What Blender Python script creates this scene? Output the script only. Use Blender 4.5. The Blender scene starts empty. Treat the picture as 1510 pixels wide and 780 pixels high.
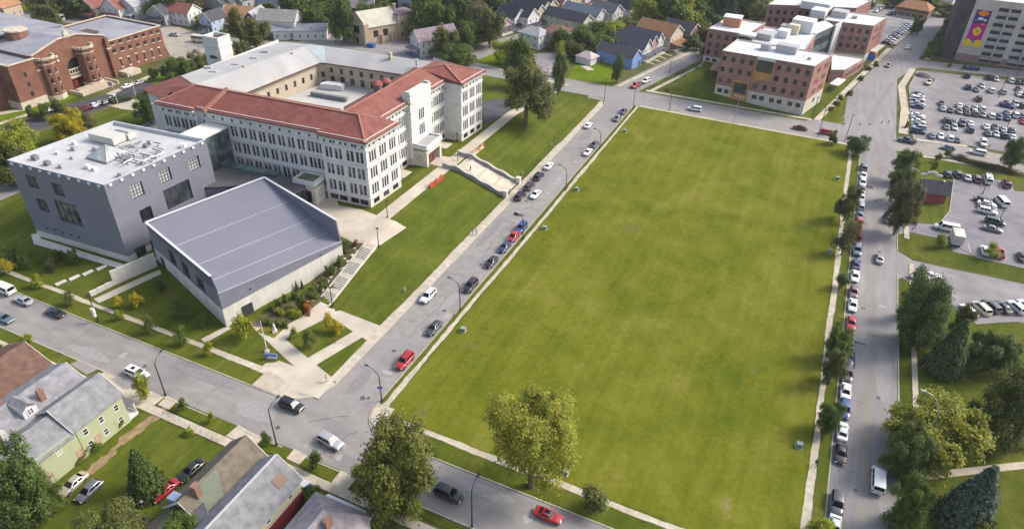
import bpy, bmesh, math, random
import numpy as np
from mathutils import Vector, Matrix
scene = bpy.context.scene
COL = scene.collection
random.seed(7)
# ---------------------------------------------------------------- camera
FOC, YAW, PITCH, ROLL, CAMH = 1024.936, -.411836, .597308, .0309266, 90.0
PW, PH = 1510.0, 780.0
def cam_axes():
    cy, sy = math.cos(YAW), math.sin(YAW); cp, sp = math.cos(PITCH), math.sin(PITCH)
    F = np.array([sy*cp, cy*cp, -sp]); r = np.array([cy, -sy, 0]); u = np.cross(r, F)
    c, s = math.cos(ROLL), math.sin(ROLL)
    return np.array([c*r+s*u, -s*r+c*u, F])
AX = cam_axes()
cd = bpy.data.cameras.new('camera'); cam = bpy.data.objects.new('camera', cd); COL.objects.link(cam)
cd.sensor_fit = 'HORIZONTAL'; cd.sensor_width = 36; cd.lens = 36*FOC/PW
cd.clip_start = 1; cd.clip_end = 8000
m = Matrix.Identity(4)
for i in range(3):
    m[i][0], m[i][1], m[i][2] = AX[0][i], AX[1][i], -AX[2][i]
m[2][3] = CAMH
cam.matrix_world = m
scene.camera = cam
# ---------------------------------------------------------------- light
SUN_EL, SUN_AZ = math.radians(41), math.radians(54)      # azimuth clockwise from +Y
w = bpy.data.worlds.new('World'); scene.world = w; w.use_nodes = True
nt = w.node_tree; nt.nodes.clear()
sky = nt.nodes.new('ShaderNodeTexSky'); sky.sky_type = 'NISHITA'; sky.sun_disc = False
sky.sun_elevation = SUN_EL; sky.sun_rotation = SUN_AZ; sky.air_density = 1.0; sky.dust_density = 3.0; sky.ozone_density = 1.0
bg = nt.nodes.new('ShaderNodeBackground'); bg.inputs[1].default_value = .15
wo = nt.nodes.new('ShaderNodeOutputWorld')
hz = nt.nodes.new('ShaderNodeHueSaturation'); hz.inputs['Saturation'].default_value = .78; nt.links.new(sky.outputs[0], hz.inputs['Color']); nt.links.new(hz.outputs[0], bg.inputs[0]); nt.links.new(bg.outputs[0], wo.inputs[0])
sl = bpy.data.lights.new('sun', 'SUN'); sl.energy = 1.95; sl.angle = math.radians(18); sl.color = (1, .94, .85)
so = bpy.data.objects.new('sun', sl); COL.objects.link(so)
sd = Vector((math.sin(SUN_AZ)*math.cos(SUN_EL), math.cos(SUN_AZ)*math.cos(SUN_EL), math.sin(SUN_EL)))
so.rotation_euler = sd.to_track_quat('Z', 'Y').to_euler(); so.location = (0, 0, 200)
scene.view_settings.view_transform = 'Standard'; scene.view_settings.look = 'None'
scene.view_settings.exposure = 0.9; scene.view_settings.gamma = 1
scene.cycles.max_bounces = 5; scene.cycles.diffuse_bounces = 3; scene.cycles.glossy_bounces = 2
# ---------------------------------------------------------------- survey: picture point -> place on the ground
def ray(px, py):
    return AX.T @ np.array([(px-PW/2)/FOC, -(py-PH/2)/FOC, 1.0])
def clamp(v, a=0., b=1.): return a if v < a else b if v > b else v
def smooth(t): t = clamp(t); return t*t*(3-2*t)
def hgt(x, y):
    """ground height above the kerb level"""
    h = 0.
    if -190 < x < -68 and 69 < y < 232:
        sx = clamp((-69.0-x)/14.0)
        if x < -160: sx = smooth((x+190)/30)
        sy = clamp((y-89)/19.5) * clamp((231-y)/38)
        h = 4.5*sx*sy
        h = max(h, 1.3*clamp((y-69.6)/15)*clamp((-78-x)/14)*clamp((190+x)/25))
    elif -62 < x < 12 and 248 < y < 345:
        h = 2.0*clamp((y-248.4)/3)*clamp((2-x)/34) + 2.2*clamp((y-253)/25)*clamp(-x/40)
        h *= clamp((x+60-(y-248)*.27)/6)
    return h
def gp(px, py, z=None):
    d = ray(px, py)
    if z is not None:
        t = (z-CAMH)/d[2]; return Vector((t*d[0], t*d[1], z))
    zz = 0.14
    for _ in range(25):
        t = (zz-CAMH)/d[2]; x, y = t*d[0], t*d[1]
        zz += .6*(hgt(x, y)+.14-zz)
    return Vector((x, y, zz))
def on_y(px, py, Y): d = ray(px, py); t = Y/d[1]; return Vector((t*d[0], Y, CAMH+t*d[2]))
def on_x(px, py, X): d = ray(px, py); t = X/d[0]; return Vector((X, t*d[1], CAMH+t*d[2]))
def proj(X, Y, Z):
    v = AX @ np.array([X, Y, Z-CAMH]); return PW/2+FOC*v[0]/v[2], PH/2-FOC*v[1]/v[2]
def top_of(X, Y, py):
    lo, hi = -5., 70.
    for _ in range(40):
        mid = (lo+hi)/2
        if proj(X, Y, mid)[1] > py: lo = mid
        else: hi = mid
    return lo
# ---------------------------------------------------------------- materials
def C(hexs):
    v = [int(hexs[i:i+2], 16)/255 for i in (0, 2, 4)]
    return tuple((c/12.92 if c <= .04045 else ((c+.055)/1.055)**2.4) for c in v)
def S(*c): return tuple(c)
MATS = {}
def mat(name, c1, c2=None, scale=1.0, rough=.85, spec=.3, metal=0., bump=0., detail=4., island=0., rand=0., c3=None, scale3=.05, amt3=.5, coord='pos', stretch=None, lo=.35, hi=.65, stripe=None):
    """procedural surface: two tones mixed by noise, a third by a larger noise, per-piece / per-object value shifts"""
    if name in MATS: return MATS[name]
    M = bpy.data.materials.new(name); M.use_nodes = True; N = M.node_tree; L = N.links; N.nodes.clear()
    out = N.nodes.new('ShaderNodeOutputMaterial'); P = N.nodes.new('ShaderNodeBsdfPrincipled'); L.new(P.outputs[0], out.inputs[0])
    P.inputs['Roughness'].default_value = rough; P.inputs['Metallic'].default_value = metal
    P.inputs['Specular IOR Level'].default_value = spec
    if coord == 'pos': vec = N.nodes.new('ShaderNodeNewGeometry').outputs['Position']
    else: vec = N.nodes.new('ShaderNodeTexCoord').outputs['Object']
    if stretch:
        mp = N.nodes.new('ShaderNodeMapping'); L.new(vec, mp.inputs[0]); mp.inputs['Scale'].default_value = stretch[:3]
        if len(stretch) > 3: mp.inputs['Rotation'].default_value = (0, 0, stretch[3])
        vec2 = mp.outputs[0]
    else: vec2 = vec
    def noise(v, s, d):
        n = N.nodes.new('ShaderNodeTexNoise'); L.new(v, n.inputs['Vector']); n.inputs['Scale'].default_value = s; n.inputs['Detail'].default_value = d; return n.outputs[0]
    def ramp(f, a, b):
        r = N.nodes.new('ShaderNodeMapRange'); L.new(f, r.inputs[0]); r.inputs[1].default_value = a; r.inputs[2].default_value = b; return r.outputs[0]
    def mix(f, a, b):
        x = N.nodes.new('ShaderNodeMix'); x.data_type = 'RGBA'
        if isinstance(f, float): x.inputs[0].default_value = f
        else: L.new(f, x.inputs[0])
        for i, v in ((6, a), (7, b)):
            if isinstance(v, tuple): x.inputs[i].default_value = (*v, 1)
            else: L.new(v, x.inputs[i])
        return x.outputs[2]
    n1 = None
    col = tuple(c1)
    if c2 is not None:
        n1 = noise(vec2, scale, detail); col = mix(ramp(n1, lo, hi), tuple(c1), tuple(c2))
    if c3 is not None:
        f = ramp(noise(vec, scale3, 5.), .45, .68); mu = N.nodes.new('ShaderNodeMath'); mu.operation = 'MULTIPLY'; L.new(f, mu.inputs[0]); mu.inputs[1].default_value = amt3
        col = mix(mu.outputs[0], col, tuple(c3))
    if stripe:
        ax, per, depth, duty = stripe
        sp = N.nodes.new('ShaderNodeSeparateXYZ'); L.new(vec, sp.inputs[0])
        a = N.nodes.new('ShaderNodeMath'); a.operation = 'DIVIDE'; L.new(sp.outputs['XYZ'.index(ax)], a.inputs[0]); a.inputs[1].default_value = per
        b = N.nodes.new('ShaderNodeMath'); b.operation = 'FRACT'; L.new(a.outputs[0], b.inputs[0])
        c = N.nodes.new('ShaderNodeMath'); c.operation = 'LESS_THAN'; L.new(b.outputs[0], c.inputs[0]); c.inputs[1].default_value = duty
        e = N.nodes.new('ShaderNodeMath'); e.operation = 'MULTIPLY'; L.new(c.outputs[0], e.inputs[0]); e.inputs[1].default_value = depth
        base = col if not isinstance(col, tuple) else tuple(col)
        col = mix(e.outputs[0], base, tuple(x*.35 for x in c1))
    for amt, src in ((island, 'isl'), (rand, 'obj')):
        if amt:
            o = N.nodes.new('ShaderNodeNewGeometry').outputs['Random Per Island'] if src == 'isl' else N.nodes.new('ShaderNodeObjectInfo').outputs['Random']
            hs = N.nodes.new('ShaderNodeHueSaturation')
            r = N.nodes.new('ShaderNodeMapRange'); L.new(o, r.inputs[0]); r.inputs[3].default_value = 1-amt; r.inputs[4].default_value = 1+amt
            L.new(r.outputs[0], hs.inputs['Value'])
            if isinstance(col, tuple): hs.inputs['Color'].default_value = (*col, 1)
            else: L.new(col, hs.inputs['Color'])
            col = hs.outputs[0]
    if isinstance(col, tuple): P.inputs['Base Color'].default_value = (*col, 1)
    else: L.new(col, P.inputs['Base Color'])
    if bump:
        if n1 is None: n1 = noise(vec2, scale, detail)
        b = N.nodes.new('ShaderNodeBump'); b.inputs['Strength'].default_value = bump; b.inputs['Distance'].default_value = .1
        L.new(n1, b.inputs['Height']); L.new(b.outputs[0], P.inputs['Normal'])
    MATS[name] = M
    return M
def flat(name, c, rough=.6, spec=.4, metal=0., rand=0.): return mat(name, c, rough=rough, spec=spec, metal=metal, rand=rand)
def leafmat(name, a, b, val=.45):
    if name in MATS: return MATS[name]
    M = bpy.data.materials.new(name); M.use_nodes = True; N = M.node_tree; L = N.links; N.nodes.clear()
    out = N.nodes.new('ShaderNodeOutputMaterial')
    a = tuple(x*1.3 for x in a); b = tuple(x*1.18 for x in b); g = N.nodes.new('ShaderNodeNewGeometry'); tc = N.nodes.new('ShaderNodeTexCoord'); n = N.nodes.new('ShaderNodeTexNoise')
    L.new(g.outputs['Position'], n.inputs[0]); n.inputs['Scale'].default_value = .38; n.inputs['Detail'].default_value = 3
    r = N.nodes.new('ShaderNodeMapRange'); L.new(n.outputs[0], r.inputs[0]); r.inputs[1].default_value = .35; r.inputs[2].default_value = .65
    ad = N.nodes.new('ShaderNodeMath'); ad.operation = 'MULTIPLY_ADD'; L.new(g.outputs['Random Per Island'], ad.inputs[0]); ad.inputs[1].default_value = .5
    m5 = N.nodes.new('ShaderNodeMath'); m5.operation = 'MULTIPLY'; L.new(r.outputs[0], m5.inputs[0]); m5.inputs[1].default_value = .5; L.new(m5.outputs[0], ad.inputs[2])
    x = N.nodes.new('ShaderNodeMix'); x.data_type = 'RGBA'; L.new(ad.outputs[0], x.inputs[0]); x.inputs[6].default_value = (*a, 1); x.inputs[7].default_value = (*b, 1)
    hs = N.nodes.new('ShaderNodeHueSaturation'); L.new(x.outputs[2], hs.inputs['Color'])
    r2 = N.nodes.new('ShaderNodeMapRange'); L.new(g.outputs['Random Per Island'], r2.inputs[0]); r2.inputs[3].default_value = 1-val; r2.inputs[4].default_value = 1+val; L.new(r2.outputs[0], hs.inputs['Value'])
    d = N.nodes.new('ShaderNodeBsdfPrincipled'); L.new(hs.outputs[0], d.inputs['Base Color']); d.inputs['Roughness'].default_value = .6; d.inputs['Specular IOR Level'].default_value = .25
    t = N.nodes.new('ShaderNodeBsdfTranslucent'); L.new(hs.outputs[0], t.inputs[0])
    ms = N.nodes.new('ShaderNodeMixShader'); ms.inputs[0].default_value = .38; L.new(d.outputs[0], ms.inputs[1]); L.new(t.outputs[0], ms.inputs[2]); L.new(ms.outputs[0], out.inputs[0])
    MATS[name] = M
    return M
def grassmat(name, stops, streak=.12, big=.055):
    """turf: several sizes of mottling and faint mowing streaks through a colour ramp"""
    M = bpy.data.materials.new(name); M.use_nodes = True; N = M.node_tree; L = N.links; N.nodes.clear()
    out = N.nodes.new('ShaderNodeOutputMaterial'); P = N.nodes.new('ShaderNodeBsdfPrincipled'); L.new(P.outputs[0], out.inputs[0]); P.inputs['Roughness'].default_value = .95; P.inputs['Specular IOR Level'].default_value = .05
    g = N.nodes.new('ShaderNodeNewGeometry').outputs['Position']; tot = None
    for sc_, det, dist, wt, st in ((big, 7, 1.2, .95, (1, 1, 1)), (.22, 8, .6, .6, (1, .7, 1)), (1.1, 8, .2, .55, (1, 1, 1)), (4.5, 4, 0, .55, (1, 1, 1)), (.55, 5, .3, streak*4, (1, .035, 1))):
        mp = N.nodes.new('ShaderNodeMapping'); L.new(g, mp.inputs[0]); mp.inputs['Scale'].default_value = st
        n = N.nodes.new('ShaderNodeTexNoise'); L.new(mp.outputs[0], n.inputs['Vector']); n.inputs['Scale'].default_value = sc_; n.inputs['Detail'].default_value = det; n.inputs['Distortion'].default_value = dist
        a = N.nodes.new('ShaderNodeMath'); a.operation = 'MULTIPLY_ADD'; L.new(n.outputs[0], a.inputs[0]); a.inputs[1].default_value = wt; a.inputs[2].default_value = -.5*wt
        if tot is None: tot = a.outputs[0]
        else: b = N.nodes.new('ShaderNodeMath'); b.operation = 'ADD'; L.new(tot, b.inputs[0]); L.new(a.outputs[0], b.inputs[1]); tot = b.outputs[0]
    b = N.nodes.new('ShaderNodeMath'); b.operation = 'ADD'; L.new(tot, b.inputs[0]); b.inputs[1].default_value = .5
    r = N.nodes.new('ShaderNodeValToRGB'); L.new(b.outputs[0], r.inputs[0]); el = r.color_ramp.elements
    while len(el) < len(stops): el.new(.5)
    for e, (p, c) in zip(el, stops): e.position = p; e.color = (*c, 1)
    L.new(r.outputs[0], P.inputs['Base Color'])
    bp = N.nodes.new('ShaderNodeBump'); bp.inputs['Strength'].default_value = .5; bp.inputs['Distance'].default_value = .12; L.new(tot, bp.inputs['Height']); L.new(bp.outputs[0], P.inputs['Normal'])
    MATS[name] = M; return M
# ---------------------------------------------------------------- mesh builder
class MB:
    def __init__(s): s.v = []; s.f = []; s.m = []; s.cur = 0
    def add(s, vs, fs):
        o = len(s.v); s.v += [tuple(v) for v in vs]; s.f += [tuple(i+o for i in f) for f in fs]; s.m += [s.cur]*len(fs); return s
    def box(s, c, d, rot=0., bottom=True):
        x, y, z = d[0]/2, d[1]/2, d[2]/2; ca, sa = math.cos(rot), math.sin(rot)
        vs = [(c[0]+ca*a*x-sa*b*y, c[1]+sa*a*x+ca*b*y, c[2]+e*z) for e in (-1, 1) for a, b in ((-1, -1), (1, -1), (1, 1), (-1, 1))]
        fs = [(4, 5, 6, 7), (0, 1, 5, 4), (1, 2, 6, 5), (2, 3, 7, 6), (3, 0, 4, 7)]
        if bottom: fs.append((3, 2, 1, 0))
        return s.add(vs, fs)
    def prism(s, poly, z0, z1, bottom=True):
        n = len(poly); a = sum(poly[i][0]*poly[(i+1) % n][1]-poly[(i+1) % n][0]*poly[i][1] for i in range(n))
        if a < 0: poly = poly[::-1]
        f0 = z0 if isinstance(z0, (list, tuple)) else [z0]*n; f1 = z1 if isinstance(z1, (list, tuple)) else [z1]*n
        if a < 0 and isinstance(z1, (list, tuple)): f1 = f1[::-1]
        if a < 0 and isinstance(z0, (list, tuple)): f0 = f0[::-1]
        vs = [(p[0], p[1], f0[i]) for i, p in enumerate(poly)]+[(p[0], p[1], f1[i]) for i, p in enumerate(poly)]
        fs = [tuple(range(n, 2*n))]+[(i, (i+1) % n, n+(i+1) % n, n+i) for i in range(n)]
        if bottom: fs.append(tuple(range(n-1, -1, -1)))
        return s.add(vs, fs)
    def quad(s, *p): return s.add(p, [tuple(range(len(p)))])
    def tube(s, path, rad, n=8, cap=True):
        path = [Vector(p) for p in path]; k = len(path)
        if not isinstance(rad, (list, tuple)): rad = [rad]*k
        rings = []; prev = None
        for i, p in enumerate(path):
            t = (path[min(i+1, k-1)]-path[max(i-1, 0)]).normalized()
            ref = Vector((0, 0, 1)) if abs(t.z) < .9 else Vector((1, 0, 0))
            u = t.cross(ref).normalized() if prev is None else (prev-t*prev.dot(t)).normalized(); prev = u
            v = t.cross(u)
            rings += [p+(u*math.cos(2*math.pi*j/n)+v*math.sin(2*math.pi*j/n))*rad[i] for j in range(n)]
        fs = [(i*n+j, i*n+(j+1) % n, (i+1)*n+(j+1) % n, (i+1)*n+j) for i in range(k-1) for j in range(n)]
        if cap: fs += [tuple(range(n-1, -1, -1)), tuple((k-1)*n+j for j in range(n))]
        return s.add(rings, fs)
    def loft(s, rings, cap=True):
        n = len(rings[0]); k = len(rings); vs = [p for r in rings for p in r]
        fs = [(i*n+j, i*n+(j+1) % n, (i+1)*n+(j+1) % n, (i+1)*n+j) for i in range(k-1) for j in range(n)]
        if cap: fs += [tuple(range(n-1, -1, -1)), tuple((k-1)*n+j for j in range(n))]
        return s.add(vs, fs)
    def mesh(s, name, mats, sharp=None, flipfix=False):
        me = bpy.data.meshes.new(name); me.from_pydata(s.v, [], s.f)
        for M in (mats if isinstance(mats, (list, tuple)) else [mats]): me.materials.append(M)
        if any(s.m): me.polygons.foreach_set('material_index', s.m)
        if flipfix:
            b = bmesh.new(); b.from_mesh(me); bmesh.ops.recalc_face_normals(b, faces=b.faces); b.to_mesh(me); b.free()
        if sharp is not None:
            me.polygons.foreach_set('use_smooth', [True]*len(me.polygons)); me.set_sharp_from_angle(angle=math.radians(sharp))
        me.update(); return me
    def build(s, name, mats, parent=None, sharp=None, flipfix=False):
        return link(name, s.mesh(name, mats, sharp, flipfix), parent)
def link(name, me, parent=None, loc=None, rz=None, keep=True):
    o = bpy.data.objects.new(name, me); COL.objects.link(o)
    if loc is not None: o.location = loc
    if rz is not None: o.rotation_euler = (0, 0, rz)
    if parent is not None:
        o.parent = parent
        if keep: o.matrix_parent_inverse = pinv(parent)
    return o
def pinv(p):
    """inverse of an unrotated (or z-rotated) parent chain"""
    M = Matrix.Identity(4)
    while p is not None:
        L = Matrix.Translation(p.location) @ Matrix.Rotation(p.rotation_euler.z, 4, 'Z')
        M = (p.matrix_parent_inverse @ L if p.parent else L) @ M; p = p.parent
    return M.inverted()
def thing(name, label, cat, loc=(0, 0, 0), rz=0., group=None):
    o = bpy.data.objects.new(name, None); COL.objects.link(o); o.location = loc; o.rotation_euler = (0, 0, rz); o.empty_display_size = .5
    return tag(o, label, cat, group)
def tag(o, label, cat, group=None):
    o['label'] = label; o['category'] = cat
    if group: o['group'] = group
    return o
def struct(o, kind='structure'): o['kind'] = kind; return o
def copy_tree(o, parent=None):
    c = o.copy(); COL.objects.link(c)
    if parent is not None: c.parent = parent
    for ch in KIDS.get(o, list(o.children)): copy_tree(ch, c)
    return c
KIDS = {}
def px(poly, z=None): return [gp(*p, z) for p in poly]
# ================================================================ materials of the ground
GRASS = grassmat('lawn_grass', ((.10, S(.062, .087, .005)), (.38, S(.100, .114, .008)), (.64, S(.138, .141, .015)), (.82, S(.172, .160, .034)), (.97, S(.22, .19, .09))))
GRASS_D = grassmat('park_grass', ((.2, S(.038, .056, .006)), (.5, S(.070, .086, .010)), (.75, S(.11, .112, .02)), (.95, S(.17, .145, .05))))
GRASS_S = grassmat('school_grass', ((.15, S(.048, .066, .008)), (.5, S(.078, .096, .011)), (.8, S(.115, .122, .02)), (.95, S(.18, .15, .05))), .2)
GRASS_B = grassmat('bright_grass', ((.2, S(.075, .115, .006)), (.5, S(.115, .155, .009)), (.8, S(.16, .18, .016))))
WILD = mat('rough_grass', S(.045, .065, .012), S(.10, .10, .03), scale=.12, detail=9, rough=.97, spec=.05, c3=S(.16, .14, .08), scale3=.04, amt3=.5)
ASPH = mat('road_asphalt', S(.228, .212, .20), S(.275, .256, .243), scale=.5, detail=10, rough=.9, spec=.2, c3=S(.20, .185, .188), scale3=.06, amt3=.6, bump=.05)
ASPH_F = mat('front_asphalt', S(.222, .207, .194), S(.275, .257, .241), scale=.6, detail=10, rough=.9, spec=.2, c3=S(.155, .145, .148), scale3=.09, amt3=.7, bump=.05, stretch=(.3, 1, 1))
ASPH_R = mat('main_asphalt', S(.218, .203, .198), S(.268, .25, .243), scale=.7, detail=10, rough=.88, spec=.2, c3=S(.18, .163, .172), scale3=.05, amt3=.55, bump=.05, stretch=(1, .12, 1))
ASPH_L = mat('car_park_asphalt', S(.215, .198, .20), S(.285, .262, .26), scale=.25, detail=10, rough=.92, spec=.15, c3=S(.16, .15, .155), scale3=.05, amt3=.7)
ASPH_D = mat('new_asphalt', S(.055, .050, .065), S(.085, .078, .09), scale=.4, detail=8, rough=.85, spec=.25)
CONC = mat('concrete_slab', S(.40, .345, .27), S(.50, .44, .35), scale=.8, detail=9, rough=.9, spec=.15, island=.06, c3=S(.34, .28, .21), scale3=.15, amt3=.5)
KERB = mat('kerb_stone', S(.37, .33, .26), S(.47, .43, .35), scale=1.2, rough=.9, spec=.15, island=.08)
PALE = mat('pale_concrete', S(.50, .47, .42), S(.60, .56, .50), scale=.6, detail=8, rough=.85, spec=.2, island=.05)
DIRT = mat('bare_dirt', S(.20, .135, .075), S(.30, .22, .13), scale=.8, detail=8, rough=.95, spec=.05)
TAR = mat('road_tar', S(.075, .068, .075), S(.11, .10, .11), scale=1., rough=.85, spec=.2)
PATCHL = mat('pale_patch', S(.36, .33, .31), S(.30, .28, .27), scale=1.5, rough=.9, spec=.2)
YEL = mat('yellow_line_paint', S(.32, .25, .09), S(.24, .20, .14), scale=.9, detail=8, rough=.8, spec=.2, lo=.4, hi=.6)
WHT = mat('white_line_paint', S(.50, .47, .45), S(.34, .32, .32), scale=1.2, detail=8, rough=.8, spec=.2)
# ================================================================ the ground
def sheet(name, poly, z, M, kind='structure'):
    mb = MB(); mb.prism([(p[0], p[1]) for p in poly], z-.02, z, bottom=False); return struct(mb.build(name, M), kind)
def slab(name, poly, M, z1=.14, z0=-.1):
    mb = MB(); mb.prism([(p[0], p[1]) for p in poly], z0, z1, bottom=False); return struct(mb.build(name, M))
def rect(x0, y0, x1, y1): return [(x0, y0), (x1, y0), (x1, y1), (x0, y1)]
mb = MB(); mb.quad((-3500, -1500, 0), (3500, -1500, 0), (3500, 5000, 0), (-3500, 5000, 0)); struct(mb.build('ground', WILD))
Z_R = .03
# roads
sheet('front_road', rect(-420, 55.8, 28.3, 64.5), Z_R, ASPH_F)
sheet('side_road', rect(-65.5, 64.5, -56, 232), Z_R+.003, ASPH)
sheet('back_road', [(-160, 231.9), (28.3, 231.9), (28.3, 246), (-1, 244.4), (-160, 244.4)], Z_R-.004, ASPH)
sheet('main_road', [(18.1, -60), (28.4, -60), (28.4, 246), (18.1, 246)], Z_R+.007, ASPH_R)
MX = lambda poly: [(p.x, p.y) for p in px(poly, 0)]
sheet('main_road', MX([(1183, 180), (1217.7, 172), (1310.5, 78), (1360, 35), (1412, -5), (1432, -18), (1458, -18), (1417, 0), (1356, 86), (1341, 106), (1323, 117), (1321.5, 194), (1321.5, 206), (1262, 203)]), Z_R+.011, ASPH_R)
sheet('hill_road', [(-68.7, 244), (-57, 290.7), (-25, 412), (-14, 412), (-45.4, 295), (-58.6, 244)], Z_R, ASPH)
sheet('north_road', MX([(700, 84), (640, 76), (560, 64), (488, 50), (470, 52), (440, 62), (396, 61), (330, 55), (300, 48), (262, 42), (235, 30), (160, 30), (60, 17), (-60, 17), (-60, 30), (60, 30), (140, 38), (200, 44), (235, 60), (262, 80), (330, 88), (396, 80), (440, 76), (480, 70), (560, 84), (640, 95), (700, 106)]), Z_R-.012, ASPH)
sheet('terrace_road', MX([(690, 80), (700, 66), (745, 56), (775, 47), (812, 30), (832, 18), (845, 20), (822, 35), (780, 57), (752, 70), (706, 88)]), Z_R+.013, ASPH)
sheet('armory_drive', MX([(-40, 216), (0, 191), (60, 168), (130, 147), (208, 125), (222, 120), (228, 126), (218, 134), (150, 160), (100, 178), (60, 190), (0, 212), (-40, 230)]), Z_R, ASPH_D)
sheet('service_road', [(-190, 64), (-181, 64), (-181, 170), (-190, 170)], Z_R-.003, ASPH)
sheet('armory_yard', MX([(205, 42), (262, 40), (318, 58), (322, 92), (300, 96), (252, 84), (240, 62)]), Z_R-.007, mat('tan_yard', S(.30, .26, .22), S(.36, .32, .27), scale=.3, rough=.9, spec=.15))
sheet('cross_road', MX([(1340, 104), (1358, 100), (1440, 109), (1600, 126), (1600, 115), (1510, 105), (1420, 96), (1350, 88)]), Z_R+.015, ASPH)
sheet('east_road', MX([(1318, 206), (1347, 208.5), (1426, 217.5), (1510, 235), (1640, 262), (1640, 282), (1510, 253.5), (1426, 236), (1350, 227), (1318, 222)]), Z_R+.017, mat('dusty_asphalt', S(.25, .22, .20), S(.32, .285, .25), scale=.4, rough=.9, spec=.15, c3=S(.2, .18, .17), scale3=.1, amt3=.5))
sheet('large_car_park', MX([(1352, 104), (1440, 113), (1640, 134), (1640, 256), (1510, 229), (1426, 214), (1347, 204.5), (1342, 171), (1341, 128)]), Z_R-.002, ASPH_L)
sheet('bank_car_park', MX([(1322, 330), (1349, 329), (1384, 332), (1392, 322), (1400, 312), (1403, 290), (1407, 262), (1415, 258), (1490, 268), (1496, 282), (1640, 292), (1640, 425), (1510, 396), (1440, 379), (1406, 371), (1396, 354), (1344, 343), (1322, 346)]), Z_R-.003, mat('bank_asphalt', S(.16, .148, .165), S(.215, .20, .215), scale=.3, detail=9, rough=.9, spec=.2, c3=S(.25, .235, .235), scale3=.06, amt3=.7))
sheet('rear_drive', MX([(1322, 369), (1346, 384), (1400, 396), (1510, 419), (1640, 445), (1640, 500), (1498, 474), (1440, 478), (1420, 462), (1360, 430), (1330, 409), (1322, 413)]), Z_R-.005, ASPH_L)
sheet('church_yard', MX([(548, 78), (560, 66), (600, 55), (618, 48), (640, 60), (625, 78), (640, 84), (600, 84)]), Z_R-.009, ASPH_L)
sheet('hospital_car_park', MX([(1240, 18), (1280, 4), (1340, 14), (1348, 24), (1352, 34), (1300, 72), (1250, 60)]), Z_R-.002, ASPH_L)
sheet('school_car_park', [(-90, 183), (-89, 216), (-140, 232), (-140, 186)], 4.72 if False else .02, ASPH_D)
for q in (rect(-56.2, 64.4, -48, 71.8), rect(-74, 64.4, -65.3, 72.6), rect(-73, 224.5, -65.3, 232.2), rect(9.5, 223.5, 18.3, 232.2), rect(-56.2, 230, -47, 232.2)): sheet('junction', q, Z_R-.008, ASPH)
# bright lawns of the far blocks
for poly, M in (([(700, 88), (716, 82), (752, 68), (800, 92), (770, 122), (712, 100)], GRASS_B), ([(835, 120), (846, 98), (880, 90), (915, 96), (926, 100), (898, 127), (835, 122)], GRASS_B),
                ([(866, 22), (890, 12), (930, 6), (965, 14), (930, 26), (880, 30)], GRASS_B), ([(0, 14), (40, 6), (90, 10), (88, 18), (10, 16)], GRASS_B),
                ([(160, 140), (200, 118), (250, 98), (262, 108), (240, 124), (205, 140)], GRASS_B), ([(0, 170), (10, 160), (40, 160), (130, 128), (150, 130), (0, 186)], GRASS_B),
                ([(-20, 232), (60, 196), (130, 174), (218, 136), (262, 122), (300, 118), (240, 190), (170, 190), (60, 240), (-20, 300)], GRASS_S),
                ([(325, 105), (372, 82), (400, 84), (415, 100), (380, 112)], GRASS_B), ([(1322, 232), (1400, 236), (1510, 256), (1640, 284), (1640, 300), (1500, 272), (1405, 258), (1390, 330), (1322, 326)], GRASS_S),
                ([(1322, 346), (1344, 345), (1396, 356), (1440, 381), (1640, 427), (1640, 442), (1510, 416), (1400, 393), (1346, 381), (1322, 366)], GRASS_D),
                ([(1323, 416), (1330, 412), (1360, 432), (1420, 464), (1440, 480), (1498, 476), (1640, 505), (1640, 900), (1322, 900)], GRASS_D),
                ([(1240, 168), (1330, 160), (1335, 205), (1325, 205)][:0], GRASS_S), ([(-20, 480), (30, 505), (100, 536), (175, 580), (250, 616), (330, 652), (440, 700), (560, 780), (640, 830), (300, 900), (-200, 900)], GRASS_S)):
    if poly: sheet('lawn', MX(poly), .014, M)
# the field, its verges and footways
slab('field_lawn', rect(-53.75, 69.45, 14.65, 229.95), GRASS)
slab('verge', [(-55.85, 71.2), (-55.1, 71.2), (-55.1, 230.4), (-55.85, 231)], GRASS_S, .13)
slab('verge', [(-49.9, 64.7), (17.95, 64.7), (17.95, 67.95), (-49.9, 67.95)], GRASS_S, .13)
slab('verge', rect(16.2, 69.45, 17.95, 224), GRASS_S, .13)
slab('verge', rect(-152, 64.7, -78.9, 67.95), GRASS_S, .13)
slab('verge', rect(-420, 64.7, -152, 67.95), GRASS_S, .13)
slab('verge', rect(-50, 231.45, 8, 231.8), GRASS_S, .13)
slab('verge', [(-54, 244.55), (-2, 244.55), (-2, 245.95), (-54, 245.95)], GRASS_S, .13)
def foot(name, p0, p1, wid, M=CONC, z=.15, step=1.6):
    mb = MB(); p0, p1 = Vector((p0[0], p0[1])), Vector((p1[0], p1[1])); L = (p1-p0).length; n = max(1, round(L/step)); a = math.atan2(p1.y-p0.y, p1.x-p0.x)
    for i in range(n):
        c = p0.lerp(p1, (i+.5)/n); mb.box((c.x, c.y, z/2-.05+random.uniform(-.004, .004)), (L/n-.03, wid-.02, z+.1), a, bottom=False)
    return struct(mb.build(name, M))
foot('footway', (-54.45, 71), (-54.45, 229.9), 1.3)
foot('footway', (-52.6, 68.7), (14.6, 68.7), 1.45)
foot('footway', (14.6, 68.7), (14.6+3, 68.7), 1.45)
foot('footway', (15.4, 69.5), (15.4, 229.9), 1.45)
foot('footway', (-53.7, 230.7), (14, 230.7), 1.4)
foot('footway', (-66.65, 72), (-66.65, 228), 2.2)
foot('footway', (-300, 68.7), (-67.8, 68.7), 1.45)
foot('footway', (-300, 52.6), (20, 52.6), 1.6)
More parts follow.
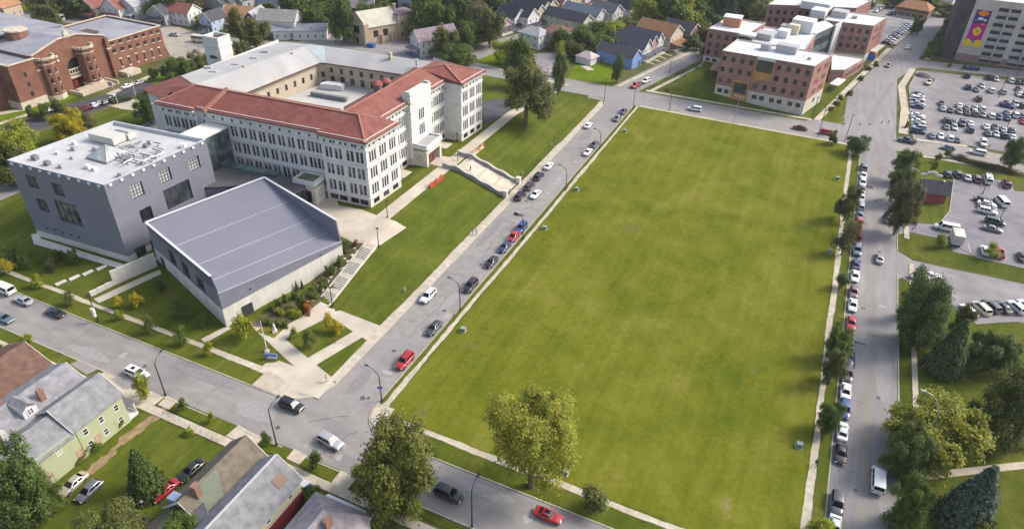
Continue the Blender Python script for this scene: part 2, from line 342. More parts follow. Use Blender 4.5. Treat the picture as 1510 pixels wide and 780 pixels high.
foot('footway', (-56, 246.8), (2, 246.8), 1.6)
foot('footway', (-66.6, 246), (-23, 408), 1.5)
foot('footway', (-54.6, 246.5), (-40, 300), 1.4)
foot('footway', (31.1, 69), (31.4, 164), 1.0)
foot('footway', (30.6, 176), (30.4, 186), 1.2)
p0, p1 = gp(1362, 702, 0), gp(1560, 680, 0); foot('park_path', p0, p1, 1.4, z=.06)
p0, p1 = gp(1338, 205, 0), gp(1346, 180, 0); foot('footway', gp(1332, 198, 0), gp(1334.5, 165, 0), 3.0); foot('footway', gp(1334.5, 165, 0), gp(1329, 128, 0), 2.6); foot('footway', gp(1329, 128, 0), gp(1346, 102, 0), 2.4)
foot('footway', gp(1204, 178, 0), gp(1262, 120, 0), 2.0); foot('footway', gp(1262, 120, 0), gp(1312, 72, 0), 2.0); foot('footway', gp(1318, 66, 0), gp(1362, 30, 0), 2.)
foot('footway', gp(1366, 88, 0), gp(1395, 54, 0), 2.5)
foot('footway', gp(1347, 206.5, 0), gp(1426, 216.5, 0), 1.6); foot('footway', gp(1350, 229, 0), gp(1510, 256, 0), 1.6)
foot('footway', gp(-10, 170, 0), gp(40, 161, 0), 2.2); foot('footway', gp(160, 140, 0), gp(222, 113, 0), 2.2); foot('footway', gp(-10, 186, 0), gp(46, 168, 0), 1.6)
foot('footway', gp(700, 94, 0), gp(838, 127, 0), 1.6); foot('footway', gp(555, 82, 0), gp(690, 106, 0), 1.6)
def fringe(p0, p1, side, M=GRASS_S, z=.157):
    """ragged turf creeping over the edge of a footway"""
    r_ = random.Random(int(p0[0]*7+p1[1]*3)); p0, p1 = Vector(p0), Vector(p1); L = (p1-p0).length; d = (p1-p0)/L; u = Vector((-d.y, d.x))*side; n = int(L/.5); top = []; w_ = .1
    for i in range(n+1): w_ = clamp(w_+r_.uniform(-.07, .07), .02, .34); top.append(p0+d*(L*i/n)+u*w_)
    bot = [p0+d*(L*i/n)-u*.06 for i in range(n+1)]; mb = MB(); vs_ = [(*p, z) for p in bot]+[(*p, z) for p in top]; mb.add(vs_, [((i, i+1, n+2+i, n+1+i) if side > 0 else (i, n+1+i, n+2+i, i+1)) for i in range(n)]); struct(mb.build('turf_edge', M), 'stuff')
for a, b, s_ in (((-53.8, 71.5), (-53.8, 229.5), 1), ((-55.1, 71.5), (-55.1, 229.5), -1), ((-50, 69.42), (14, 69.42), -1), ((-49, 67.98), (14, 67.98), 1), ((14.68, 70), (14.68, 229), -1), ((16.12, 70), (16.12, 223), 1), ((-300, 67.98), (-82, 67.98), 1), ((-150, 69.42), (-96, 69.42), -1), ((-300, 53.4), (-118, 53.4), -1), ((-67.75, 86), (-67.75, 148.8), -1), ((-67.75, 159), (-67.75, 226), -1)): fringe(a, b, s_)
# kerbs
def kerb(pts, wd=.18, z=.16):
    mb = MB()
    for a, b in zip(pts, pts[1:]):
        a, b = Vector((a[0], a[1])), Vector((b[0], b[1])); L = (b-a).length; n = max(1, round(L/3.)); an = math.atan2(b.y-a.y, b.x-a.x)
        for i in range(n):
            c = a.lerp(b, (i+.5)/n); mb.box((c.x, c.y, z/2-.05), (L/n-.02, wd, z+.1), an, bottom=False)
    return struct(mb.build('kerb', KERB))
def arc(cx, cy, r, a0, a1, n=8): return [(cx+r*math.cos(math.radians(a0+(a1-a0)*i/n)), cy+r*math.sin(math.radians(a0+(a1-a0)*i/n))) for i in range(n+1)]
kerb([(-55.93, 231.8)]+[(-55.93, 70.2)]+arc(-50.6, 70.0, 5.4, 180, 270)+[(18., 64.6)])
kerb([(18.02, 66), (18.02, 224)]+arc(10.5, 224, 7.6, 0, 90)+[(-48, 231.85)]+arc(-49, 225, 6.93, 90, 180)[:0])
kerb([(-300, 64.6), (-73, 64.6)]+arc(-72.6, 71.7, 7.1, 270, 360)+[(-65.53, 226)]+arc(-72.5, 226, 6.97, 0, 75))
kerb([(-300, 55.7), (-101, 55.7)]); kerb([(-90.5, 55.7), (-79, 55.7)]); kerb([(-73, 55.7), (-64.4, 55.7)]); kerb([(-59.5, 55.7), (18, 55.7)])
kerb([(28.42, -40), (28.42, 157.5)]); kerb([(28.42, 168.5), (28.42, 181)]); kerb([(28.42, 192), (28.42, 226)])
kerb([(-57, 244.5), (0, 244.5)]); kerb([(-160, 244.5), (-69, 244.5)])
for poly in ([(1347, 204.5), (1342, 171), (1341, 128), (1352, 105), (1440, 113.5), (1560, 126)], [(1347, 205), (1426, 214.5), (1448, 219)], [(1350, 227.5), (1426, 236.5), (1510, 254)], [(1384, 331.5), (1392, 322), (1400, 312), (1403, 290), (1407, 262)], [(1396, 354), (1440, 379.5), (1510, 396)]): kerb(MX(poly))
# corner pavements
cp = MB(); cp.prism([(-55.0, 70.95), (-52.5, 70.95), (-52.5, 67.95), (-49.9, 67.95), (-49.9, 64.8)]+arc(-50.6, 70.0, 5.2, 270, 180), -.1, .149, bottom=False); struct(cp.build('corner_pavement', CONC))
cp = MB(); cp.prism([(-80.5, 67.95), (-78.9, 67.95), (-78.9, 64.8), (-73, 64.8)]+arc(-72.6, 71.7, 6.9, 270, 360)+[(-67.8, 72), (-80.5, 72)], -.1, .147, bottom=False); struct(cp.build('corner_pavement', CONC))
sheet('tactile_pad', [(-55.0, 67.2), (-54.2, 66.4), (-53.6, 67.0), (-54.4, 67.8)], .16, mat('tactile_grey', S(.3, .29, .3))); sheet('tactile_pad', [(-69.6, 66.2), (-67.8, 67.2), (-68.2, 67.9), (-70, 66.9)], .16, MATS['tactile_grey'])
# driveways of the near side, with verges between
def nearpx(poly, name, M, z=.11): mb = MB(); mb.prism(MX(poly), -.1, z, bottom=False); return struct(mb.build(name, M))
DR = [(-113, -108), (-105, -101), (-79, -74.6)]
xs = [-300, -117.5, -116, -105.2, -100.4, -90.6, -88.4, -79.8, -74, -69.6, -65.6, 18]
for a, b in ((-300, -117.5), (-116, -105.4)): slab('verge', rect(a, 53.45, b, 55.6), GRASS_S, .12)
for x0, x1 in ((-105.3, -90.6),): slab('driveway', rect(x0, 53.45, x1, 55.75), CONC, .11)
sheet('driveway_patch', MX([(104, 537), (128, 527), (152, 541), (128, 553)]), .125, ASPH); sheet('driveway_patch', MX([(164, 560), (186, 550), (212, 563), (200, 574), (182, 574)]), .125, ASPH)
nearpx([(246.5, 584), (262, 591), (249, 604), (233, 597)], 'driveway', CONC, .12)
nearpx([(352, 627), (387, 646), (374, 660), (333, 643)], 'driveway', CONC, .12)
nearpx([(428, 664), (452, 673), (440, 686), (414, 676)][:0] or [(434, 662), (453, 672), (441, 685), (422, 676)], 'driveway', CONC, .12)
nearpx([(503, 694), (525, 706), (512, 723), (488, 712)], 'driveway', CONC, .12)
for poly in ([(262.5, 591.5), (351, 628), (332, 643), (249.5, 604.5)], [(388, 647), (433, 663), (421, 676), (375, 660.5)], [(454, 673), (502, 694), (487.5, 711), (441.5, 685.5)], [(526, 707), (560, 724), (640, 758), (720, 795), (690, 795), (600, 752), (513, 723.5)]): nearpx(poly, 'verge', GRASS_S, .12)

# school grounds
TX0, TX1, TY0, TY1, TS = -181, -67.8, 69.5, 229.5, 1.6
nx, ny = int((TX1-TX0)/TS), int((TY1-TY0)/TS); vs = []; fs = []
for j in range(ny+1):
    for i in range(nx+1):
        x, y = TX0+(TX1-TX0)*i/nx, TY0+(TY1-TY0)*j/ny; vs.append((x, y, hgt(x, y)+.135))
for j in range(ny):
    for i in range(nx): a = j*(nx+1)+i; fs.append((a, a+1, a+nx+2, a+nx+1))
me = bpy.data.meshes.new('school_lawn'); me.from_pydata(vs, [], fs); me.materials.append(GRASS_S); me.polygons.foreach_set('use_smooth', [True]*len(fs)); struct(link('school_lawn', me))
vs = []; fs = []; nx, ny = 44, 60
for j in range(ny+1):
    for i in range(nx+1):
        x, y = -60+72*i/nx, 247.8+97*j/ny; vs.append((x, y, hgt(x, y)+.05))
for j in range(ny):
    for i in range(nx):
        a = j*(nx+1)+i
        x, y = vs[a][0], vs[a][1]
        if x > -50+(y-248)*.27 and x < 12+(y-248)*.2: fs.append((a, a+1, a+nx+2, a+nx+1))
me = bpy.data.meshes.new('hospital_lawn'); me.from_pydata(vs, [], fs); me.materials.append(GRASS_S); struct(link('hospital_lawn', me))
def drape(name, poly, M, dz=.05, step=1.2, hf=hgt, kind='structure'):
    bm = bmesh.new(); bm.faces.new([bm.verts.new((p[0], p[1], 0)) for p in poly])
    x0, x1 = min(p[0] for p in poly), max(p[0] for p in poly); y0, y1 = min(p[1] for p in poly), max(p[1] for p in poly)
    for ax, a, b in ((0, x0, x1), (1, y0, y1)):
        k = a+step
        while k < b:
            co = (k, 0, 0) if ax == 0 else (0, k, 0); no = (1, 0, 0) if ax == 0 else (0, 1, 0)
            bmesh.ops.bisect_plane(bm, geom=bm.verts[:]+bm.edges[:]+bm.faces[:], plane_co=co, plane_no=no); k += step
    bmesh.ops.recalc_face_normals(bm, faces=bm.faces)
    for v in bm.verts: v.co.z = hf(v.co.x, v.co.y)+.135+dz
    bm.normal_update()
    for f in bm.faces:
        if f.normal.z < 0: f.normal_flip()
    me = bpy.data.meshes.new(name); bm.to_mesh(me); bm.free(); me.materials.append(M); return struct(link(name, me), kind)
PAVE = mat('plaza_concrete', S(.42, .37, .30), S(.52, .465, .38), scale=.25, detail=9, rough=.9, spec=.15, c3=S(.36, .31, .25), scale3=.12, amt3=.6)
GT = lambda poly: [(p.x, p.y) for p in px(poly)]
drape('school_path', [(-88.2, 117.5), (-84.4, 117.5), (-84.2, 200), (-84.0, 228), (-87, 228), (-87.6, 200)], PAVE, .05)
drape('entrance_plaza', [(-108, 121.0), (-108, 112), (-98, 109), (-86.5, 107.2), (-80.8, 108.4), (-79.7, 119.2), (-86, 119.2), (-88.5, 119.4), (-93, 120.0), (-99, 119.2), (-101, 121.0)], PAVE, .07)
drape('portico_path', [(-92.5, 149.6), (-87.6, 149.2), (-87.6, 156), (-92.5, 154.6)], PAVE, .06)
drape('lawn_pad', [(-96.5, 139.5), (-92.6, 139.0), (-92.6, 143), (-96.5, 143.5)], PAVE, .05); drape('lawn_pad', [(-95.5, 160.5), (-91.6, 160), (-91.6, 164), (-95.5, 164)], PAVE, .05)
LAWNC = GRASS_S
# lower plaza: paving with three lawn beds let into it
drape('lower_plaza', GT([(473, 445), (488, 452), (560, 480), (541, 500), (470, 588), (440, 577), (413, 556), (386, 541), (434, 540), (372, 482), (370, 478), (405, 489), (440, 470)]), PAVE, .03)
drape('lawn_bed', GT([(421.5, 500), (487, 467), (520.5, 489), (454.5, 527.5)]), GRASS_S, .075)
drape('lawn_bed', GT([(467, 538), (534, 497.5), (541, 502), (489, 555.5)]), GRASS_S, .075)
drape('lawn_bed', GT([(378, 489), (390, 480), (424, 480.5), (404, 498.5)]), mat('yellow_bed', S(.13, .13, .012), S(.17, .14, .02), scale=.6, rough=.95, spec=.1), .075)
drape('garden_bed', GT([(376, 470), (396, 460), (440, 436), (470, 405), (500, 384), (514, 374), (512, 352), (540, 360), (528, 372), (505, 405), (478, 440), (440, 470), (408, 487), (425, 478)]), mat('garden_soil', S(.045, .060, .012), S(.12, .095, .06), scale=.8, detail=8, rough=.95, spec=.1), .05)
drape('side_path', GT([(296, 500), (334, 481), (342, 484), (303, 506)]), PAVE, .05)
drape('side_path', GT([(380, 480), (370, 478), (436, 538), (445, 535)]), PAVE, .055)
drape('ramp_path', GT([(138, 441), (222, 403), (236, 398), (238, 404), (146, 447)]), PAVE, .05)
drape('cube_apron', GT([(46, 346), (60, 343), (60, 352), (192, 393), (226, 377), (232, 382), (193, 401), (50, 360)]), PALE, .06)
for p in ((90, 417), (110, 409.5), (130, 402.3), (150, 395)): c = gp(*p); mb = MB(); mb.box((c.x, c.y, c.z), (2.2, 1.0, .3), 1.35); struct(mb.build('stepping_slab', PALE))
# road marks, patches and cracks
mk = MB()
for dx in (-.12, .12): mk.box((23.35+dx, 80, Z_R+.010), (.11, 290, .012))
struct(mk.build('centre_line', YEL))
mk = MB()
for i in range(20): mk.box((-60+i*7, 60.2, Z_R+.004), (3, .1, .01))
struct(mk.build('centre_line', YEL))
def line(name, a, b, wd, M, z=Z_R+.025):
    a, b = gp(*a, 0), gp(*b, 0); c = (a+b)/2; mb = MB(); mb.box((c.x, c.y, z), ((b-a).length, wd, .012), math.atan2(b.y-a.y, b.x-a.x)); return struct(mb.build(name, M))
line('stop_line', (1200, 192), (1220, 203), .5, WHT)
for a, b in (((1239, 176), (1268, 152)), ((1268, 152), (1266, 183)), ((1266, 183), (1239, 180)), ((1271, 150), (1270, 186))): line('lane_marking', a, b, .16, PATCHL)
for x0, y0, x1, y1 in ((1398, 318, 1420, 325), (1396, 324, 1418, 331), (1427, 358, 1431, 373), (1444, 362, 1448, 376), (1481, 371, 1484, 384), (1455, 330, 1440, 327), (1452, 320, 1440, 319), (1402, 252, 1406, 266), (1416, 254, 1419, 269), (1431, 257, 1434, 272), (1446, 260, 1448, 275), (1460, 263, 1462, 278), (1474, 266, 1476, 280)): line('bay_line', (x0, y0), (x1, y1), .18, WHT)
for i in range(9):
    y = 245+i*2.75*2; mb = MB(); mb.box((35.8, 249+i*8.2, Z_R+.02), (4.8, .15, .012)); struct(mb.build('bay_line', WHT))
rr = random.Random(5)
def blob(c, rx, ry, rot, n=9, j=.25):
    out = []
    for i in range(n):
        a = 2*math.pi*i/n; r = 1+rr.uniform(-j, j); x, y = rx*r*math.cos(a), ry*r*math.sin(a)
        out.append((c[0]+x*math.cos(rot)-y*math.sin(rot), c[1]+x*math.sin(rot)+y*math.cos(rot)))
    return out
for (a, b, rx, ry, M) in ((624.5, 490, 1.2, .5, PATCHL), (570.5, 549, 1.3, .55, PATCHL), (660, 466, 1.1, .9, PATCHL), (611, 508, 1.2, .6, ASPH), (181, 524, 1.0, .7, PATCHL), (455, 654, 1.2, .5, PATCHL), (779, 765, 1.1, .8, PATCHL), (505, 657, 1., .5, PATCHL), (499, 674, .7, .6, PATCHL), (1301, 452, .9, .5, PATCHL), (1281, 276, 1.3, 1.1, TAR), (774, 349, 1.4, .8, PATCHL), (763, 315, 1., .5, PATCHL), (807, 285, .8, .5, PATCHL), (825, 264, .8, .4, PATCHL), (848, 239, .8, .4, PATCHL), (764, 317, 1.5, .9, ASPH_D), (695, 413, 1.3, .4, TAR), (655, 458, .5, .4, TAR), (535, 587, .6, .5, TAR), (543, 587, .4, .4, TAR), (1257, 530, .6, 3.2, TAR), (1263, 505, .3, 2., TAR)):
    c = gp(a, b, 0); sheet('road_patch', blob(c, rx, ry, rr.choice((0, math.pi/2))), Z_R+.02, M)
for x0, y0, sx, sy, M in ((-62, 74, 2.2, 6, 'A'), (-59, 104, 1.6, 9, 'B'), (-63.6, 132, 1.5, 14, 'A'), (-58.6, 165, 2, 12, 'B'), (-62.4, 198, 2.6, 8, 'A'), (-112, 58, 9, 1.8, 'B'), (-88, 62.6, 12, 1.6, 'A'), (-74, 60.2, 7, 3.6, 'B'), (-52, 58, 10, 1.8, 'A'), (-30, 62.4, 8, 2, 'B'), (-12, 58.4, 12, 1.4, 'A'), (20.4, 96, 2.2, 18, 'A'), (25.8, 120, 2.4, 14, 'B'), (20.6, 150, 2, 9, 'B'), (26.2, 172, 2, 10, 'A'), (21.4, 200, 2.6, 7, 'B'), (24.6, 216, 3, 6, 'A'), (26, 88, 1.2, 5, 'B')):
    M_ = mat('mended_asphalt_'+M, *((S(.195, .178, .178), S(.23, .212, .21)) if M == 'A' else (S(.25, .23, .225), S(.30, .278, .27))), scale=1.5, detail=9, rough=.9, spec=.2)
    sheet('road_patch', blob((x0, y0), sx/2*1.2, sy/2*1.2, 0, 14, .08), Z_R+.0135, M_)
for x, y in ((-61, 84), (-59.5, 118), (-62, 150), (-60, 188), (-100, 60), (-68, 58.8), (-46, 61), (-20, 59.4), (22, 88), (25, 112), (21.6, 140), (24.4, 166), (23, 194)):
    mb = MB(); mb.tube([(x, y, Z_R), (x, y, Z_R+.022)], .42, 14); struct(mb.build('manhole_cover', mat('cast_iron', S(.06, .055, .055), S(.10, .095, .09), scale=5, rough=.6, spec=.4)))
cr = MB()
def crack(x, y, ang, L, wd):
    p = Vector((x, y)); n = int(L/.7)
    for i in range(n):
        a = ang+rr.uniform(-.5, .5); q = p+Vector((math.cos(a), math.sin(a)))*.7; c = (p+q)/2; cr.box((c.x, c.y, Z_R+.018), (.74, wd*rr.uniform(.4, 1.3), .01), a, bottom=False); p = q
for Y in (78, 93, 112, 138, 170, 210): crack(-65.4, Y, rr.uniform(-.1, .1), 9, .06)
for Y in (88, 118, 146, 180): crack(-60.6, Y, 1.57+rr.uniform(-.05, .05), 22, .07)
for Y in (92, 110, 131, 141, 172, 185, 205): crack(18.3, Y, rr.uniform(-.08, .08), rr.choice((5, 10)), .06)
for X in (-118, -84, -40, -8): crack(X, 56, 1.57+rr.uniform(-.15, .15), 8.4, .05)
crack(-64, 62, .7, 7, .1); crack(-58, 57, 1.2, 8, .1)
struct(cr.build('road_cracks', TAR), 'stuff')
for (a, b, rx, ry) in ((187, 645, 1.0, 2.0), (198, 637, .8, 2.4), (210, 628, .9, 2.6), (222, 619, .8, 2.4), (233, 611, 1.0, 2.0), (138, 691, .7, 1.6), (146, 684, .9, 2.0), (156, 676, .6, 1.6), (170, 660, .4, 1.2)):
    c = gp(a, b, 0); sheet('dirt_track', blob(c, rx, ry, rr.uniform(-.15, .1), 15, .28), .03+.0007*(a % 13), DIRT)
sheet('shop_yard', MX([(786, 80), (828, 76), (822, 92), (806, 108), (792, 100)]), .02, ASPH_L); sheet('shop_yard', MX([(792, 101), (806, 109), (822, 93), (838, 94), (818, 116), (800, 112)]), .026, mat('pink_paving', S(.42, .33, .28), S(.5, .4, .34), scale=.5))
for k in range(4): line('front_path', (953+k*8, 91-k*4.3), (966+k*8, 96-k*4.3), .9, CONC, .04)
line('front_path', (860, 97), (872, 104), 3.0, CONC, .03); line('front_path', (986, 71), (1012, 82), 4.0, CONC, .03)
sheet('skid_mark', MX([(1277, 180), (1291, 152), (1316, 121), (1320, 122), (1299, 152), (1285, 182)]), Z_R+.02, mat('mended_asphalt_A', S(.195, .178, .178)))
drape('school_car_park', GT([(711, 150), (733, 146), (757, 150), (761, 157), (745, 168), (717, 183), (712, 176)]), ASPH_D, .06)
# bare spots in the field
for (a, b, r) in ((622, 608, 1.2), (697, 511, 1.3), (720, 475, .9), (933, 337, 2.2), (1243, 467, .8), (1110, 545, 1.3)):
    c = gp(a, b, 0); sheet('bare_spot', blob(c, r, r*.8, 0, 11, .35), .146, mat('worn_turf', S(.15, .125, .035), S(.10, .115, .02), scale=1.2, detail=8, rough=.95, spec=.05))
# ================================================================ building kit
GLASS = mat('window_glass', S(.018, .022, .028), S(.05, .055, .065), scale=.4, detail=2, rough=.12, spec=.6, rand=.7)
GLASS_L = mat('window_blind', S(.22, .21, .19), S(.10, .10, .10), scale=.9, detail=2, rough=.35, spec=.5)
GLASS_G = mat('green_glass', S(.05, .085, .085), S(.13, .19, .18), scale=.25, detail=3, rough=.12, spec=.7)
FR_W = flat('white_frame', S(.62, .61, .58)); FR_D = flat('dark_frame', S(.035, .035, .04)); FR_G = flat('grey_frame', S(.25, .25, .26)); FR_BR = flat('brown_frame', S(.10, .05, .035))
WM = {}
def win_meshes(w, h, nx, ny, fm, ft, gm, blind=0.):
    k = (round(w, 2), round(h, 2), nx, ny, fm.name, ft, gm.name, blind)
    if k not in WM:
        f = MB()
        for x in (-w/2+ft/2, w/2-ft/2): f.box((x, .04, h/2), (ft, .12, h))
        for z in (ft/2, h-ft/2): f.box((0, .04, z), (w-2*ft, .12, ft))
        for i in range(1, nx): f.box((-w/2+w*i/nx, .05, h/2), (ft*.8, .08, h-2*ft))
        for i in range(1, ny): f.box((0, .052, h*i/ny), (w-2*ft, .07, ft*.7))
        p = MB(); p.box((0, .09, h/2), (w-1.2*ft, .03, h-1.2*ft))
        q = None
        if blind:
            q = MB(); q.box((0, .066, h-ft-(h-2*ft)*blind/2), (w-2*ft, .012, (h-2*ft)*blind))
        WM[k] = (f.mesh('window', fm), p.mesh('pane', gm), q.mesh('blind', GLASS_L) if q else None)
    return WM[k]
def window(root, p, ang, w, h, nx=1, ny=1, fm=None, ft=.08, gm=None, blind=0., name='window'):
    a, b, q = win_meshes(w, h, nx, ny, fm or FR_W, ft, gm or GLASS, blind)
    f = link(name, a, root, p, ang); g = link('pane', b, f, keep=False)
    if q: link('blind', q, f, keep=False)
    return f
def wall(mb, p0, p1, z0, z1, ops=(), depth=.22, z0b=None, top=None):
    """outer wall face with real openings and reveals; outward is to the right of p0->p1. ops: (u0, u1, za, zb)"""
    p0, p1 = Vector((p0[0], p0[1], 0)), Vector((p1[0], p1[1], 0)); L = (p1-p0).length; d = (p1-p0)/L; inn = Vector((-d.y, d.x, 0))
    us = sorted({0., L, *[round(clamp(o[0], 0, L), 3) for o in ops], *[round(clamp(o[1], 0, L), 3) for o in ops]}); zs = sorted({z0, z1, *[round(clamp(o[2], z0, z1), 3) for o in ops], *[round(clamp(o[3], z0, z1), 3) for o in ops]})
    P = lambda u, z, k=0.: tuple(p0+d*u+inn*k+Vector((0, 0, z)))
    for i in range(len(us)-1):
        uc = (us[i]+us[i+1])/2; run = None
        for j in range(len(zs)-1):
            zc = (zs[j]+zs[j+1])/2
            hole = any(o[0] < uc < o[1] and o[2] < zc < o[3] for o in ops)
            if not hole: mb.quad(P(us[i], zs[j]), P(us[i+1], zs[j]), P(us[i+1], zs[j+1]), P(us[i], zs[j+1]))
    for o in ops:
        a, b, c, e = o[:4]
        if len(o) > 6: continue
        mb.quad(P(a, c), P(b, c), P(b, c, depth), P(a, c, depth)); mb.quad(P(a, e, depth), P(b, e, depth), P(b, e), P(a, e))
        mb.quad(P(a, c, depth), P(a, e, depth), P(a, e), P(a, c)); mb.quad(P(b, c), P(b, e), P(b, e, depth), P(b, c, depth))
    return p0, d, inn, math.atan2(d.y, d.x)
def glaze(root, wl, ops, nx=1, ny=1, fm=None, ft=.08, gm=None, depth=.22, blinds=None, name='window'):
    p0, d, inn, an = wl
    for o in ops:
        uc = (o[0]+o[1])/2; p = p0+d*uc+inn*(depth-.16)+Vector((0, 0, o[2]))
        bl = blinds(random.random()) if blinds else 0.
        window(root, p, an, o[1]-o[0], o[3]-o[2], o[4] if len(o) > 4 else nx, o[5] if len(o) > 5 else ny, fm, ft, gm, bl, name)
def roofslab(mb, pts, t=.18):
    a = [Vector(p) for p in pts]; n = (a[1]-a[0]).cross(a[2]-a[0]).normalized()
    if n.z < 0: a = a[::-1]; n = -n
    b = [p-n*t for p in a]; k = len(a)
    mb.add([tuple(p) for p in a+b], [tuple(range(k)), tuple(range(2*k-1, k-1, -1))]+[(i, k+i, k+(i+1) % k, (i+1) % k) for i in range(k)])
ROOFM = {}
def shingle(key, c, var=.25):
    if key not in ROOFM: ROOFM[key] = mat('shingle_'+key, tuple(x*(1-var) for x in c), tuple(x*(1+var) for x in c), scale=.9, detail=9, rough=.92, spec=.1, stretch=(1, 1, 1), lo=.3, hi=.7, stripe=('Z', .22, .22, .25))
    return ROOFM[key]
WALLM = {}
def siding(key, c):
    if key not in WALLM: WALLM[key] = mat('siding_'+key, tuple(x*.93 for x in c), c, scale=.5, detail=6, rough=.75, spec=.2, stripe=('Z', .25, .16, .2))
    return WALLM[key]
def house(label, cx, cy, w, d, h, rise, axis, rot, wc, rc, porch=None, chim=None, base=0., cat='house', name='house', group=None, dormer=False, wfr=None, door=True, hip=0., nwin=None, storeys=2):
    """gabled house: w along its local x, d along its local y (depth); axis = ridge direction"""
    root = thing(name, label, cat, (cx, cy, base), rot, group)
    M, R = siding(*wc), shingle(*rc)
    mb = MB(); ax, ay = w/2, d/2; fr = wfr or FR_W
    sides = [((-ax, -ay), (ax, -ay), 'y'), ((ax, -ay), (ax, ay), 'x'), ((ax, ay), (-ax, ay), 'y'), ((-ax, ay), (-ax, -ay), 'x')]
    glz = []
    for k, (a, b, s) in enumerate(sides):
        L = w if s == 'y' else d; n = max(2, int(L/2.9)) if nwin is None else nwin; ops = []
        for fl in range(storeys):
            zb = .95+fl*2.75
            if zb+1.35 > h-.1: continue
            for i in range(n):
                u = L*(i+.5)/n
                if fl == 0 and door and ((axis == 'x') == (s == 'x')) and k in (0, 1) and i == n-1: continue
                ops.append((u-.45, u+.45, zb, zb+1.35))
        gable = (axis == 'x') == (s == 'x')
        wl = wall(mb, a, b, 0, h, ops, .14)
        if gable and not hip:
            mid = Vector(((a[0]+b[0])/2, (a[1]+b[1])/2, h+rise)); mb.quad((a[0], a[1], h), (b[0], b[1], h), tuple(mid))
        if k in (0, 1): glz.append((wl, ops, gable, L))
        else: glz.append((wl, ops, False, L))
    mb.prism([(-ax-.06, -ay-.06), (ax+.06, -ay-.06), (ax+.06, ay+.06), (-ax-.06, ay+.06)], -2.5, .25)
    mb.build('wall', M, root).matrix_parent_inverse = Matrix.Identity(4)
    for wl, ops, gable, L in glz:
        p0, dd, inn, an = wl
        for o in ops:
            f = link('window', win_meshes(o[1]-o[0], o[3]-o[2], 1, 2, fr, .1, GLASS)[0], root, p0+dd*((o[0]+o[1])/2)+inn*.0+Vector((0, 0, o[2])), an, keep=False)
            link('pane', win_meshes(o[1]-o[0], o[3]-o[2], 1, 2, fr, .1, GLASS)[1], f, keep=False)
        if gable and not hip and rise > 1.6:
            f = link('window', win_meshes(.8, 1.1, 1, 2, fr, .1, GLASS)[0], root, p0+dd*(L/2)-inn*.07+Vector((0, 0, h+rise*.18)), an, keep=False); link('pane', win_meshes(.8, 1.1, 1, 2, fr, .1, GLASS)[1], f, keep=False)
        if gable and door:
            db = MB(); db.box((0, 0, 1.05), (1.0, .1, 2.1)); dm = db.mesh('door', flat('door_dark', S(.09, .06, .05))); link('door', dm, root, p0+dd*(L*.8)-inn*.06+Vector((0, 0, .25)), an, keep=False)
    rb = MB(); ov = .4; e = rise*ov/(d/2 if axis == 'x' else w/2)
    if axis == 'x':
        g = 0 if hip else ov; rl = ax+g-hip
        if hip: g = ov
        roofslab(rb, [(-ax-g, -ay-ov, h-e+.1), (ax+g, -ay-ov, h-e+.1), (rl, 0, h+rise+.1), (-rl, 0, h+rise+.1)]); roofslab(rb, [(ax+g, ay+ov, h-e+.1), (-ax-g, ay+ov, h-e+.1), (-rl, 0, h+rise+.1), (rl, 0, h+rise+.1)])
        if hip:
            for s in (-1, 1): roofslab(rb, [(s*(ax+g), -ay-ov, h-e+.1), (s*(ax+g), ay+ov, h-e+.1), (s*rl, 0, h+rise+.1)])
    else:
        g = ov; rl = ay+g-hip
        roofslab(rb, [(-ax-ov, -ay-g, h-e+.1), (-ax-ov, ay+g, h-e+.1), (0, rl, h+rise+.1), (0, -rl, h+rise+.1)]); roofslab(rb, [(ax+ov, -ay-g, h-e+.1), (ax+ov, ay+g, h-e+.1), (0, rl, h+rise+.1), (0, -rl, h+rise+.1)])
        if hip:
            for s in (-1, 1): roofslab(rb, [(-ax-ov, s*(ay+g), h-e+.1), (ax+ov, s*(ay+g), h-e+.1), (0, s*rl, h+rise+.1)])
    ro = rb.build('roof', R, root); ro.matrix_parent_inverse = Matrix.Identity(4)
    tr = MB()          # barge boards on the gables
    if not hip:
        if axis == 'y':
            for s in (-1, 1):
                for t in (-1, 1): roofslab(tr, [(t*(ax+ov), s*(ay+g+.02), h-e+.12), (0, s*(ay+g+.02), h+rise+.12), (0, s*(ay+g+.08), h+rise+.12), (t*(ax+ov), s*(ay+g+.08), h-e+.12)], .3)
        else:
            for s in (-1, 1):
                for t in (-1, 1): roofslab(tr, [(s*(ax+g+.02), t*(ay+ov), h-e+.12), (s*(ax+g+.02), 0, h+rise+.12), (s*(ax+g+.08), 0, h+rise+.12), (s*(ax+g+.08), t*(ay+ov), h-e+.12)], .3)
        tr.build('barge_board', fr, root).matrix_parent_inverse = Matrix.Identity(4)
    if chim:
        c = MB(); c.box((chim[0], chim[1], h+rise*.6), (.7, .7, rise+1.6)); c.box((chim[0], chim[1], h+rise*1.1+.85), (.85, .85, .15)); c.build('chimney', mat('chimney_brick', S(.19, .105, .08), S(.26, .15, .115), scale=3, rough=.9), root).matrix_parent_inverse = Matrix.Identity(4)
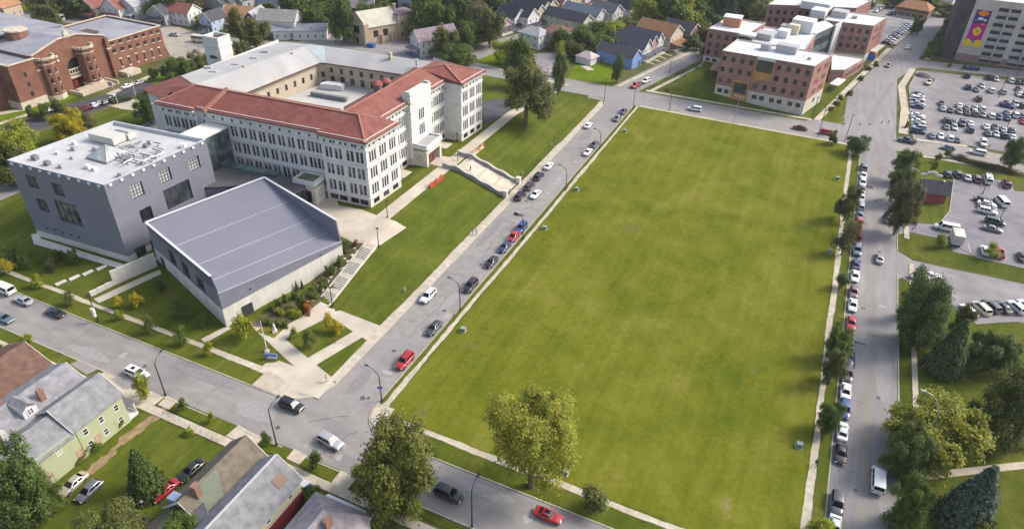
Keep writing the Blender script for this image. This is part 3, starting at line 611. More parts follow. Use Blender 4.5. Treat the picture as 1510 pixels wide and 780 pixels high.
    if porch:      # (side, depth, height, colour)
        sd, pd, phh, pc = porch; pb = MB(); pr = MB()
        if sd == 'x':
            roofslab(pr, [(ax+.02, -ay*.95, phh+.7), (ax+pd+.3, -ay*.95, phh), (ax+pd+.3, ay*.95, phh), (ax+.02, ay*.95, phh+.7)], .14); pts = [(ax+pd, t*ay*.85) for t in (-1, 0, 1)]; pb.box((ax+pd/2, 0, .25), (pd, d*.9, .5)); pb.box((ax+pd-.06, 0, .95), (.06, d*.8, .08))
        else:
            roofslab(pr, [(-ax*.95, -ay-.02, phh+.7), (-ax*.95, -ay-pd-.3, phh), (ax*.95, -ay-pd-.3, phh), (ax*.95, -ay-.02, phh+.7)], .14); pts = [(t*ax*.85, -ay-pd) for t in (-1, 0, 1)]; pb.box((0, -ay-pd/2, .25), (w*.9, pd, .5)); pb.box((0, -ay-pd+.06, .95), (w*.8, .06, .08))
        for q in pts: pb.box((q[0], q[1], phh/2), (.16, .16, phh))
        pb.build('porch', flat('porch_'+pc[0], pc[1]), root).matrix_parent_inverse = Matrix.Identity(4); pr.build('porch_roof', R, root).matrix_parent_inverse = Matrix.Identity(4)
    if dormer:
        s = dormer; q = MB(); q2 = MB()
        q.box((ax*.45, s, h+rise*.45+.35), (w*.32, 2.2, 2.2)); q.build('dormer', M, root).matrix_parent_inverse = Matrix.Identity(4)
        roofslab(q2, [(ax*.1, s-1.2, h+rise*.45+1.35), (ax*.85, s-1.2, h+rise*.45+1.35), (ax*.85, s, h+rise*.45+2.3), (ax*.1, s, h+rise*.45+2.3)], .12); roofslab(q2, [(ax*.1, s+1.2, h+rise*.45+1.35), (ax*.85, s+1.2, h+rise*.45+1.35), (ax*.85, s, h+rise*.45+2.3), (ax*.1, s, h+rise*.45+2.3)], .12)
        q2.build('dormer_roof', R, root).matrix_parent_inverse = Matrix.Identity(4)
    return root
# ================================================================ the white school
STONE = mat('white_stone', S(.55, .535, .515), S(.63, .615, .595), scale=.35, detail=8, rough=.8, spec=.25, c3=S(.52, .52, .50), scale3=.12, amt3=.5, stripe=('Z', 1.2, .10, .05))
STONE_B = mat('base_stone', S(.50, .45, .39), S(.60, .56, .50), scale=.5, detail=8, rough=.85, spec=.2, stripe=('Z', .7, .15, .06))
TILE_X = mat('red_tile_across', S(.160, .054, .043), S(.225, .083, .066), scale=.5, detail=8, rough=.75, spec=.25, c3=S(.19, .05, .045), scale3=.08, amt3=.6, stripe=('X', .62, .40, .24))
TILE_Y = mat('red_tile_along', S(.168, .058, .046), S(.235, .088, .069), scale=.5, detail=8, rough=.75, spec=.25, c3=S(.27, .11, .078), scale3=.07, amt3=.6, stripe=('Y', .62, .28, .22))
COPPER = mat('green_copper', S(.32, .38, .34), S(.46, .48, .44), scale=1.5, detail=6, rough=.7, spec=.3)
GRAV = mat('grey_roofing', S(.32, .315, .31), S(.39, .38, .37), scale=.15, detail=9, rough=.92, spec=.15, c3=S(.29, .285, .29), scale3=.06, amt3=.7)
TANW = mat('tan_render', S(.42, .36, .27), S(.50, .43, .33), scale=.4, detail=8, rough=.9, spec=.15, c3=S(.36, .30, .22), scale3=.15, amt3=.6)
ZB, ZE = 4.4, 22.3
sc = thing('school_building', 'large white stone school with red tiled roof round a court', 'school', (-118, 150, ZB))
bl = lambda r: 0. if r < .45 else .35 if r < .75 else .6
def pairs(us, w=.95, gap=1.45, floors=((7.6, 10.2), (12.0, 14.7), (16.3, 19.0)), attic=(20.3, 21.0), base=(5.2, 6.6), n=2):
    o = []; at = []; ba = []
    for u in us:
        W = gap*(n-1)+w
        for a, b in floors: o.append((u-W/2, u+W/2, a, b))
        at.append((u-.32-.7, u+.32-.7, *attic)); ba.append((u-W/2-.1, u+W/2+.1, *base))
    return o, at, ba
FR_S = flat('stone_mullion', S(.50, .50, .48))
def facade(p0, p1, us, n=2, wide=2.3, z1=ZE, base=True, attic=True, mull=None, floors=((7.7, 10.5), (12.0, 14.8), (16.3, 19.1))):
    mb = MB(); ops = []; sw, pit = (.84, 1.12) if n == 2 else (.70, .96)
    for u in us:
        for a, b in floors:
            for k in range(n): c_ = u+(k-(n-1)/2)*pit; ops.append((c_-sw/2, c_+sw/2, a, b, 1, 3))
    at = [(u+s-.3, u+s+.3, 20.2, 20.95) for u in us for s in ((0,) if len(us) > 4 else (-.9, .9))] if attic else []
    ba = [(u-wide/2, u+wide/2, 5.1, 6.5, 2, 1) for u in us] if base else []
    wl = wall(mb, p0, p1, 7.0, z1, ops+at, .35); glaze(sc, wl, ops, fm=FR_G, ft=.07, blinds=bl, depth=.35); glaze(sc, wl, at, fm=FR_D, ft=.06, depth=.35)
    mb.build('wall', STONE, sc)
    bb = MB(); wl2 = wall(bb, p0, p1, 2.5, 7.0, ba, .35); glaze(sc, wl2, ba, fm=FR_D, ft=.1, depth=.35, name='basement_window'); bb.build('plinth', STONE_B, sc)
    d, inn, an = wl[1:]; cb = MB(); a, b = Vector((*p0, 0)), Vector((*p1, 0)); c = (a+b)/2-inn*.14
    for z, t in ((7.05, .3), (11.2, .22), (15.5, .22), (19.75, .3)): cb.box((c.x, c.y, z), ((b-a).length+.1, .3, t), an)
    cb.build('string_course', STONE, sc)
    return wl
def fy(x): return 121.8+(x+91.3)*.0775
A1 = (-103.4, fy(-103.4)); A2 = (-103.4, fy(-103.4)+1.0); A3 = (-139.6, fy(-139.6)+1.0); A4 = (-139.6, fy(-139.6)); A5 = (-150.4, fy(-150.4)); P1 = (-91.3, 121.8)
facade(A5, A4, [1.5, 4.1, 6.7, 9.3]); facade(A4, A3, []); 
facade(A3, A2, [1.9, 4.6, 7.3, 10.1, 12.9, 15.7, 18.5, 21.3, 24.1, 26.9, 29.7, 32.5, 34.8])
facade(A2, A1, []); facade(A1, P1, [1.9, 4.5, 7.7, 10.3])
P2 = (-90.7, 134.7); P3 = (-95.9, 134.9); P4 = (-95.3, 166.3); P5 = (-90.0, 166.5); P6 = (-89.2, 178.0)
facade(P1, P2, [2.4, 6.4, 10.4], n=3); facade(P2, P3, [], base=False)
facade(P3, (-95.7, 146.6), [3.2, 6.5, 9.6], n=3, wide=2.4); facade((-95.5, 157.0), P4, [1.5, 4.6, 7.6], n=3, wide=2.4)
facade(P4, P5, [], base=False); facade(P5, P6, [2.2, 5.9, 9.6], n=3)
# pavilion over the side door
V = [(-95.7, 146.6), (-94.3, 146.6), (-94.1, 157.0), (-95.5, 157.0)]
facade(V[0], V[1], [], base=False); facade(V[2], V[3], [], base=False)
facade(V[1], V[2], [5.2], n=3, wide=3.4, z1=24.4, base=False, attic=False, floors=((12.0, 14.9), (16.3, 19.2)))
mb = MB(); mb.box((-95.6, 151.8, 23.3), (2.2, 10.2, 2.3)); mb.box((-95.2, 151.8, 24.5), (2.4, 10.6, .3)); mb.box((-95.1, 151.8, 22.4), (2.3, 10.5, .4)); mb.build('parapet', STONE, sc)
mb = MB(); mb.box((-95.2, 147.0, 24.9), (1.6, .8, .6)); mb.box((-95.2, 156.6, 24.9), (1.6, .8, .6)); mb.build('parapet_cap', COPPER, sc)
# back and court walls
mb = MB(); wall(mb, P6, (-108, 182.3), 2, ZE); wall(mb, (-108, 182.3), (-150.5, 178.8), 2, 20.6); wall(mb, (-150.5, 178.8), (-162, 176), 2, 20.6); wall(mb, (-162, 176), (-162.5, 124), 2, ZE-.8); wall(mb, (-162.5, 124), (-150.4, 122), 2, ZE-.8); wall(mb, (-150.4, 122), A5, 2, ZE); mb.build('wall', STONE, sc)
cw = MB()
K = [(-144.4, 134.5), (-142.0, 169.5), (-140, 171.0), (-112.6, 173.6), (-102.5, 164)]
o1 = [(6+i*3.6, 7.1+i*3.6, 14.4, 16.2, 1, 2) for i in range(9)]; o1 = [o for o in o1]
o2 = [(1.2+i*3.5, 2.4+i*3.5, 15.9, 17.5, 1, 2) for i in range(8)]+[(1.2+i*3.5, 2.7+i*3.5, 12.7, 14.9, 1, 2) for i in range(8)]
# the court faces look inwards: outward is right of the walk
wl = wall(cw, K[0], K[1], 10, 18.6, [(u0, u1, a, b, c, e) for u0, u1, a, b, c, e in o1], .25); glaze(sc, wl, o1, fm=FR_BR, ft=.1, depth=.25)
wl = wall(cw, K[1], K[2], 10, 18.6, [(.7, 1.9, 14.3, 16.1), (.6, 2.0, 11.2, 13.4)], .25); glaze(sc, wl, [(.7, 1.9, 14.3, 16.1, 1, 2), (.6, 2.0, 11.2, 13.4, 1, 2)], fm=FR_BR, ft=.1, depth=.25)
wl = wall(cw, K[2], K[3], 10, 18.6, o2, .25); glaze(sc, wl, o2, fm=FR_BR, ft=.1, depth=.25)
wall(cw, K[3], (-104, 174), 10, 18.6); cw.build('court_wall', TANW, sc)
mb = MB()
for i in range(9):
    p = (-144.25+.06*i*1.0, 138+i*3.9)
    if i % 2 == 0: mb.tube([(p[0]+.1, p[1], 11), (p[0]+.1, p[1], 18.5)], .09, 6)
mb.build('drainpipe', FR_D, sc)
# roofs
RZ = 25.0
tx = MB(); ty = MB(); gv = MB(); gt = MB()
ov = .95
def E_(p, dx, dy): return (p[0]+dx, p[1]+dy, ZE)
r0 = (-146, fy(-146)+8.2, RZ); r1 = (-101.8, fy(-101.8)+7.6, RZ); r2 = (-102.0, 165.0, RZ)
# front wing: outer slope, left end hip, near bump hip
e1 = (A5[0]-ov, A5[1]-ov, ZE); e2 = (A4[0]+.2, A4[1]-ov, ZE); e3 = (A4[0]+.2, A4[1]+.1, ZE+.05); e4 = (A1[0]-.2, A1[1]+.1, ZE+.05); e5 = (A1[0]-.2, A1[1]-ov, ZE); e6 = (P1[0]+ov, P1[1]-ov, ZE); e7 = (P2[0]+ov, P2[1]+.3, ZE)
pk = (-97.2, 128.4, 25.3)
roofslab(tx, [e1, e2, (A4[0]+.2, fy(A4[0])+8.3, RZ), r0]); roofslab(tx, [e3, e4, (A1[0]-.2, r1[1], RZ), (A4[0]+.2, fy(A4[0])+8.3, RZ)])
roofslab(tx, [e5, e6, pk, r1, (A1[0]-.2, r1[1], RZ)][:5])
roofslab(ty, [e6, e7, pk]); roofslab(ty, [(P2[0]+ov, P2[1]+.3, ZE), (P3[0]+ov, P3[1]+.3, ZE+.02), r1, pk])
roofslab(tx, [e1, r0, (-151.4, fy(-150)+14, ZE)])
# side wing: road slope, court slope
roofslab(ty, [(P3[0]+ov, P3[1]+.2, ZE), (P4[0]+ov, P4[1]-.2, ZE), r2, r1])
pk2 = (-97.0, 170.2, 25.3); f1 = (P5[0]+ov, P5[1]-.6, ZE); f2 = (P6[0]+ov, P6[1]+ov, ZE)
roofslab(ty, [f1, f2, pk2]); roofslab(tx, [(P4[0]+ov, P4[1]-.6, ZE), f1, pk2, r2]); roofslab(tx, [f2, (-106, 180.5, ZE), r2, pk2])
roofslab(ty, [r1, r2, (-108.5, 172.5, ZE-.3), (-108.5, 137.5, ZE-.3)])
roofslab(tx, [r0, r1, (-108.5, 136, ZE-.3), (-144, 133, ZE-.3)])
roofslab(ty, [(-151, fy(-150)+6, ZE+.4), (-146.5, fy(-146)+8.4, RZ-.05), (-157, 131, RZ-.9), (-163.3, 123.2, ZE-.7)])
roofslab(tx, [(-151, fy(-150)+2, ZE), (-163.3, 123.2, ZE-.7), (-157, 131, RZ-.9)])
tx.build('roof', TILE_X, sc); ty.build('roof', TILE_Y, sc)
roofslab(gv, [(-157, 131, RZ-1.0), (-147, fy(-146)+8.2, RZ-.2), (-143.2, 133.5, 18.9), (-141.2, 169.7, 18.8), (-150, 174, 21.6)]); roofslab(gv, [(-157, 131, RZ-1.0), (-150, 174, 21.6), (-150.9, 179.2, 20.7), (-162.8, 176.4, 20.5), (-163.3, 123.2, ZE-.7)])
roofslab(gv, [(-141.2, 169.7, 18.8), (-139.7, 170.4, 18.8), (-145, 177.4, 21.3), (-150, 174, 21.6)])
roofslab(gv, [(-139.7, 170.4, 18.8), (-112.3, 173.0, 18.8), (-108, 181.4, 21.2), (-145, 177.4, 21.3)]); roofslab(gv, [(-112.3, 173.0, 18.8), (-102, 165.5, RZ-.4), (-104, 180.2, ZE), (-108, 181.4, 21.2)])
roofslab(gv, [(-150, 174, 21.6), (-145, 177.4, 21.3), (-108, 181.4, 21.2), (-108, 183, 20.6), (-150.9, 179.4, 20.6)])
gv.build('flat_roof', GRAV, sc)
cr2 = MB(); cr2.prism([(-146, 132), (-104, 134), (-103, 166), (-112, 174.3), (-141, 171.5)], 9.5, 12.3); cr2.build('court_roof', mat('pale_roofing', S(.42, .41, .39), S(.49, .475, .455), scale=.2, detail=8, rough=.9, spec=.15, c3=S(.35, .34, .33), scale3=.08, amt3=.6), sc)
def strip(mb, a, b, wd, t, up=.12):
    a, b = Vector(a), Vector(b); d = (b-a); L = d.length; an = math.atan2(d.y, d.x); c = (a+b)/2; n = 1
    u = Vector((-d.y, d.x, 0)).normalized()*wd/2; z = Vector((0, 0, t))
    mb.add([tuple(q) for q in (a-u, a+u, b+u, b-u, a-u+z, a+u+z, b+u+z, b-u+z)], [(4, 7, 6, 5), (0, 1, 2, 3), (0, 4, 5, 1), (1, 5, 6, 2), (2, 6, 7, 3), (3, 7, 4, 0)])
hp = MB()
for a, b in ((e6, pk), (pk, r1), (r1, r2), (r0, r1), (f1, pk2), (f2, pk2), (r2, pk2), (e1, r0), ((P3[0]+ov, P3[1]+.3, ZE), r1), ((P4[0]+ov, P4[1]-.3, ZE), r2)): strip(hp, a, b, .42, .16)
hp.build('ridge_cap', mat('ridge_tile', S(.28, .12, .09), S(.36, .18, .14), scale=2, rough=.8), sc)
rg = MB()
def inset(a, b, k=.7, up=.28):
    a, b = Vector(a), Vector(b); d = (b-a).normalized(); inn = Vector((-d.y, d.x, 0)); return tuple(a+inn*k+Vector((0, 0, up))), tuple(b+inn*k+Vector((0, 0, up)))
for a, b in ((e1, e2), (e3, e4), (e5, e6), (e6, e7), ((P3[0]+ov, P3[1]+.2, ZE), (P4[0]+ov, P4[1]-.2, ZE)), (f1, f2)): strip(rg, *inset(a, b), .2, .18)
rg.build('snow_rail', mat('pale_rail', S(.55, .42, .36), S(.62, .52, .46), scale=2), sc)
ev = MB()
for a, b in ((e1, e2), (e3, e4), (e5, e6), (e6, e7), ((P3[0]+ov, P3[1]-.1, ZE), (P4[0]+ov, P4[1]+.1, ZE)), ((P4[0]+ov, P4[1]-.6, ZE), f1), (f1, f2), (f2, (-106, 180.8, ZE)), (e1, (-151.4, fy(-150)+14, ZE))):
    a2, b2 = inset(a, b, .5, -.62); strip(ev, a2, b2, 1.1, .26)
ev.build('eaves', COPPER, sc)
rv = MB()
for a, b in (((-143.2, 133.5, 18.75), (-141.2, 169.7, 18.65)), ((-141.2, 169.7, 18.65), (-139.7, 170.4, 18.65)), ((-139.7, 170.4, 18.65), (-112.3, 173, 18.65))): strip(rv, a, b, .35, .28)
rv.build('gutter', FR_BR, sc)
vl = MB(); roofslab(vl, [(-141.6, 170.0, 18.95), (-139.4, 170.6, 18.95), (-144.6, 177.2, 21.5), (-150.2, 174.4, 21.75)], .05); vl.build('hip_panel', mat('grey_green_metal', S(.33, .38, .38), S(.4, .45, .45), scale=.8, rough=.6), sc)
# things on the roofs
ch = MB(); ch.box((-171.5, 159.5, 12), (6.2, 5.2, 24.6)); ch.box((-171.5, 159.5, 23.1), (6.7, 5.7, .6))
for dx, dy, sx, sy in ((0, -2.35, 6.2, .5), (0, 2.35, 6.2, .5), (-2.85, 0, .5, 4.2), (2.85, 0, .5, 4.2)): ch.box((-171.5+dx, 159.5+dy, 25.0), (sx, sy, 1.5))
st = thing('chimney_stack', 'square white boiler house stack behind the school roof', 'chimney', (-171.5, 159.5, 0)); ch.build('shaft', STONE, st)
mb = MB(); mb.box((-171.5, 159.5, 24.45), (5.2, 4.2, .1)); mb.box((-171.3, 159.5, 25.0), (.3, 4.2, 1.0)); mb.build('flue', FR_BR, st); mb = MB()
for i in range(5): mb.box((-172.6+i*.55, 156.85, 19.6+(i % 2)*.2), (.4, .14, .7))
mb.box((-171.5, 156.86, 19.2), (3.2, .1, .25)); mb.build('wall_ornament', FR_D, st)
def roofbox(name, p, s, M, rot=0.): b = MB(); b.box(p, s, rot); return b.build(name, M, sc)
MET = mat('vent_metal', S(.30, .30, .31), S(.40, .40, .40), scale=2, rough=.6, spec=.4)
for p in ((-152, 138, 23.7), (-152.5, 147, 23.1), (-153, 155, 22.6), (-156, 163, 21.9), (-157, 141, 23.2), (-149, 166, 21.6)): roofbox('roof_vent', p, (2.2, 1.3, .9), MET, .3)
for p in ((-148.4, 146, 22.8), (-121, 178.6, 21.8)): roofbox('roof_chimney', p, (.9, .9, 2.2), mat('tan_brick', S(.42, .33, .22), S(.5, .4, .28), scale=3))
for p in ((-111, 177.5, 21.4), (-119.5, 138.6, 12.6)): b = MB(); b.tube([(p[0], p[1], p[2]-.8), (p[0], p[1], p[2]+1)], .32, 10); b.tube([(p[0], p[1], p[2]+.9), (p[0], p[1], p[2]+1.25)], [.55, .5], 10); b.build('roof_cowl', MET, sc)
q0, q1 = gp(459, 137, 13.2), gp(511, 146, 13.2); qc = (q0+q1)/2; b = MB(); b.box((qc.x, qc.y, 12.9), ((q1-q0).length, 1.2, 1.3), math.atan2((q1-q0).y, (q1-q0).x)); b.build('roof_duct', mat('duct_grey', S(.16, .16, .17), S(.2, .2, .21), scale=1), sc); b = MB(); b.box((-110.5, 149, 12.8), (.8, 14, 1.0), -.3); b.build('roof_duct', FR_BR, sc)
for p, s, r in (((-135.5, 167.5, 13.2), (7, 2.6, 1.6), .25), ((-136.5, 146, 12.9), (2.2, 1.6, 1.2), .3)): b = MB(); b.box(p, s, r); b.box((p[0], p[1], p[2]+s[2]/2+.1), (s[0]*.7, s[1]*1.1, .2), r); b.build('roof_unit', flat('white_metal', S(.6, .6, .6)), sc)
for tq in (gp(556, 122, 26), gp(569, 118, 26)):
    x, y = tq.x, tq.y
    b = MB(); b.tube([(x, y, 19), (x, y, 25.4)], 1.1, 12); b.build('turret', mat('dark_louvre', S(.10, .12, .11), S(.16, .17, .15), scale=2), sc); b = MB(); b.tube([(x, y, 25.4), (x, y, 25.8), (x, y, 26.3), (x, y, 26.6)], [1.5, 1.4, .8, .1], 14); b.build('turret_cap', mat('red_dome', S(.20, .055, .05), S(.26, .09, .078), scale=2), sc)
# fire wall across the front roof
b = MB(); x = -136.2; y0 = fy(x); roofslab(b, [(x-.45, y0-.7, ZE+.5), (x+.45, y0-.7, ZE+.5), (x+.45, y0+8.4, RZ+.7), (x-.45, y0+8.4, RZ+.7)], .9); b.build('fire_wall', mat('red_brick_cap', S(.24, .10, .075), S(.31, .15, .12), scale=2), sc)
# porticoes
def portico(p, ang, w, d, h, side_door):
    b = MB(); ca, sa = math.cos(ang), math.sin(ang); T = lambda x, y: (p[0]+ca*x-sa*y, p[1]+sa*x+ca*y)
    for x in (-w/2+.5, w/2-.5): c = T(x, -d/2); b.box((*c, ZB+h/2-.6), (1.0, d, h+.8), ang)
    c = T(0, -d/2); b.box((*c, ZB+h-.2), (w-2, d, 1.6), ang); b.build('portico', STONE_B, sc)
    b = MB(); c = T(0, -d/2); b.box((*c, ZB+h+.9), (w+.6, d+.5, .7), ang); b.build('cornice', mat('pale_green_stone', S(.50, .56, .54), S(.6, .64, .62), scale=1.5, rough=.8), sc)
    b = MB()
    for x, y, sx, sy in ((0, -d-.05, w+.4, .35), (0, -.05, w+.4, .35), (-w/2, -d/2, .35, d-.3), (w/2, -d/2, .35, d-.3)): c = T(x, y); b.box((*c, ZB+h+1.5), (sx, sy, .55), ang)
    b.build('portico_parapet', STONE, sc)
    b = MB(); c = T(0, -d/2); b.box((*c, ZB+h+1.28), (w-.3, d-.3, .1), ang); b.build('portico_roof', mat('mossy_roof', S(.12, .11, .06), S(.18, .17, .10), scale=1.5), sc) if side_door else b.build('portico_roof', GRAV, sc)
    b = MB()
    for x in (-.85, .85): c = T(x, -d+.7); b.box((*c, ZB+1.4), (1.4, .12, 2.9), ang)
    b.build('door', mat('red_door', S(.10, .03, .03), S(.14, .05, .045), scale=3), sc)
    b = MB(); c = T(0, -d+.72); b.box((*c, ZB+3.6), (3.2, .1, 1.3), ang); b.build('transom_window', GLASS, sc)
    for s in (-1, 1):
        c = T(s*(w/2+.02), -d/2); window(sc, (c[0], c[1], ZB+1.8), ang+s*math.pi/2, 1.0, 1.6, 1, 1, FR_D)
pf = gp(455, 298, 4.6); portico((pf.x-.4, fy(pf.x)+.6), .078, 5.6, 4.4, 4.7, True)
portico((-94.4, 151.2), math.pi/2+.02, 8.2, 4.0, 4.8, False)
# ================================================================ grey cube, link and lobby
GMET = mat('grey_panel', S(.160, .163, .196), S(.180, .183, .217), scale=.25, detail=6, rough=.6, spec=.3, stripe=('Z', .55, .10, .06))
WROOF = mat('white_membrane', S(.55, .54, .53), S(.63, .62, .61), scale=.2, detail=9, rough=.85, spec=.2, c3=S(.46, .45, .44), scale3=.1, amt3=.6)
cu = thing('cube_building', 'tall grey metal clad block with white flat roof and skylight', 'building', (-141, 95, 1))
c1, c2, c3_, c4 = (-156.4, 80.6), (-128.5, 82.0), (-126.9, 108.6), (-154.4, 106.4)
CT = 20.4
mb = MB()
SKY_RG = mat('sky_reflection_glass', S(.30, .32, .31), S(.44, .46, .44), scale=.5, detail=2, rough=.1, spec=.6); BRD = mat('dim_glass', S(.03, .035, .04), S(.16, .17, .165), scale=.7, detail=3, rough=.1, spec=.6)  # bright panes carry the sky's reflection as painted colour; dim ones stay darker
oL = [(4.0, 7.2, 14.9, 18.0, 4, 4), (11.6, 14.8, 14.6, 17.7, 4, 4), (4.4, 7.5, 9.0, 12.3, 4, 4), (10.2, 17.0, 7.6, 13.2, 4, 2)]
oL2 = [(3.6+i*2.5, 4.5+i*2.5, 4.0, 4.5, 1, 1) for i in range(5)]
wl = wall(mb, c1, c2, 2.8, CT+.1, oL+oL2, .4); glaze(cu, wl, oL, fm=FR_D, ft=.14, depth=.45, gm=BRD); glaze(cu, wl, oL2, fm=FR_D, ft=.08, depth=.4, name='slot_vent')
oR = [(5.2, 8.2, 14.6, 17.9, 4, 4), (12.6, 15.6, 15.0, 18.2, 4, 4), (20.6, 23.6, 14.6, 17.8, 4, 4), (12.4, 19.6, 8.3, 13.4, 4, 2), (5.6, 8.6, 8.3, 11.6, 2, 1), (7.6, 8.6, 3.9, 5.5, 1, 1)]
wl2 = wall(mb, c2, c3_, 2.8, CT+.1, oR, .4); glaze(cu, wl2, oR[:3], fm=FR_D, ft=.14, depth=.45, gm=SKY_RG); glaze(cu, wl2, oR[3:], fm=FR_D, ft=.14, depth=.45)
wall(mb, c3_, c4, 2.8, CT+.1); wall(mb, c4, c1, 2.8, CT+.1); mb.build('wall', GMET, cu)
b = MB(); b.prism([c1, c2, c3_, c4], -1, 2.8); b.build('plinth', PALE, cu)
def shrink(poly, k):
    cx_ = sum(p[0] for p in poly)/len(poly); cy_ = sum(p[1] for p in poly)/len(poly); out = []
    for p in poly: dx, dy = p[0]-cx_, p[1]-cy_; L = math.hypot(dx, dy); out.append((p[0]-dx/L*k*1.41, p[1]-dy/L*k*1.41))
    return out
CROOF = mat('grey_membrane', S(.40, .395, .395), S(.47, .465, .46), scale=.25, detail=9, rough=.85, spec=.2, c3=S(.33, .325, .325), scale3=.12, amt3=.6)
Q = shrink([c1, c2, c3_, c4], .35); b = MB(); b.prism(Q, 18.5, 19.75); b.build('roof', CROOF, cu)
b = MB(); PP = [c1, c2, c3_, c4]
for i in range(4):
    a, e = PP[i], PP[(i+1) % 4]; ai, ei = Q[i], Q[(i+1) % 4]
    b.prism([a, e, ei, ai], CT+.1, CT+.22)
    b.quad((*ai, 19.7), (*ei, 19.7), (*ei, CT+.1), (*ai, CT+.1))
b.build('parapet', mat('parapet_metal', S(.42, .42, .45), S(.48, .48, .5), scale=1, rough=.5), cu)
for i, (a, e) in enumerate(((c1, c2), (c2, c3_), (c3_, c4), (c4, c1))):
    a, e = Vector(a), Vector(e); n = 10; an = math.atan2((e-a).y, (e-a).x); o = Vector(((e-a).y, -(e-a).x)).normalized()
    for k in range(n):
        c = a.lerp(e, (k+.5)/n)+o*.1
        b = MB(); b.box((c.x, c.y, CT-.35), (.62, .3, .5), an)
        b.build('scupper', flat('white_scupper', S(.6, .6, .6)) if i < 2 else FR_D, cu)
sk = gp(160, 229, 20); b = MB(); w_ = 3.1; ap = (sk.x, sk.y, 22.6); base = [(sk.x-w_, sk.y-w_), (sk.x+w_, sk.y-w_), (sk.x+w_, sk.y+w_), (sk.x-w_, sk.y+w_)]
for i in range(4): b.quad((*base[i], 20.2), (*base[(i+1) % 4], 20.2), ap)
b.build('skylight', mat('skylight_glass', S(.30, .34, .33), S(.48, .50, .48), scale=.6, rough=.15, spec=.6), cu); b = MB()
for i in range(4):
    a_, e_ = Vector((*base[i], 20.2)), Vector((*base[(i+1) % 4], 20.2)); b.tube([a_, Vector(ap)], .1, 4); b.tube([a_, e_], .12, 4)
    for k in range(1, 5): b.tube([a_.lerp(e_, k/5), a_.lerp(e_, k/5).lerp(Vector(ap), 1-abs(k/5-.5)*2 if False else .96)], .06, 4)
b.build('skylight_frame', FR_G, cu); b = MB(); b.prism([(p[0]*1.0, p[1]) for p in base], 19.7, 20.2); b.build('skylight_kerb', FR_G, cu)
def on_cube(name, pxy, s, M, up=0., rot=0.05): p = gp(*pxy, 20); b = MB(); b.box((p.x, p.y, 19.75+s[2]/2+up), s, rot); return b.build(name, M, cu)
on_cube('air_handler', (160, 207), (7.5, 3.6, 1.7), flat('beige_metal', S(.50, .48, .43)), .3); on_cube('air_handler', (175, 206), (3.4, 3.4, 1.6), flat('dark_metal', S(.16, .16, .16)), .3); on_cube('air_handler', (191, 203), (2.2, 2.2, 1.2), flat('beige_metal', S(.5, .48, .43)), .2)
for q, s in (((142, 221), 1.3), ((70, 242), 1.2), ((139, 250), 1.0), ((85, 226), .8), ((110, 220), 1.2), ((107, 233), .8), ((222, 211), 1.2), ((215, 216), 1.0), ((271, 216), 1.2), ((52, 234), 1.3), ((91, 246), 1.1), ((130, 247), 1.1), ((179, 259), 1.2), ((187, 238), 1.1), ((110, 212), 1.), ((268, 217), 1.)): on_cube('roof_vent', q, (s, s*.8, s*.8), random.choice((MET, flat('white_metal', S(.6, .6, .6)), flat('dark_metal', S(.16, .16, .16)))))
pr = random.Random(3)
for i in range(26):
    p = gp(176+pr.uniform(0, 62), 222+pr.uniform(-8, 20)-0, 20); p.x += 0
    b = MB(); L = pr.uniform(1.2, 4); b.box((p.x, p.y, 20.2+pr.uniform(0, .7)), (L, .22, .22) if i % 2 else (.22, L, .22), .05); b.box((p.x, p.y, 19.95), (.2, .2, .6)); b.build('roof_pipe', pr.choice((MET, flat('white_metal', S(.6, .6, .6)), flat('dark_metal', S(.16, .16, .16)))), cu)
for x0, x1 in ((2.0, 4.4), (6.0, 7.6)):
    p0, d_, inn_, an_ = wl2; c = p0+d_*((x0+x1)/2)-inn_*.05; b = MB(); b.box((c.x, c.y, 2.4), (x1-x0, .2, 2.6), an_); b.build('door', FR_D, cu)
# glazed bridge between cube and school
lk = thing('glass_bridge', 'two storey glazed bridge joining the grey cube to the school', 'bridge', (-131, 113, 4.5))
bx0, bx1, by0, by1, bz0, bz1 = -137.2, -131.0, 107.0, 119.3, 9.4, 18.6
b = MB(); b.prism([(bx0-.2, by0), (bx1+.2, by0), (bx1+.2, by1), (bx0-.2, by1)], bz1, bz1+.5); b.build('roof', mat('bridge_roof', S(.58, .56, .52), S(.66, .64, .60), scale=.5, rough=.8), lk)
b = MB(); b.prism([(bx0, by0), (bx1, by0), (bx1, by1), (bx0, by1)], bz0-.6, bz0); b.box(((bx0+bx1)/2, (by0+by1)/2, 14), (bx1-bx0-.1, by1-by0, .5)); b.build('floor', FR_D, lk)
npn = 0
for k in range(8):
    for r in range(6):
        y0 = by0+(by1-by0)*k/8; z0 = bz0+(bz1-bz0)*r/6
        for x in (bx0+.06, bx1-.06):
            b = MB(); b.box((x, y0+(by1-by0)/16, z0+(bz1-bz0)/12), (.05, (by1-by0)/8-.12, (bz1-bz0)/6-.12)); b.build('pane', mat('bridge_glass', S(.025, .04, .045), S(.10, .13, .135), scale=.35, detail=3, rough=.12, spec=.6, rand=.55), lk)
b = MB()
for x in (bx0+.05, bx1-.05):
    for k in range(9): b.box((x, by0+(by1-by0)*k/8, (bz0+bz1)/2), (.14, .12, bz1-bz0))
    for r in range(7): b.box((x, (by0+by1)/2, bz0+(bz1-bz0)*r/6), (.12, by1-by0, .12))
b.build('mullion', FR_D, lk)
lo_ = thing('lobby_building', 'low dark grey lobby with flat roof between cube and school', 'building', (-122, 112, 4.4))
DG = mat('dark_roofing', S(.070, .067, .076), S(.095, .091, .10), scale=.3, detail=8, rough=.85, spec=.2, c3=S(.12, .115, .122), scale3=.1, amt3=.6)
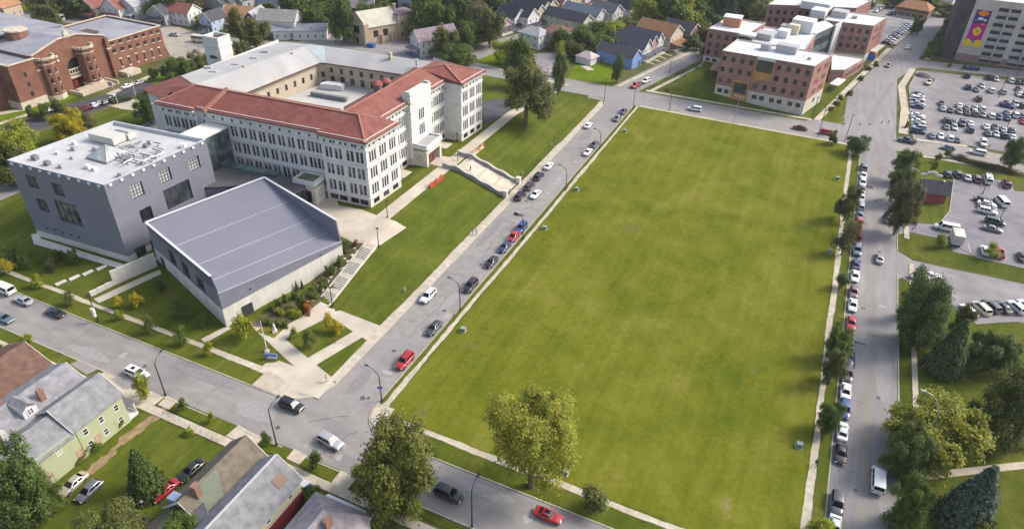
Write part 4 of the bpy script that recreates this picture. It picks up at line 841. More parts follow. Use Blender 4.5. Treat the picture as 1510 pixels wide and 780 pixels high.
LP = [(-127, 105), (-116, 112.5), (-108.2, 109.5), (-106.6, 116), (-106.4, 119.0), (-137, 117), (-137, 108.8), (-127, 109)]
b = MB(); b.prism(LP, 8.9, 9.5); b.build('roof', DG, lo_)
b = MB(); b.prism([(p[0]*1, p[1]) for p in LP], 2, 8.9); b.build('wall', GMET, lo_)
for i in range(5):
    b = MB(); y = 110.4+i*1.7; b.box((-107.95+(y-109.5)*.22, y, 6.6), (.1, 1.45, 4.0), -.23); b.build('glass_panel', GLASS, lo_)
for i in range(7):
    b = MB(); p = Vector((-131.5+i*2.45, fy(-131.5+i*2.45)-2.3)); b.box((p.x, p.y, 9.85), (2.3, 2.3, .7), .078); b.build('roof_light', GLASS_G, lo_)
# ================================================================ theatre hall with the ribbed roof
th = thing('theatre_hall', 'wedge shaped grey hall with ribbed metal roof and pale plinth', 'building', (-104, 94, 1))
TA, TB, TC = Vector((-94.0, 74.8)), Vector((-86.0, 102.8)), Vector((-123.6, 85.2)); TD = TC+(TB-TA)
THW = mat('slate_panel', S(.155, .158, .196), S(.176, .179, .218), scale=.25, detail=6, rough=.55, spec=.35, stripe=('Z', .5, .08, .06))
THR = mat('ribbed_roof', S(.200, .200, .238), S(.215, .215, .253), scale=.2, detail=5, rough=.5, spec=.35)
b = MB(); U = (TA-TC).length
oA = [(9.0, 12.2, 5.3, 9.0, 3, 2), (15.2, 18.4, 5.3, 9.0, 3, 2), (21.6, 24.8, 5.3, 8.6, 2, 2)]
def zl(u): return 11.0+1.2*u/U
wlA = wall(b, TC, TA, 4.9, 10.0, oA, .35); glaze(th, wlA, oA, fm=FR_D, ft=.14, depth=.4)
p0, d_, inn_, an_ = wlA
b.quad((*TC, 10.0), (*TA, 10.0), (*(TA-(TA-TC).normalized()*1.6), 12.1), (*TC, 11.1))
b.quad((*TA, 4.9), (*TB, 7.3-.8), (*TB, 7.3), (*TA, 9.0)) if False else None
wall(b, TD, TC, 4.9, 11.1)
# street front and court front
b.quad((*TA, 5.0), (*TB, 6.2), (*TB, 7.4), (*TA, 9.1))
n_ = (TB-TA).normalized(); b.quad((*TB, 6.2), (*TD, 6.2), (*TD, 11.1), (*(TB+(TD-TB).normalized()*.9), 12.2), (*TB, 7.4))
b.build('wall', THW, th)
b = MB(); b.quad((*TC, 1), (*TA, -.5), (*TA, 5.0), (*TC, 4.9)); b.quad((*TA, -.5), (*TB, -.5), (*TB, 6.2), (*TA, 5.0)); b.quad((*TB, -.5), (*TD, 1), (*TD, 6.2), (*TB, 6.2)); b.quad((*TD, 1), (*TC, 1), (*TC, 4.9), (*TD, 6.2)); b.build('plinth', mat('board_marked_concrete', S(.50, .48, .43), S(.60, .57, .52), scale=.8, detail=8, rough=.9, spec=.15, c3=S(.42, .40, .36), scale3=.25, amt3=.5, stretch=(1, 1, .15)), th)
ra, rb_, rc_, rd = Vector((*TA, 8.9)), Vector((*TB, 7.2)), Vector((*TC, 10.9)), Vector((*TD, 10.9))
b = MB(); NR = 62
for i in range(NR): b.add([tuple(ra.lerp(rb_, i/NR)), tuple(ra.lerp(rb_, (i+1)/NR)), tuple(rc_.lerp(rd, (i+1)/NR)), tuple(rc_.lerp(rd, i/NR))], [(0, 1, 2, 3)])
b.build('roof', THR, th)
rb2 = MB()
for i in range(1, 62):
    t = i/62; strip(rb2, ra.lerp(rb_, t)+Vector((0, 0, .0)), rc_.lerp(rd, t), .07, .055)
rbo = rb2.build('roof_ribs', mat('rib_metal', S(.175, .172, .22), S(.19, .187, .235), scale=1, rough=.45), th); rbo['kind'] = 'stuff'
b = MB()
for t in (.375, .655, .86): strip(b, rc_.lerp(ra, t)+Vector((0, 0, .03)), rd.lerp(rb_, t)+Vector((0, 0, .03)), .09, .12)
strip(b, ra+Vector((0, 0, .02)), rb_+Vector((0, 0, .02)), .3, .1); b.build('roof_rail', flat('rail_metal', S(.40, .40, .45)), th)
def pwall(a, b_, z0a, z0b, z1a, z1b, t, M, name):
    a, b_ = Vector(a), Vector(b_); d = (b_-a).normalized(); u = Vector((-d.y, d.x))*t; m_ = MB()
    m_.add([(*a, z0a), (*b_, z0b), (*(b_+u), z0b), (*(a+u), z0a), (*a, z1a), (*b_, z1b), (*(b_+u), z1b), (*(a+u), z1a)], [(0, 1, 5, 4), (2, 3, 7, 6), (1, 2, 6, 5), (3, 0, 4, 7), (4, 5, 6, 7)]); m_.build(name, M, th)
dB = (TD-TB).normalized(); pwall(TB+dB*.9, TD, 6.4, 10, 12.2, 11.15, .3, THW, 'parapet'); b = MB(); b.quad((*TB, 7.2), (*(TB+dB*.9), 7.2), (*(TB+dB*.9), 12.2)); o_ = Vector((-dB.y, dB.x))*.3; b.quad((*(TB+dB*.9+o_), 12.2), (*(TB+dB*.9+o_), 7.2), (*(TB+o_), 7.2)); b.quad((*TB, 7.2), (*(TB+dB*.9), 12.2), (*(TB+dB*.9+o_), 12.2), (*(TB+o_), 7.2)); b.build('parapet_end', THW, th)
dA = (TA-TC).normalized(); pwall(TC, TA-dA*1.6, 10, 8.8, 11.15, 12.15, .3, THW, 'parapet'); pwall(TD, TC, 10, 10, 11.2, 11.2, .3, THW, 'parapet')
b = MB()
for a, e, za, zb_ in ((TB+dB*.9, TD, 12.2, 11.15), (TC, TA-dA*1.6, 11.15, 12.15), (TD, TC, 11.2, 11.2)): strip(b, (*a, za+.01), (*e, zb_+.01), .5, .14)
b.build('coping', flat('pale_metal', S(.55, .55, .58)), th)
c = TA.lerp(TB, .17)+Vector((.05, -.02)); b = MB(); b.box((c.x, c.y, 2.2), (2.4, .14, 2.6), math.atan2(n_.y, n_.x)); b.build('door', FR_D, th)
c = TC.lerp(TA, .12); b = MB(); b.box((c.x-.05, c.y-.1, 2.6), (1.2, .2, 2.6), math.atan2(dA.y, dA.x)); b.build('door', FR_D, th)
b = MB(); c = TA.lerp(TB, .22); b.box((c.x+.1, c.y, 6.6), (.3, .2, .3)); c = TA.lerp(TB, .8); b.box((c.x+.1, c.y, 6.6), (.3, .2, .3)); b.build('wall_lamp', FR_D, th)
# retaining wall by the ramp
rw = thing('retaining_wall', 'board marked concrete retaining wall stepping up beside the ramp', 'wall', tuple(gp(170, 420)))
for a, e, z0, z1 in (((134, 437), (168, 420), 0, 1.1), ((168, 420), (232, 392), 0.2, 3.4)):
    a, e = gp(*a), gp(*e); c = (a+e)/2; L = (e-a).length; n = max(2, int(L/1.5))
    for i in range(n):
        q = a.lerp(e, (i+.5)/n); b = MB(); b.box((q.x, q.y, q.z-.3+(z1)/2), (L/n-.03, .5, z1+.6), math.atan2((e-a).y, (e-a).x)); b.build('panel', PALE, rw)
# ================================================================ brick hospital complex
BRICK = mat('red_brick', S(.27, .145, .122), S(.34, .195, .165), scale=.5, detail=9, rough=.9, spec=.12, c3=S(.24, .12, .105), scale3=.12, amt3=.5, stripe=('Z', .9, .12, .12))
BASEB = mat('pale_block', S(.44, .40, .33), S(.52, .48, .41), scale=.5, detail=7, rough=.85, spec=.2, stripe=('Z', .6, .12, .08))
ORNG = mat('ochre_panel', S(.38, .19, .06), S(.46, .25, .09), scale=.8, rough=.6, spec=.3, stripe=('Z', .45, .2, .08))
hb = thing('hospital_building', 'red brick hospital with stepped white roofs and ochre balconies beyond the field', 'hospital', (-12, 280, 0))
def brick_block(poly, z1, fronts, zb=5.2, parapet=.35):
    """poly counter-clockwise; fronts: side index -> list of window rects above the base / in it"""
    n = len(poly)
    for i in range(n):
        ops = fronts.get(i, []); up = [o for o in ops if o[2] >= zb]; lo = [o for o in ops if o[2] < zb]; a, b = poly[i], poly[(i+1) % n]
        m1 = MB(); wl = wall(m1, a, b, zb, z1+parapet, up, .25); m1.build('wall', BRICK, hb); glaze(hb, wl, up, 1, 2, FR_D, .1, depth=.25)
        m1 = MB(); wl = wall(m1, a, b, -.5, zb, lo, .25); m1.build('plinth', BASEB if zb > 3 else BRICK, hb); glaze(hb, wl, lo, 2, 1, FR_D, .1, depth=.25)
    m1 = MB(); m1.prism(poly, z1-.5, z1); m1.build('roof', WROOF, hb)
    ins = shrink(poly, .3); m1 = MB()
    for i in range(n): m1.prism([poly[i], poly[(i+1) % n], ins[(i+1) % n], ins[i]], z1+parapet, z1+parapet+.08); m1.quad((*ins[i], z1-.1), (*ins[(i+1) % n], z1-.1), (*ins[(i+1) % n], z1+parapet), (*ins[i], z1+parapet))
    m1.build('coping', flat('pale_coping', S(.5, .42, .38)), hb)
ww = 1.35
g = lambda idx, z, u0=1.3, st=3.1: [(u0+st*i-ww/2, u0+st*i+ww/2, z, z+1.75) for i in idx]
frA = g((0, 1, 2, 3, 6, 7, 8, 9), 13.9)+g(range(10), 10.1)+g((0, 1, 4, 5, 6, 7, 8, 9), 6.3)+[(u-.8, u+.8, 2.6, 4.1, 2, 1) for u in (1.8, 4.2, 14, 16.6, 20, 22.6, 26.2, 28.8)]
frA = [o if len(o) > 4 else (*o, 1, 2) for o in frA]
sdA = [(u-.5, u+.5, z, z+1.7, 1, 2) for z in (13.6, 9.8, 6.2) for u in (5, 7, 12, 14)]+[(8, 10, 2.3, 4, 2, 1)]
A_ = [(-32.4, 251.2), (-1.6, 249.0), (3.0, 266.0), (-30, 268)]
ZR = 16.9
brick_block(A_, ZR, {0: frA, 1: sdA})
def on_front(u0, u1, z0, z1, M, name, out=.3, dep=.6):
    a, b = Vector(A_[0]), Vector(A_[1]); d = (b-a).normalized(); n = Vector((d.y, -d.x)); c = a+d*((u0+u1)/2)+n*(out-dep/2); m1 = MB(); m1.box((c.x, c.y, (z0+z1)/2), (u1-u0, dep, z1-z0), math.atan2(d.y, d.x)); return m1.build(name, M, hb)
on_front(12.4, 18.1, 9.6, 12.3, ORNG, 'balcony_panel'); on_front(12.7, 17.8, 12.3, 16.4, GLASS, 'balcony_glazing', .12); on_front(12.2, 18.3, 16.4, 17.5, WROOF, 'balcony_roof', .4, 4)
for u in (12.3, 18.2): on_front(u-.2, u+.2, 9.6, 16.4, ORNG, 'balcony_post', .45)
on_front(6.2, 11.2, 1.2, 3.6, ORNG, 'entrance_panel', .3); on_front(6.5, 10.9, 3.6, 7.4, GLASS, 'entrance_glazing', .15); on_front(6.0, 11.4, 7.4, 8.2, ORNG, 'entrance_lintel', .5)
for u in (6.1, 11.3): on_front(u-.2, u+.2, 1.0, 7.4, ORNG, 'entrance_post', .45)
B2_ = [(-42.6, 278.5), (-28, 277.5), (-24, 298), (-39, 299)]
fr2 = [(*o, 1, 2) for o in g((0, 1, 2, 3), 13.4, 1.5, 3.0)+g((0, 1, 2, 3), 10.2, 1.5, 3.0)+g((0, 1, 2, 3), 7.2, 1.5, 3.0)]+[(u-.8, u+.8, 4.6, 5.8, 2, 1) for u in (1.8, 4.4)]
brick_block(B2_, 16.4, {0: fr2}, 6.4)
a = Vector(B2_[0]); m1 = MB(); m1.box((a.x+14.5, 277.2, 11), (5.0, 1.0, 2.4)); m1.build('balcony_panel', ORNG, hb); m1 = MB(); m1.box((a.x+14.5, 277.3, 14), (4.6, .8, 3.4)); m1.build('balcony_glazing', GLASS, hb); m1 = MB(); m1.box((a.x+14.8, 279, 16.6), (6, 5, .6)); m1.build('balcony_roof', WROOF, hb)
m1 = MB(); m1.box((-35.5, 289, 18), (6.5, 5.5, 3.6)); m1.build('penthouse', mat('orange_brick', S(.40, .17, .10), S(.48, .23, .15), scale=1, stripe=('Z', .5, .1, .1)), hb); m1 = MB(); m1.box((-35.5, 289, 19.9), (6.8, 5.8, .25)); m1.build('penthouse_roof', WROOF, hb)
brick_block([(-30, 268), (-7, 267.5), (-4.5, 300), (-24, 300)], 14.6, {1: [(3+i*2.4, 4.3+i*2.4, 9.5, 12.2, 1, 1) for i in range(9)]})
B3_ = [(-3.4, 322), (15.6, 322.6), (20.6, 341.5), (0, 342)]
fr3 = [(*o, 1, 2) for z in (11.6, 8.4, 5.3) for o in g(range(5), z, 5.8, 2.9)]
brick_block(B3_, 14.8, {0: fr3, 1: [(u-.6, u+.6, z, z+1.7, 1, 2) for z in (11.4, 8.2) for u in (5, 8, 13)]}, 3.4)
brick_block([(4.2, 290.5), (9.0, 293.0), (15.5, 313), (3, 313)], 4.4, {1: [(1.5+i*2.6, 3+i*2.6, 1.2, 3, 1, 1) for i in range(7)]}, .6)
brick_block([(-28, 338), (8, 352), (14, 372), (-22, 372)], 14.5, {0: [(*o, 1, 2) for z in (10.8, 7.6) for o in g(range(10), z, 2, 3.2)]}, 4)
# glass wing
gw = [(-4.8, 299.5), (.8, 316), (-3, 322), (-13, 304)]
m1 = MB(); m1.prism(gw, 14.6, 15.0); m1.build('roof', WROOF, hb)
for z0, z1, M in ((0, 4.6, GLASS_G), (4.6, 6.8, GLASS), (6.8, 9.4, GLASS_G), (9.4, 12.2, GLASS), (12.2, 14.6, GLASS_G)): m1 = MB(); m1.prism(gw, z0, z1); m1.build('glass_band', M, hb)
m1 = MB(); m1.box((2.4, 318.5, 7.7), (.7, 6.5, 15.4), -.3); m1.build('fin_wall', WROOF, hb)
for c, s, M in (((-12, 262, 18.2), (7, 4, 2.6), MET), ((-19, 261, 18), (3, 3, 2.2), MET), ((-22, 284, 15.8), (6, 6, 2.2), MET), ((-16, 290, 16), (4, 5, 2.6), flat('white_metal', S(.6, .6, .6))), ((-10, 302, 17), (8, 7, 4.6), flat('white_metal', S(.6, .6, .6))), ((-13, 296, 16.4), (4, 3, 3.6), flat('cream_metal', S(.55, .50, .36))), ((2, 333, 16), (6, 6, 2.6), MET), ((-6, 330, 16), (6, 7, 3), flat('white_metal', S(.6, .6, .6))), ((8, 333, 15.3), (2, 2, 1.2), MET), ((-4, 257, 17.3), (1.2, 1, .8), MET), ((-6, 258, 17.6), (.2, .2, 1.6), MET), ((-16, 300, 15.6), (4, 4, 2), MET), ((-8, 345, 16), (12, 10, 3), flat('white_metal', S(.6, .6, .6)))):
    m1 = MB(); m1.box(c, s, -.15); m1.build('roof_unit', M, hb)
m1 = MB(); m1.box((7.5, 283.5, 2.8), (3.2, 9, .25), -.26); m1.build('canopy', WROOF, hb)
for dx, dy in ((6.3, 279.4), (9.5, 287.5), (5.9, 288)): m1 = MB(); m1.tube([(dx, dy, 0), (dx, dy, 2.7)], .12, 6); m1.build('canopy_post', FR_G, hb)
m1 = MB(); m1.box((19.6, 335, 3.4), (3.4, 12, .4), -.26); m1.build('porch_roof', mat('cream_roof', S(.55, .5, .4), S(.6, .56, .46), scale=1), hb); m1 = MB(); m1.box((19.3, 331, 1.5), (2.4, 3, 3), -.26); m1.build('porch', ORNG, hb)
# shelter in the hospital garden
p = gp(1063, 112); sh = thing('garden_shelter', 'small open shelter with pinkish hipped roof in the hospital garden', 'shelter', tuple(p)); m1 = MB()
roofz = p.z+2.8
for s in ((-1, -1, 1, -1), (1, -1, 1, 1), (1, 1, -1, 1), (-1, 1, -1, -1)): m1.add([(p.x+s[0]*4, p.y+s[1]*4, roofz), (p.x+s[2]*4, p.y+s[3]*4, roofz), (p.x, p.y, roofz+1.6)], [(0, 1, 2), (2, 1, 0)])
m1.build('roof', mat('pink_roof', S(.36, .22, .21), S(.42, .27, .26), scale=1), sh)
for sx in (-1, 1):
    for sy in (-1, 1): m1 = MB(); m1.tube([(p.x+sx*3.2, p.y+sy*3.2, p.z-.5), (p.x+sx*3.2, p.y+sy*3.2, roofz)], .15, 6); m1.build('post', FR_G, sh)
# ================================================================ parking structure with the painted wall
gr = thing('parking_structure', 'concrete multi storey car park with brick base and painted mural', 'car park', (75, 365, 0))
CONCG = mat('garage_concrete', S(.40, .35, .31), S(.47, .42, .38), scale=.3, detail=8, rough=.85, spec=.2, stripe=('Z', 3.0, .08, .03)); BRB = mat('brown_brick', S(.22, .13, .13), S(.28, .18, .17), scale=.5, rough=.9)
GY = 347.5; gx = lambda x, y: on_y(1390+x/7.09, y/7.09, GY)
xb = gx(130, 590).x; xm0, xm1 = gx(245, 405).x, gx(405, 415).x; c1a, c1b = gx(480, 375).x, gx(588, 380).x; c2a, c2b = gx(612, 375).x, gx(718, 380).x
stp = c2a-c1a; GT_ = 25.2
cols = [(c1a, c1b), (c2a, c2b)]; x = c2b+2.2
for i in range(12): cols += [(x, x+(c1b-c1a)*1.05), (x+stp, x+stp+(c1b-c1a))]; x += stp*2+2.0
zs = [gx(q, y).z for q, y in ((620, 122), (590, 200), (560, 280), (530, 357), (505, 432), (475, 508), (450, 583))]
ops = []
for k, (a, b) in enumerate(cols):
    for z in zs: ops.append((a-xb, b-xb, z-.25, z+1.25))
ops2 = [(a-xb, b-xb, .7, 2.2) for a, b in cols]
m1 = MB(); wall(m1, (xb, GY), (xb+95, GY), 3.0, GT_, ops, .8); m1.build('wall', CONCG, gr); m1 = MB(); wall(m1, (xb, GY-.12), (xb+95, GY-.12), -.3, 3.0, ops2, .8); m1.build('plinth', BRB, gr)
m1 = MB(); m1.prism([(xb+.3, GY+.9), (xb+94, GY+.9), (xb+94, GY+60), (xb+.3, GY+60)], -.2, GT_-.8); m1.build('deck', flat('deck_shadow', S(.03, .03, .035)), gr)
m1 = MB(); m1.prism([(xb, GY+.85), (xb+95, GY+.85), (xb+95, GY+60), (xb, GY+60)], GT_-.8, GT_-.5); m1.build('roof', mat('deck_top', S(.5, .48, .43), S(.58, .56, .5), scale=.3), gr)
for a, b in cols:
    for i, z in enumerate(zs):
        m1 = MB(); m1.box(((a+b)/2, GY-.08, z-1.2), (b-a, .2, 1.0)); m1.build('spandrel_panel', mat('spandrel_grey', S(.27, .27, .29), S(.34, .34, .36), scale=.8), gr)
for a, b in cols[::2]: m1 = MB(); m1.box((b+(c2a-c1b)/2, GY-.25, GT_/2+1.6), (.5, .5, GT_-3)); m1.build('pilaster', CONCG, gr)
m1 = MB(); m1.prism([(xb-5.4, GY+.6), (xb-.05, GY+.6), (xb-.05, GY+10), (xb-5.4, GY+10)], -.2, GT_+6); m1.build('stair_tower', mat('dark_cladding', S(.035, .033, .04), S(.065, .06, .07), scale=.4, detail=9, rough=.7, stripe=('Z', 1.5, .3, .15)), gr)
# mural: plain colour fields and blossoms
zt, zl_ = gx(420, 110).z, gx(300, 485).z; hh = zt-zl_; mw = xm1-xm0
def mpanel(x0, x1, z0, z1, c, k, name='mural_field'): m1 = MB(); m1.box(((x0+x1)/2, GY-.06-k*.03, (z0+z1)/2), (x1-x0, .03, z1-z0)); m1.build(name, flat('mural_'+str(c), c, rough=.8, spec=.1), gr)
def mdisc(cx, cz, rx, rz, c, k, n=14, wob=.12, name='mural_blossom'):
    m1 = MB(); r_ = random.Random(int(cx*10+cz*7)); pts = [(cx+rx*(1+wob*math.sin(5*2*math.pi*i/n))*math.cos(2*math.pi*i/n), GY-.10-k*.06, cz+rz*(1+wob*math.cos(4*2*math.pi*i/n))*math.sin(2*math.pi*i/n)) for i in range(n)]
    ce = (cx, GY-.10-k*.06, cz); m1.add(pts+[(p[0], p[1]+.05, p[2]) for p in pts]+[ce], [(i, (i+1) % n, 2*n) for i in range(n)]+[(i, n+i, n+(i+1) % n, (i+1) % n) for i in range(n)]); m1.build(name, flat('mural_'+str(c), c, rough=.8, spec=.1), gr)
PU, MA, YE, ORA, WH = S(.06, .02, .12), S(.42, .01, .22), S(.75, .50, .01), S(.75, .18, .01), S(.6, .6, .65)
mpanel(xm0, xm1, zl_+hh*.62, zt, PU, 0); mpanel(xm0, xm1, zl_+hh*.17, zl_+hh*.62, MA, 0)
mc = (xm0+xm1)/2
mdisc(mc, zt-hh*.08, mw*.36, hh*.07, ORA, 1); mdisc(mc-.3, zt-hh*.23, mw*.2, hh*.04, WH, 1, 10, .3, 'mural_leaf'); mdisc(mc+mw*.25, zt-hh*.26, mw*.13, hh*.03, WH, 1, 10, .3, 'mural_leaf'); mdisc(mc-mw*.3, zt-hh*.27, mw*.12, hh*.03, S(.1, .15, .5), 1, 10, .3, 'mural_leaf'); mdisc(mc+mw*.2, zt-hh*.37, mw*.2, hh*.02, ORA, 1, 10, .3, 'mural_leaf')
mdisc(mc+.1, zl_+hh*.42, mw*.27, hh*.115, YE, 1); mdisc(mc+.1, zl_+hh*.42, mw*.11, hh*.05, S(.35, .35, .02), 2)
mdisc(mc-mw*.32, zl_+hh*.09, mw*.30, hh*.10, YE, 1); mdisc(mc+mw*.32, zl_+hh*.09, mw*.30, hh*.10, YE, 1); mdisc(mc, zl_+hh*.14, mw*.1, hh*.05, S(.08, .1, .5), 2, 10)
# ================================================================ armory
AB = mat('armory_brick', S(.165, .078, .054), S(.225, .112, .08), scale=.4, detail=9, rough=.9, spec=.12, c3=S(.165, .07, .052), scale3=.1, amt3=.5, stripe=('Z', .8, .12, .10)); SSTN = mat('sand_stone', S(.42, .36, .28), S(.52, .46, .37), scale=.6, detail=7, rough=.9); GROOF = mat('grey_felt', S(.20, .20, .23), S(.26, .26, .29), scale=.2, detail=8, rough=.9, c3=S(.32, .32, .34), scale3=.07, amt3=.6)
ar = thing('armory_building', 'castle like red brick armory with gabled front and round turrets', 'armory', (-245, 150, 0))
AXF = -235.0
z5 = lambda x, y: (120+x/6.5, y/6.5)
yA, yB = on_x(*z5(235, 560), AXF).y, on_x(*z5(815, 500), AXF).y
ops = []
def aw(x, y, w, h): p = on_x(*z5(x, y), AXF); return (p.y-yA-w/2, p.y-yA+w/2, p.z-h/2, p.z+h/2)
zt_ = top_of(AXF, yB, 250/6.5)
for k, (x, y) in enumerate(((293, 418), (371, 397), (446, 377), (520, 357), (592, 338), (665, 320), (725, 305))): ops.append((*aw(x, y, 1.6, 1.2), 2, 2))
for x, y in ((313, 492), (391, 470), (466, 452), (540, 432), (612, 410), (685, 393), (742, 378)): ops.append((*aw(x, y, 1.6, 1.3), 2, 2))
for x, y in ((383, 603), (460, 583), (533, 555), (605, 538), (677, 517), (745, 497)): ops.append((*aw(x, y, .7, 2.6), 1, 3))
m1 = MB(); wl = wall(m1, (AXF, yA), (AXF, yB), -.5, zt_, ops, .3); wall(m1, (AXF, yB), (-264, yB), -.5, zt_); wall(m1, (-264, yB), (-264, yA-30), -.5, zt_); m1.build('wall', AB, ar); glaze(ar, wl, ops, fm=FR_BR, ft=.1, depth=.3)
for o in ops[14:]:
    m1 = MB(); y = yA+(o[0]+o[1])/2; m1.box((AXF+.12, y, o[3]+.3), (.25, 1.3, .45)); m1.box((AXF+.12, y, o[2]-.25), (.3, 1.2, .4)); m1.build('window_surround', SSTN, ar)
for o in ops[:14]: m1 = MB(); y = yA+(o[0]+o[1])/2; m1.box((AXF+.08, y, o[2]-.15), (.2, 1.8, .22)); m1.build('window_sill', SSTN, ar)
m1 = MB(); m1.box((AXF+.06, (yA+yB)/2, zt_+.1), (.7, yB-yA+.4, .3)); m1.box((-249, yB, zt_+.1), (28, .7, .3)); m1.box((-264, (yA+yB)/2, zt_+.1), (.7, yB-yA, .3)); m1.build('coping', SSTN, ar)
m1 = MB(); m1.prism([(AXF-.3, yA-4), (AXF-.3, yB-.3), (-263.7, yB-.3), (-263.7, yA-4)], zt_-1, zt_-.5); m1.build('flat_roof', GROOF, ar)
m1 = MB(); m1.box((-251, yA+6, zt_-.2), (6, 7, 1.0)); m1.build('roof_well', FR_BR, ar)
# centre block
q = lambda x, y: (x/6.5, 50+y/6.5)
XC = -233.6
g0, g1 = on_x(*q(255, 110), XC), on_x(452/3.547, 170/3.545, XC); apx = on_x(300/3.547, 178/3.545, XC)
yl, yr, zl2, zr2, za = g0.y, yA+1.0, 16.0, 14.2, 17.6
ym = (yl+yr)/2
for f in (0,):
    m1 = MB(); cxa = ym-yl; ao = [(cxa+dx-.25, cxa+dx+.25, .3, 7.6+math.sqrt(max(0., 3.01**2-dx*dx)), 1, 1, 1) for dx in [-2.75+.5*i for i in range(12)]]
    wl = wall(m1, (XC, yl), (XC, yr), -.5, 14.2, ao, 1.6); m1.quad((XC, yl, 14.2), (XC, yr, 14.2), (XC, yr, 14.6), (XC, ym+3.5, za), (XC, ym-3.5, za), (XC, yl, 14.8)); m1.quad((XC-24, yl, -.5), (XC, yl, -.5), (XC, yl, 14.8), (XC-24, yl, 14.8)); m1.quad((XC, yr, -.5), (XC-24, yr, -.5), (XC-24, yr, 14.6), (XC, yr, 14.6)); m1.build('wall', AB, ar)
m1 = MB(); roofslab(m1, [(XC-.4, yl, 14.7), (XC-.4, ym, za-.5), (XC-24, ym, za-.5), (XC-24, yl, 14.7)]); roofslab(m1, [(XC-.4, yr, 14.5), (XC-.4, ym, za-.5), (XC-24, ym, za-.5), (XC-24, yr, 14.5)]); m1.build('pitched_roof', GROOF, ar)
m1 = MB(); pts = [(XC, yl, 14.85), (XC, ym-3.5, za+.05), (XC, ym+3.5, za+.05), (XC, yr, 14.65)]
for a, b in zip(pts, pts[1:]): strip(m1, a, b, .8, .35)
m1.build('gable_coping', SSTN, ar); m1 = MB(); m1.box((XC, ym, za+.9), (.8, 1.8, 2.0)); m1.box((XC, ym, za+2), (.7, 1., .9)); m1.build('gable_crest', SSTN, ar)
AD = flat('arch_back_black', S(.02, .018, .02))  # near-black plane closing the back of the arch, behind the doors
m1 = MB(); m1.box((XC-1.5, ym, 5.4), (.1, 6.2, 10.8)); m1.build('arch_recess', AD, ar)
m1 = MB()
for i in range(6): m1.box((XC-.6, ym-2.5+i*1.0, 6.2), (.3, .25, 1.4))
m1.box((XC-.5, ym, 5.35), (.5, 5.9, .35)); m1.box((XC-.5, ym, 6.95), (.5, 5.9, .3)); m1.box((XC-.5, ym, 4.3), (.4, 5.8, .9)); m1.build('stone_screen', SSTN, ar)
for s in (-1, 1): m1 = MB(); m1.box((XC-1.2, ym+s*1.1, 1.7), (.2, 1.6, 3.0)); m1.build('door', mat('crimson_door', S(.16, .012, .02), S(.2, .02, .03), scale=2), ar)
PI8 = math.pi/8
for y_ in (yl+.5, yr-.5): m1 = MB(); m1.box((XC+.5, y_, 7), (1.3, 1.2, 14.2)); m1.build('buttress', AB, ar); m1 = MB(); m1.box((XC+.5, y_, 10.4), (1.7, 1.7, .5)); m1.build('buttress_cap', SSTN, ar)
for s in (-1, 1):
    for z_ in (11.2, 12.6): m1 = MB(); m1.box((XC+.08, ym+s*5.6, z_), (.2, .8, .8)); m1.build('stone_block', SSTN, ar)
def turret(y, X, r, h):
    m1 = MB(); m1.tube([(X, y, -.5), (X, y, 1.6)], r+.35, 8); m1.build('turret_base', SSTN, ar)
    m1 = MB(); m1.tube([(X, y, 1.4), (X, y, h)], r, 8); m1.build('turret', AB, ar)
    m1 = MB(); [m1.box((X+r*math.cos(a_*PI8), y+r*math.sin(a_*PI8), h+.25), (.55, r*.62, .9 if a_ % 2 else .5), a_*PI8) for a_ in range(16)]; m1.build('turret_coping', SSTN, ar); m1 = MB(); m1.tube([(X, y, h-1.7), (X, y, h-1.45)], r+.1, 8); m1.build('stone_band', SSTN, ar)
    for k in range(3):
        for a in (-.39, .39):
            m1 = MB(); m1.box((X+(r*.95)*math.cos(a), y+(r*.95)*math.sin(a), 3.4+k*3.2), (.3, .6, 1.6), a); m1.build('slit_window', GLASS, ar); m1 = MB(); m1.box((X+(r*.95)*math.cos(a), y+(r*.95)*math.sin(a), 2.45+k*3.2), (.4, .9, .25), a); m1.build('window_sill', SSTN, ar)
t1 = gp(80, 143, 0); t2 = gp(131, 125, 0); turret(t1.y, -233.2, 3.1, 13.6); turret(t2.y+1.0, -233.2, 3.1, 13.4)
# left block
l0, l1 = gp(28.5, 161, 0), gp(62, 146, 0)
lo2 = []
m1 = MB(); X = -232.4; wl = wall(m1, (X, l0.y), (X, yl-.3), 2.4, 14.4, [(4, 5, 9.6, 11.2), (4, 5, 6.4, 8), (4, 5, 3.2, 4.8)], .3); wall(m1, (X-20, l0.y), (X, l0.y), 2.4, 14.4); m1.build('wall', AB, ar); glaze(ar, wl, [(4, 5, 9.6, 11.2), (4, 5, 6.4, 8), (4, 5, 3.2, 4.8)], 1, 2, FR_BR, .1, depth=.3)
m1 = MB(); m1.prism([(X-20, l0.y-.3), (X+.3, l0.y-.3), (X+.3, yl-.2), (X-20, yl-.2)], -.5, 2.4); m1.build('plinth', SSTN, ar); m1 = MB(); m1.prism([(X-20, l0.y+.3), (X-.3, l0.y+.3), (X-.3, yl), (X-20, yl)], 13.4, 13.8); m1.build('flat_roof', GROOF, ar); m1 = MB(); m1.box((X, (l0.y+yl)/2, 14.5), (.7, yl-l0.y, .35)); m1.box((X-10, l0.y, 14.5), (20, .7, .35)); m1.build('coping', SSTN, ar)
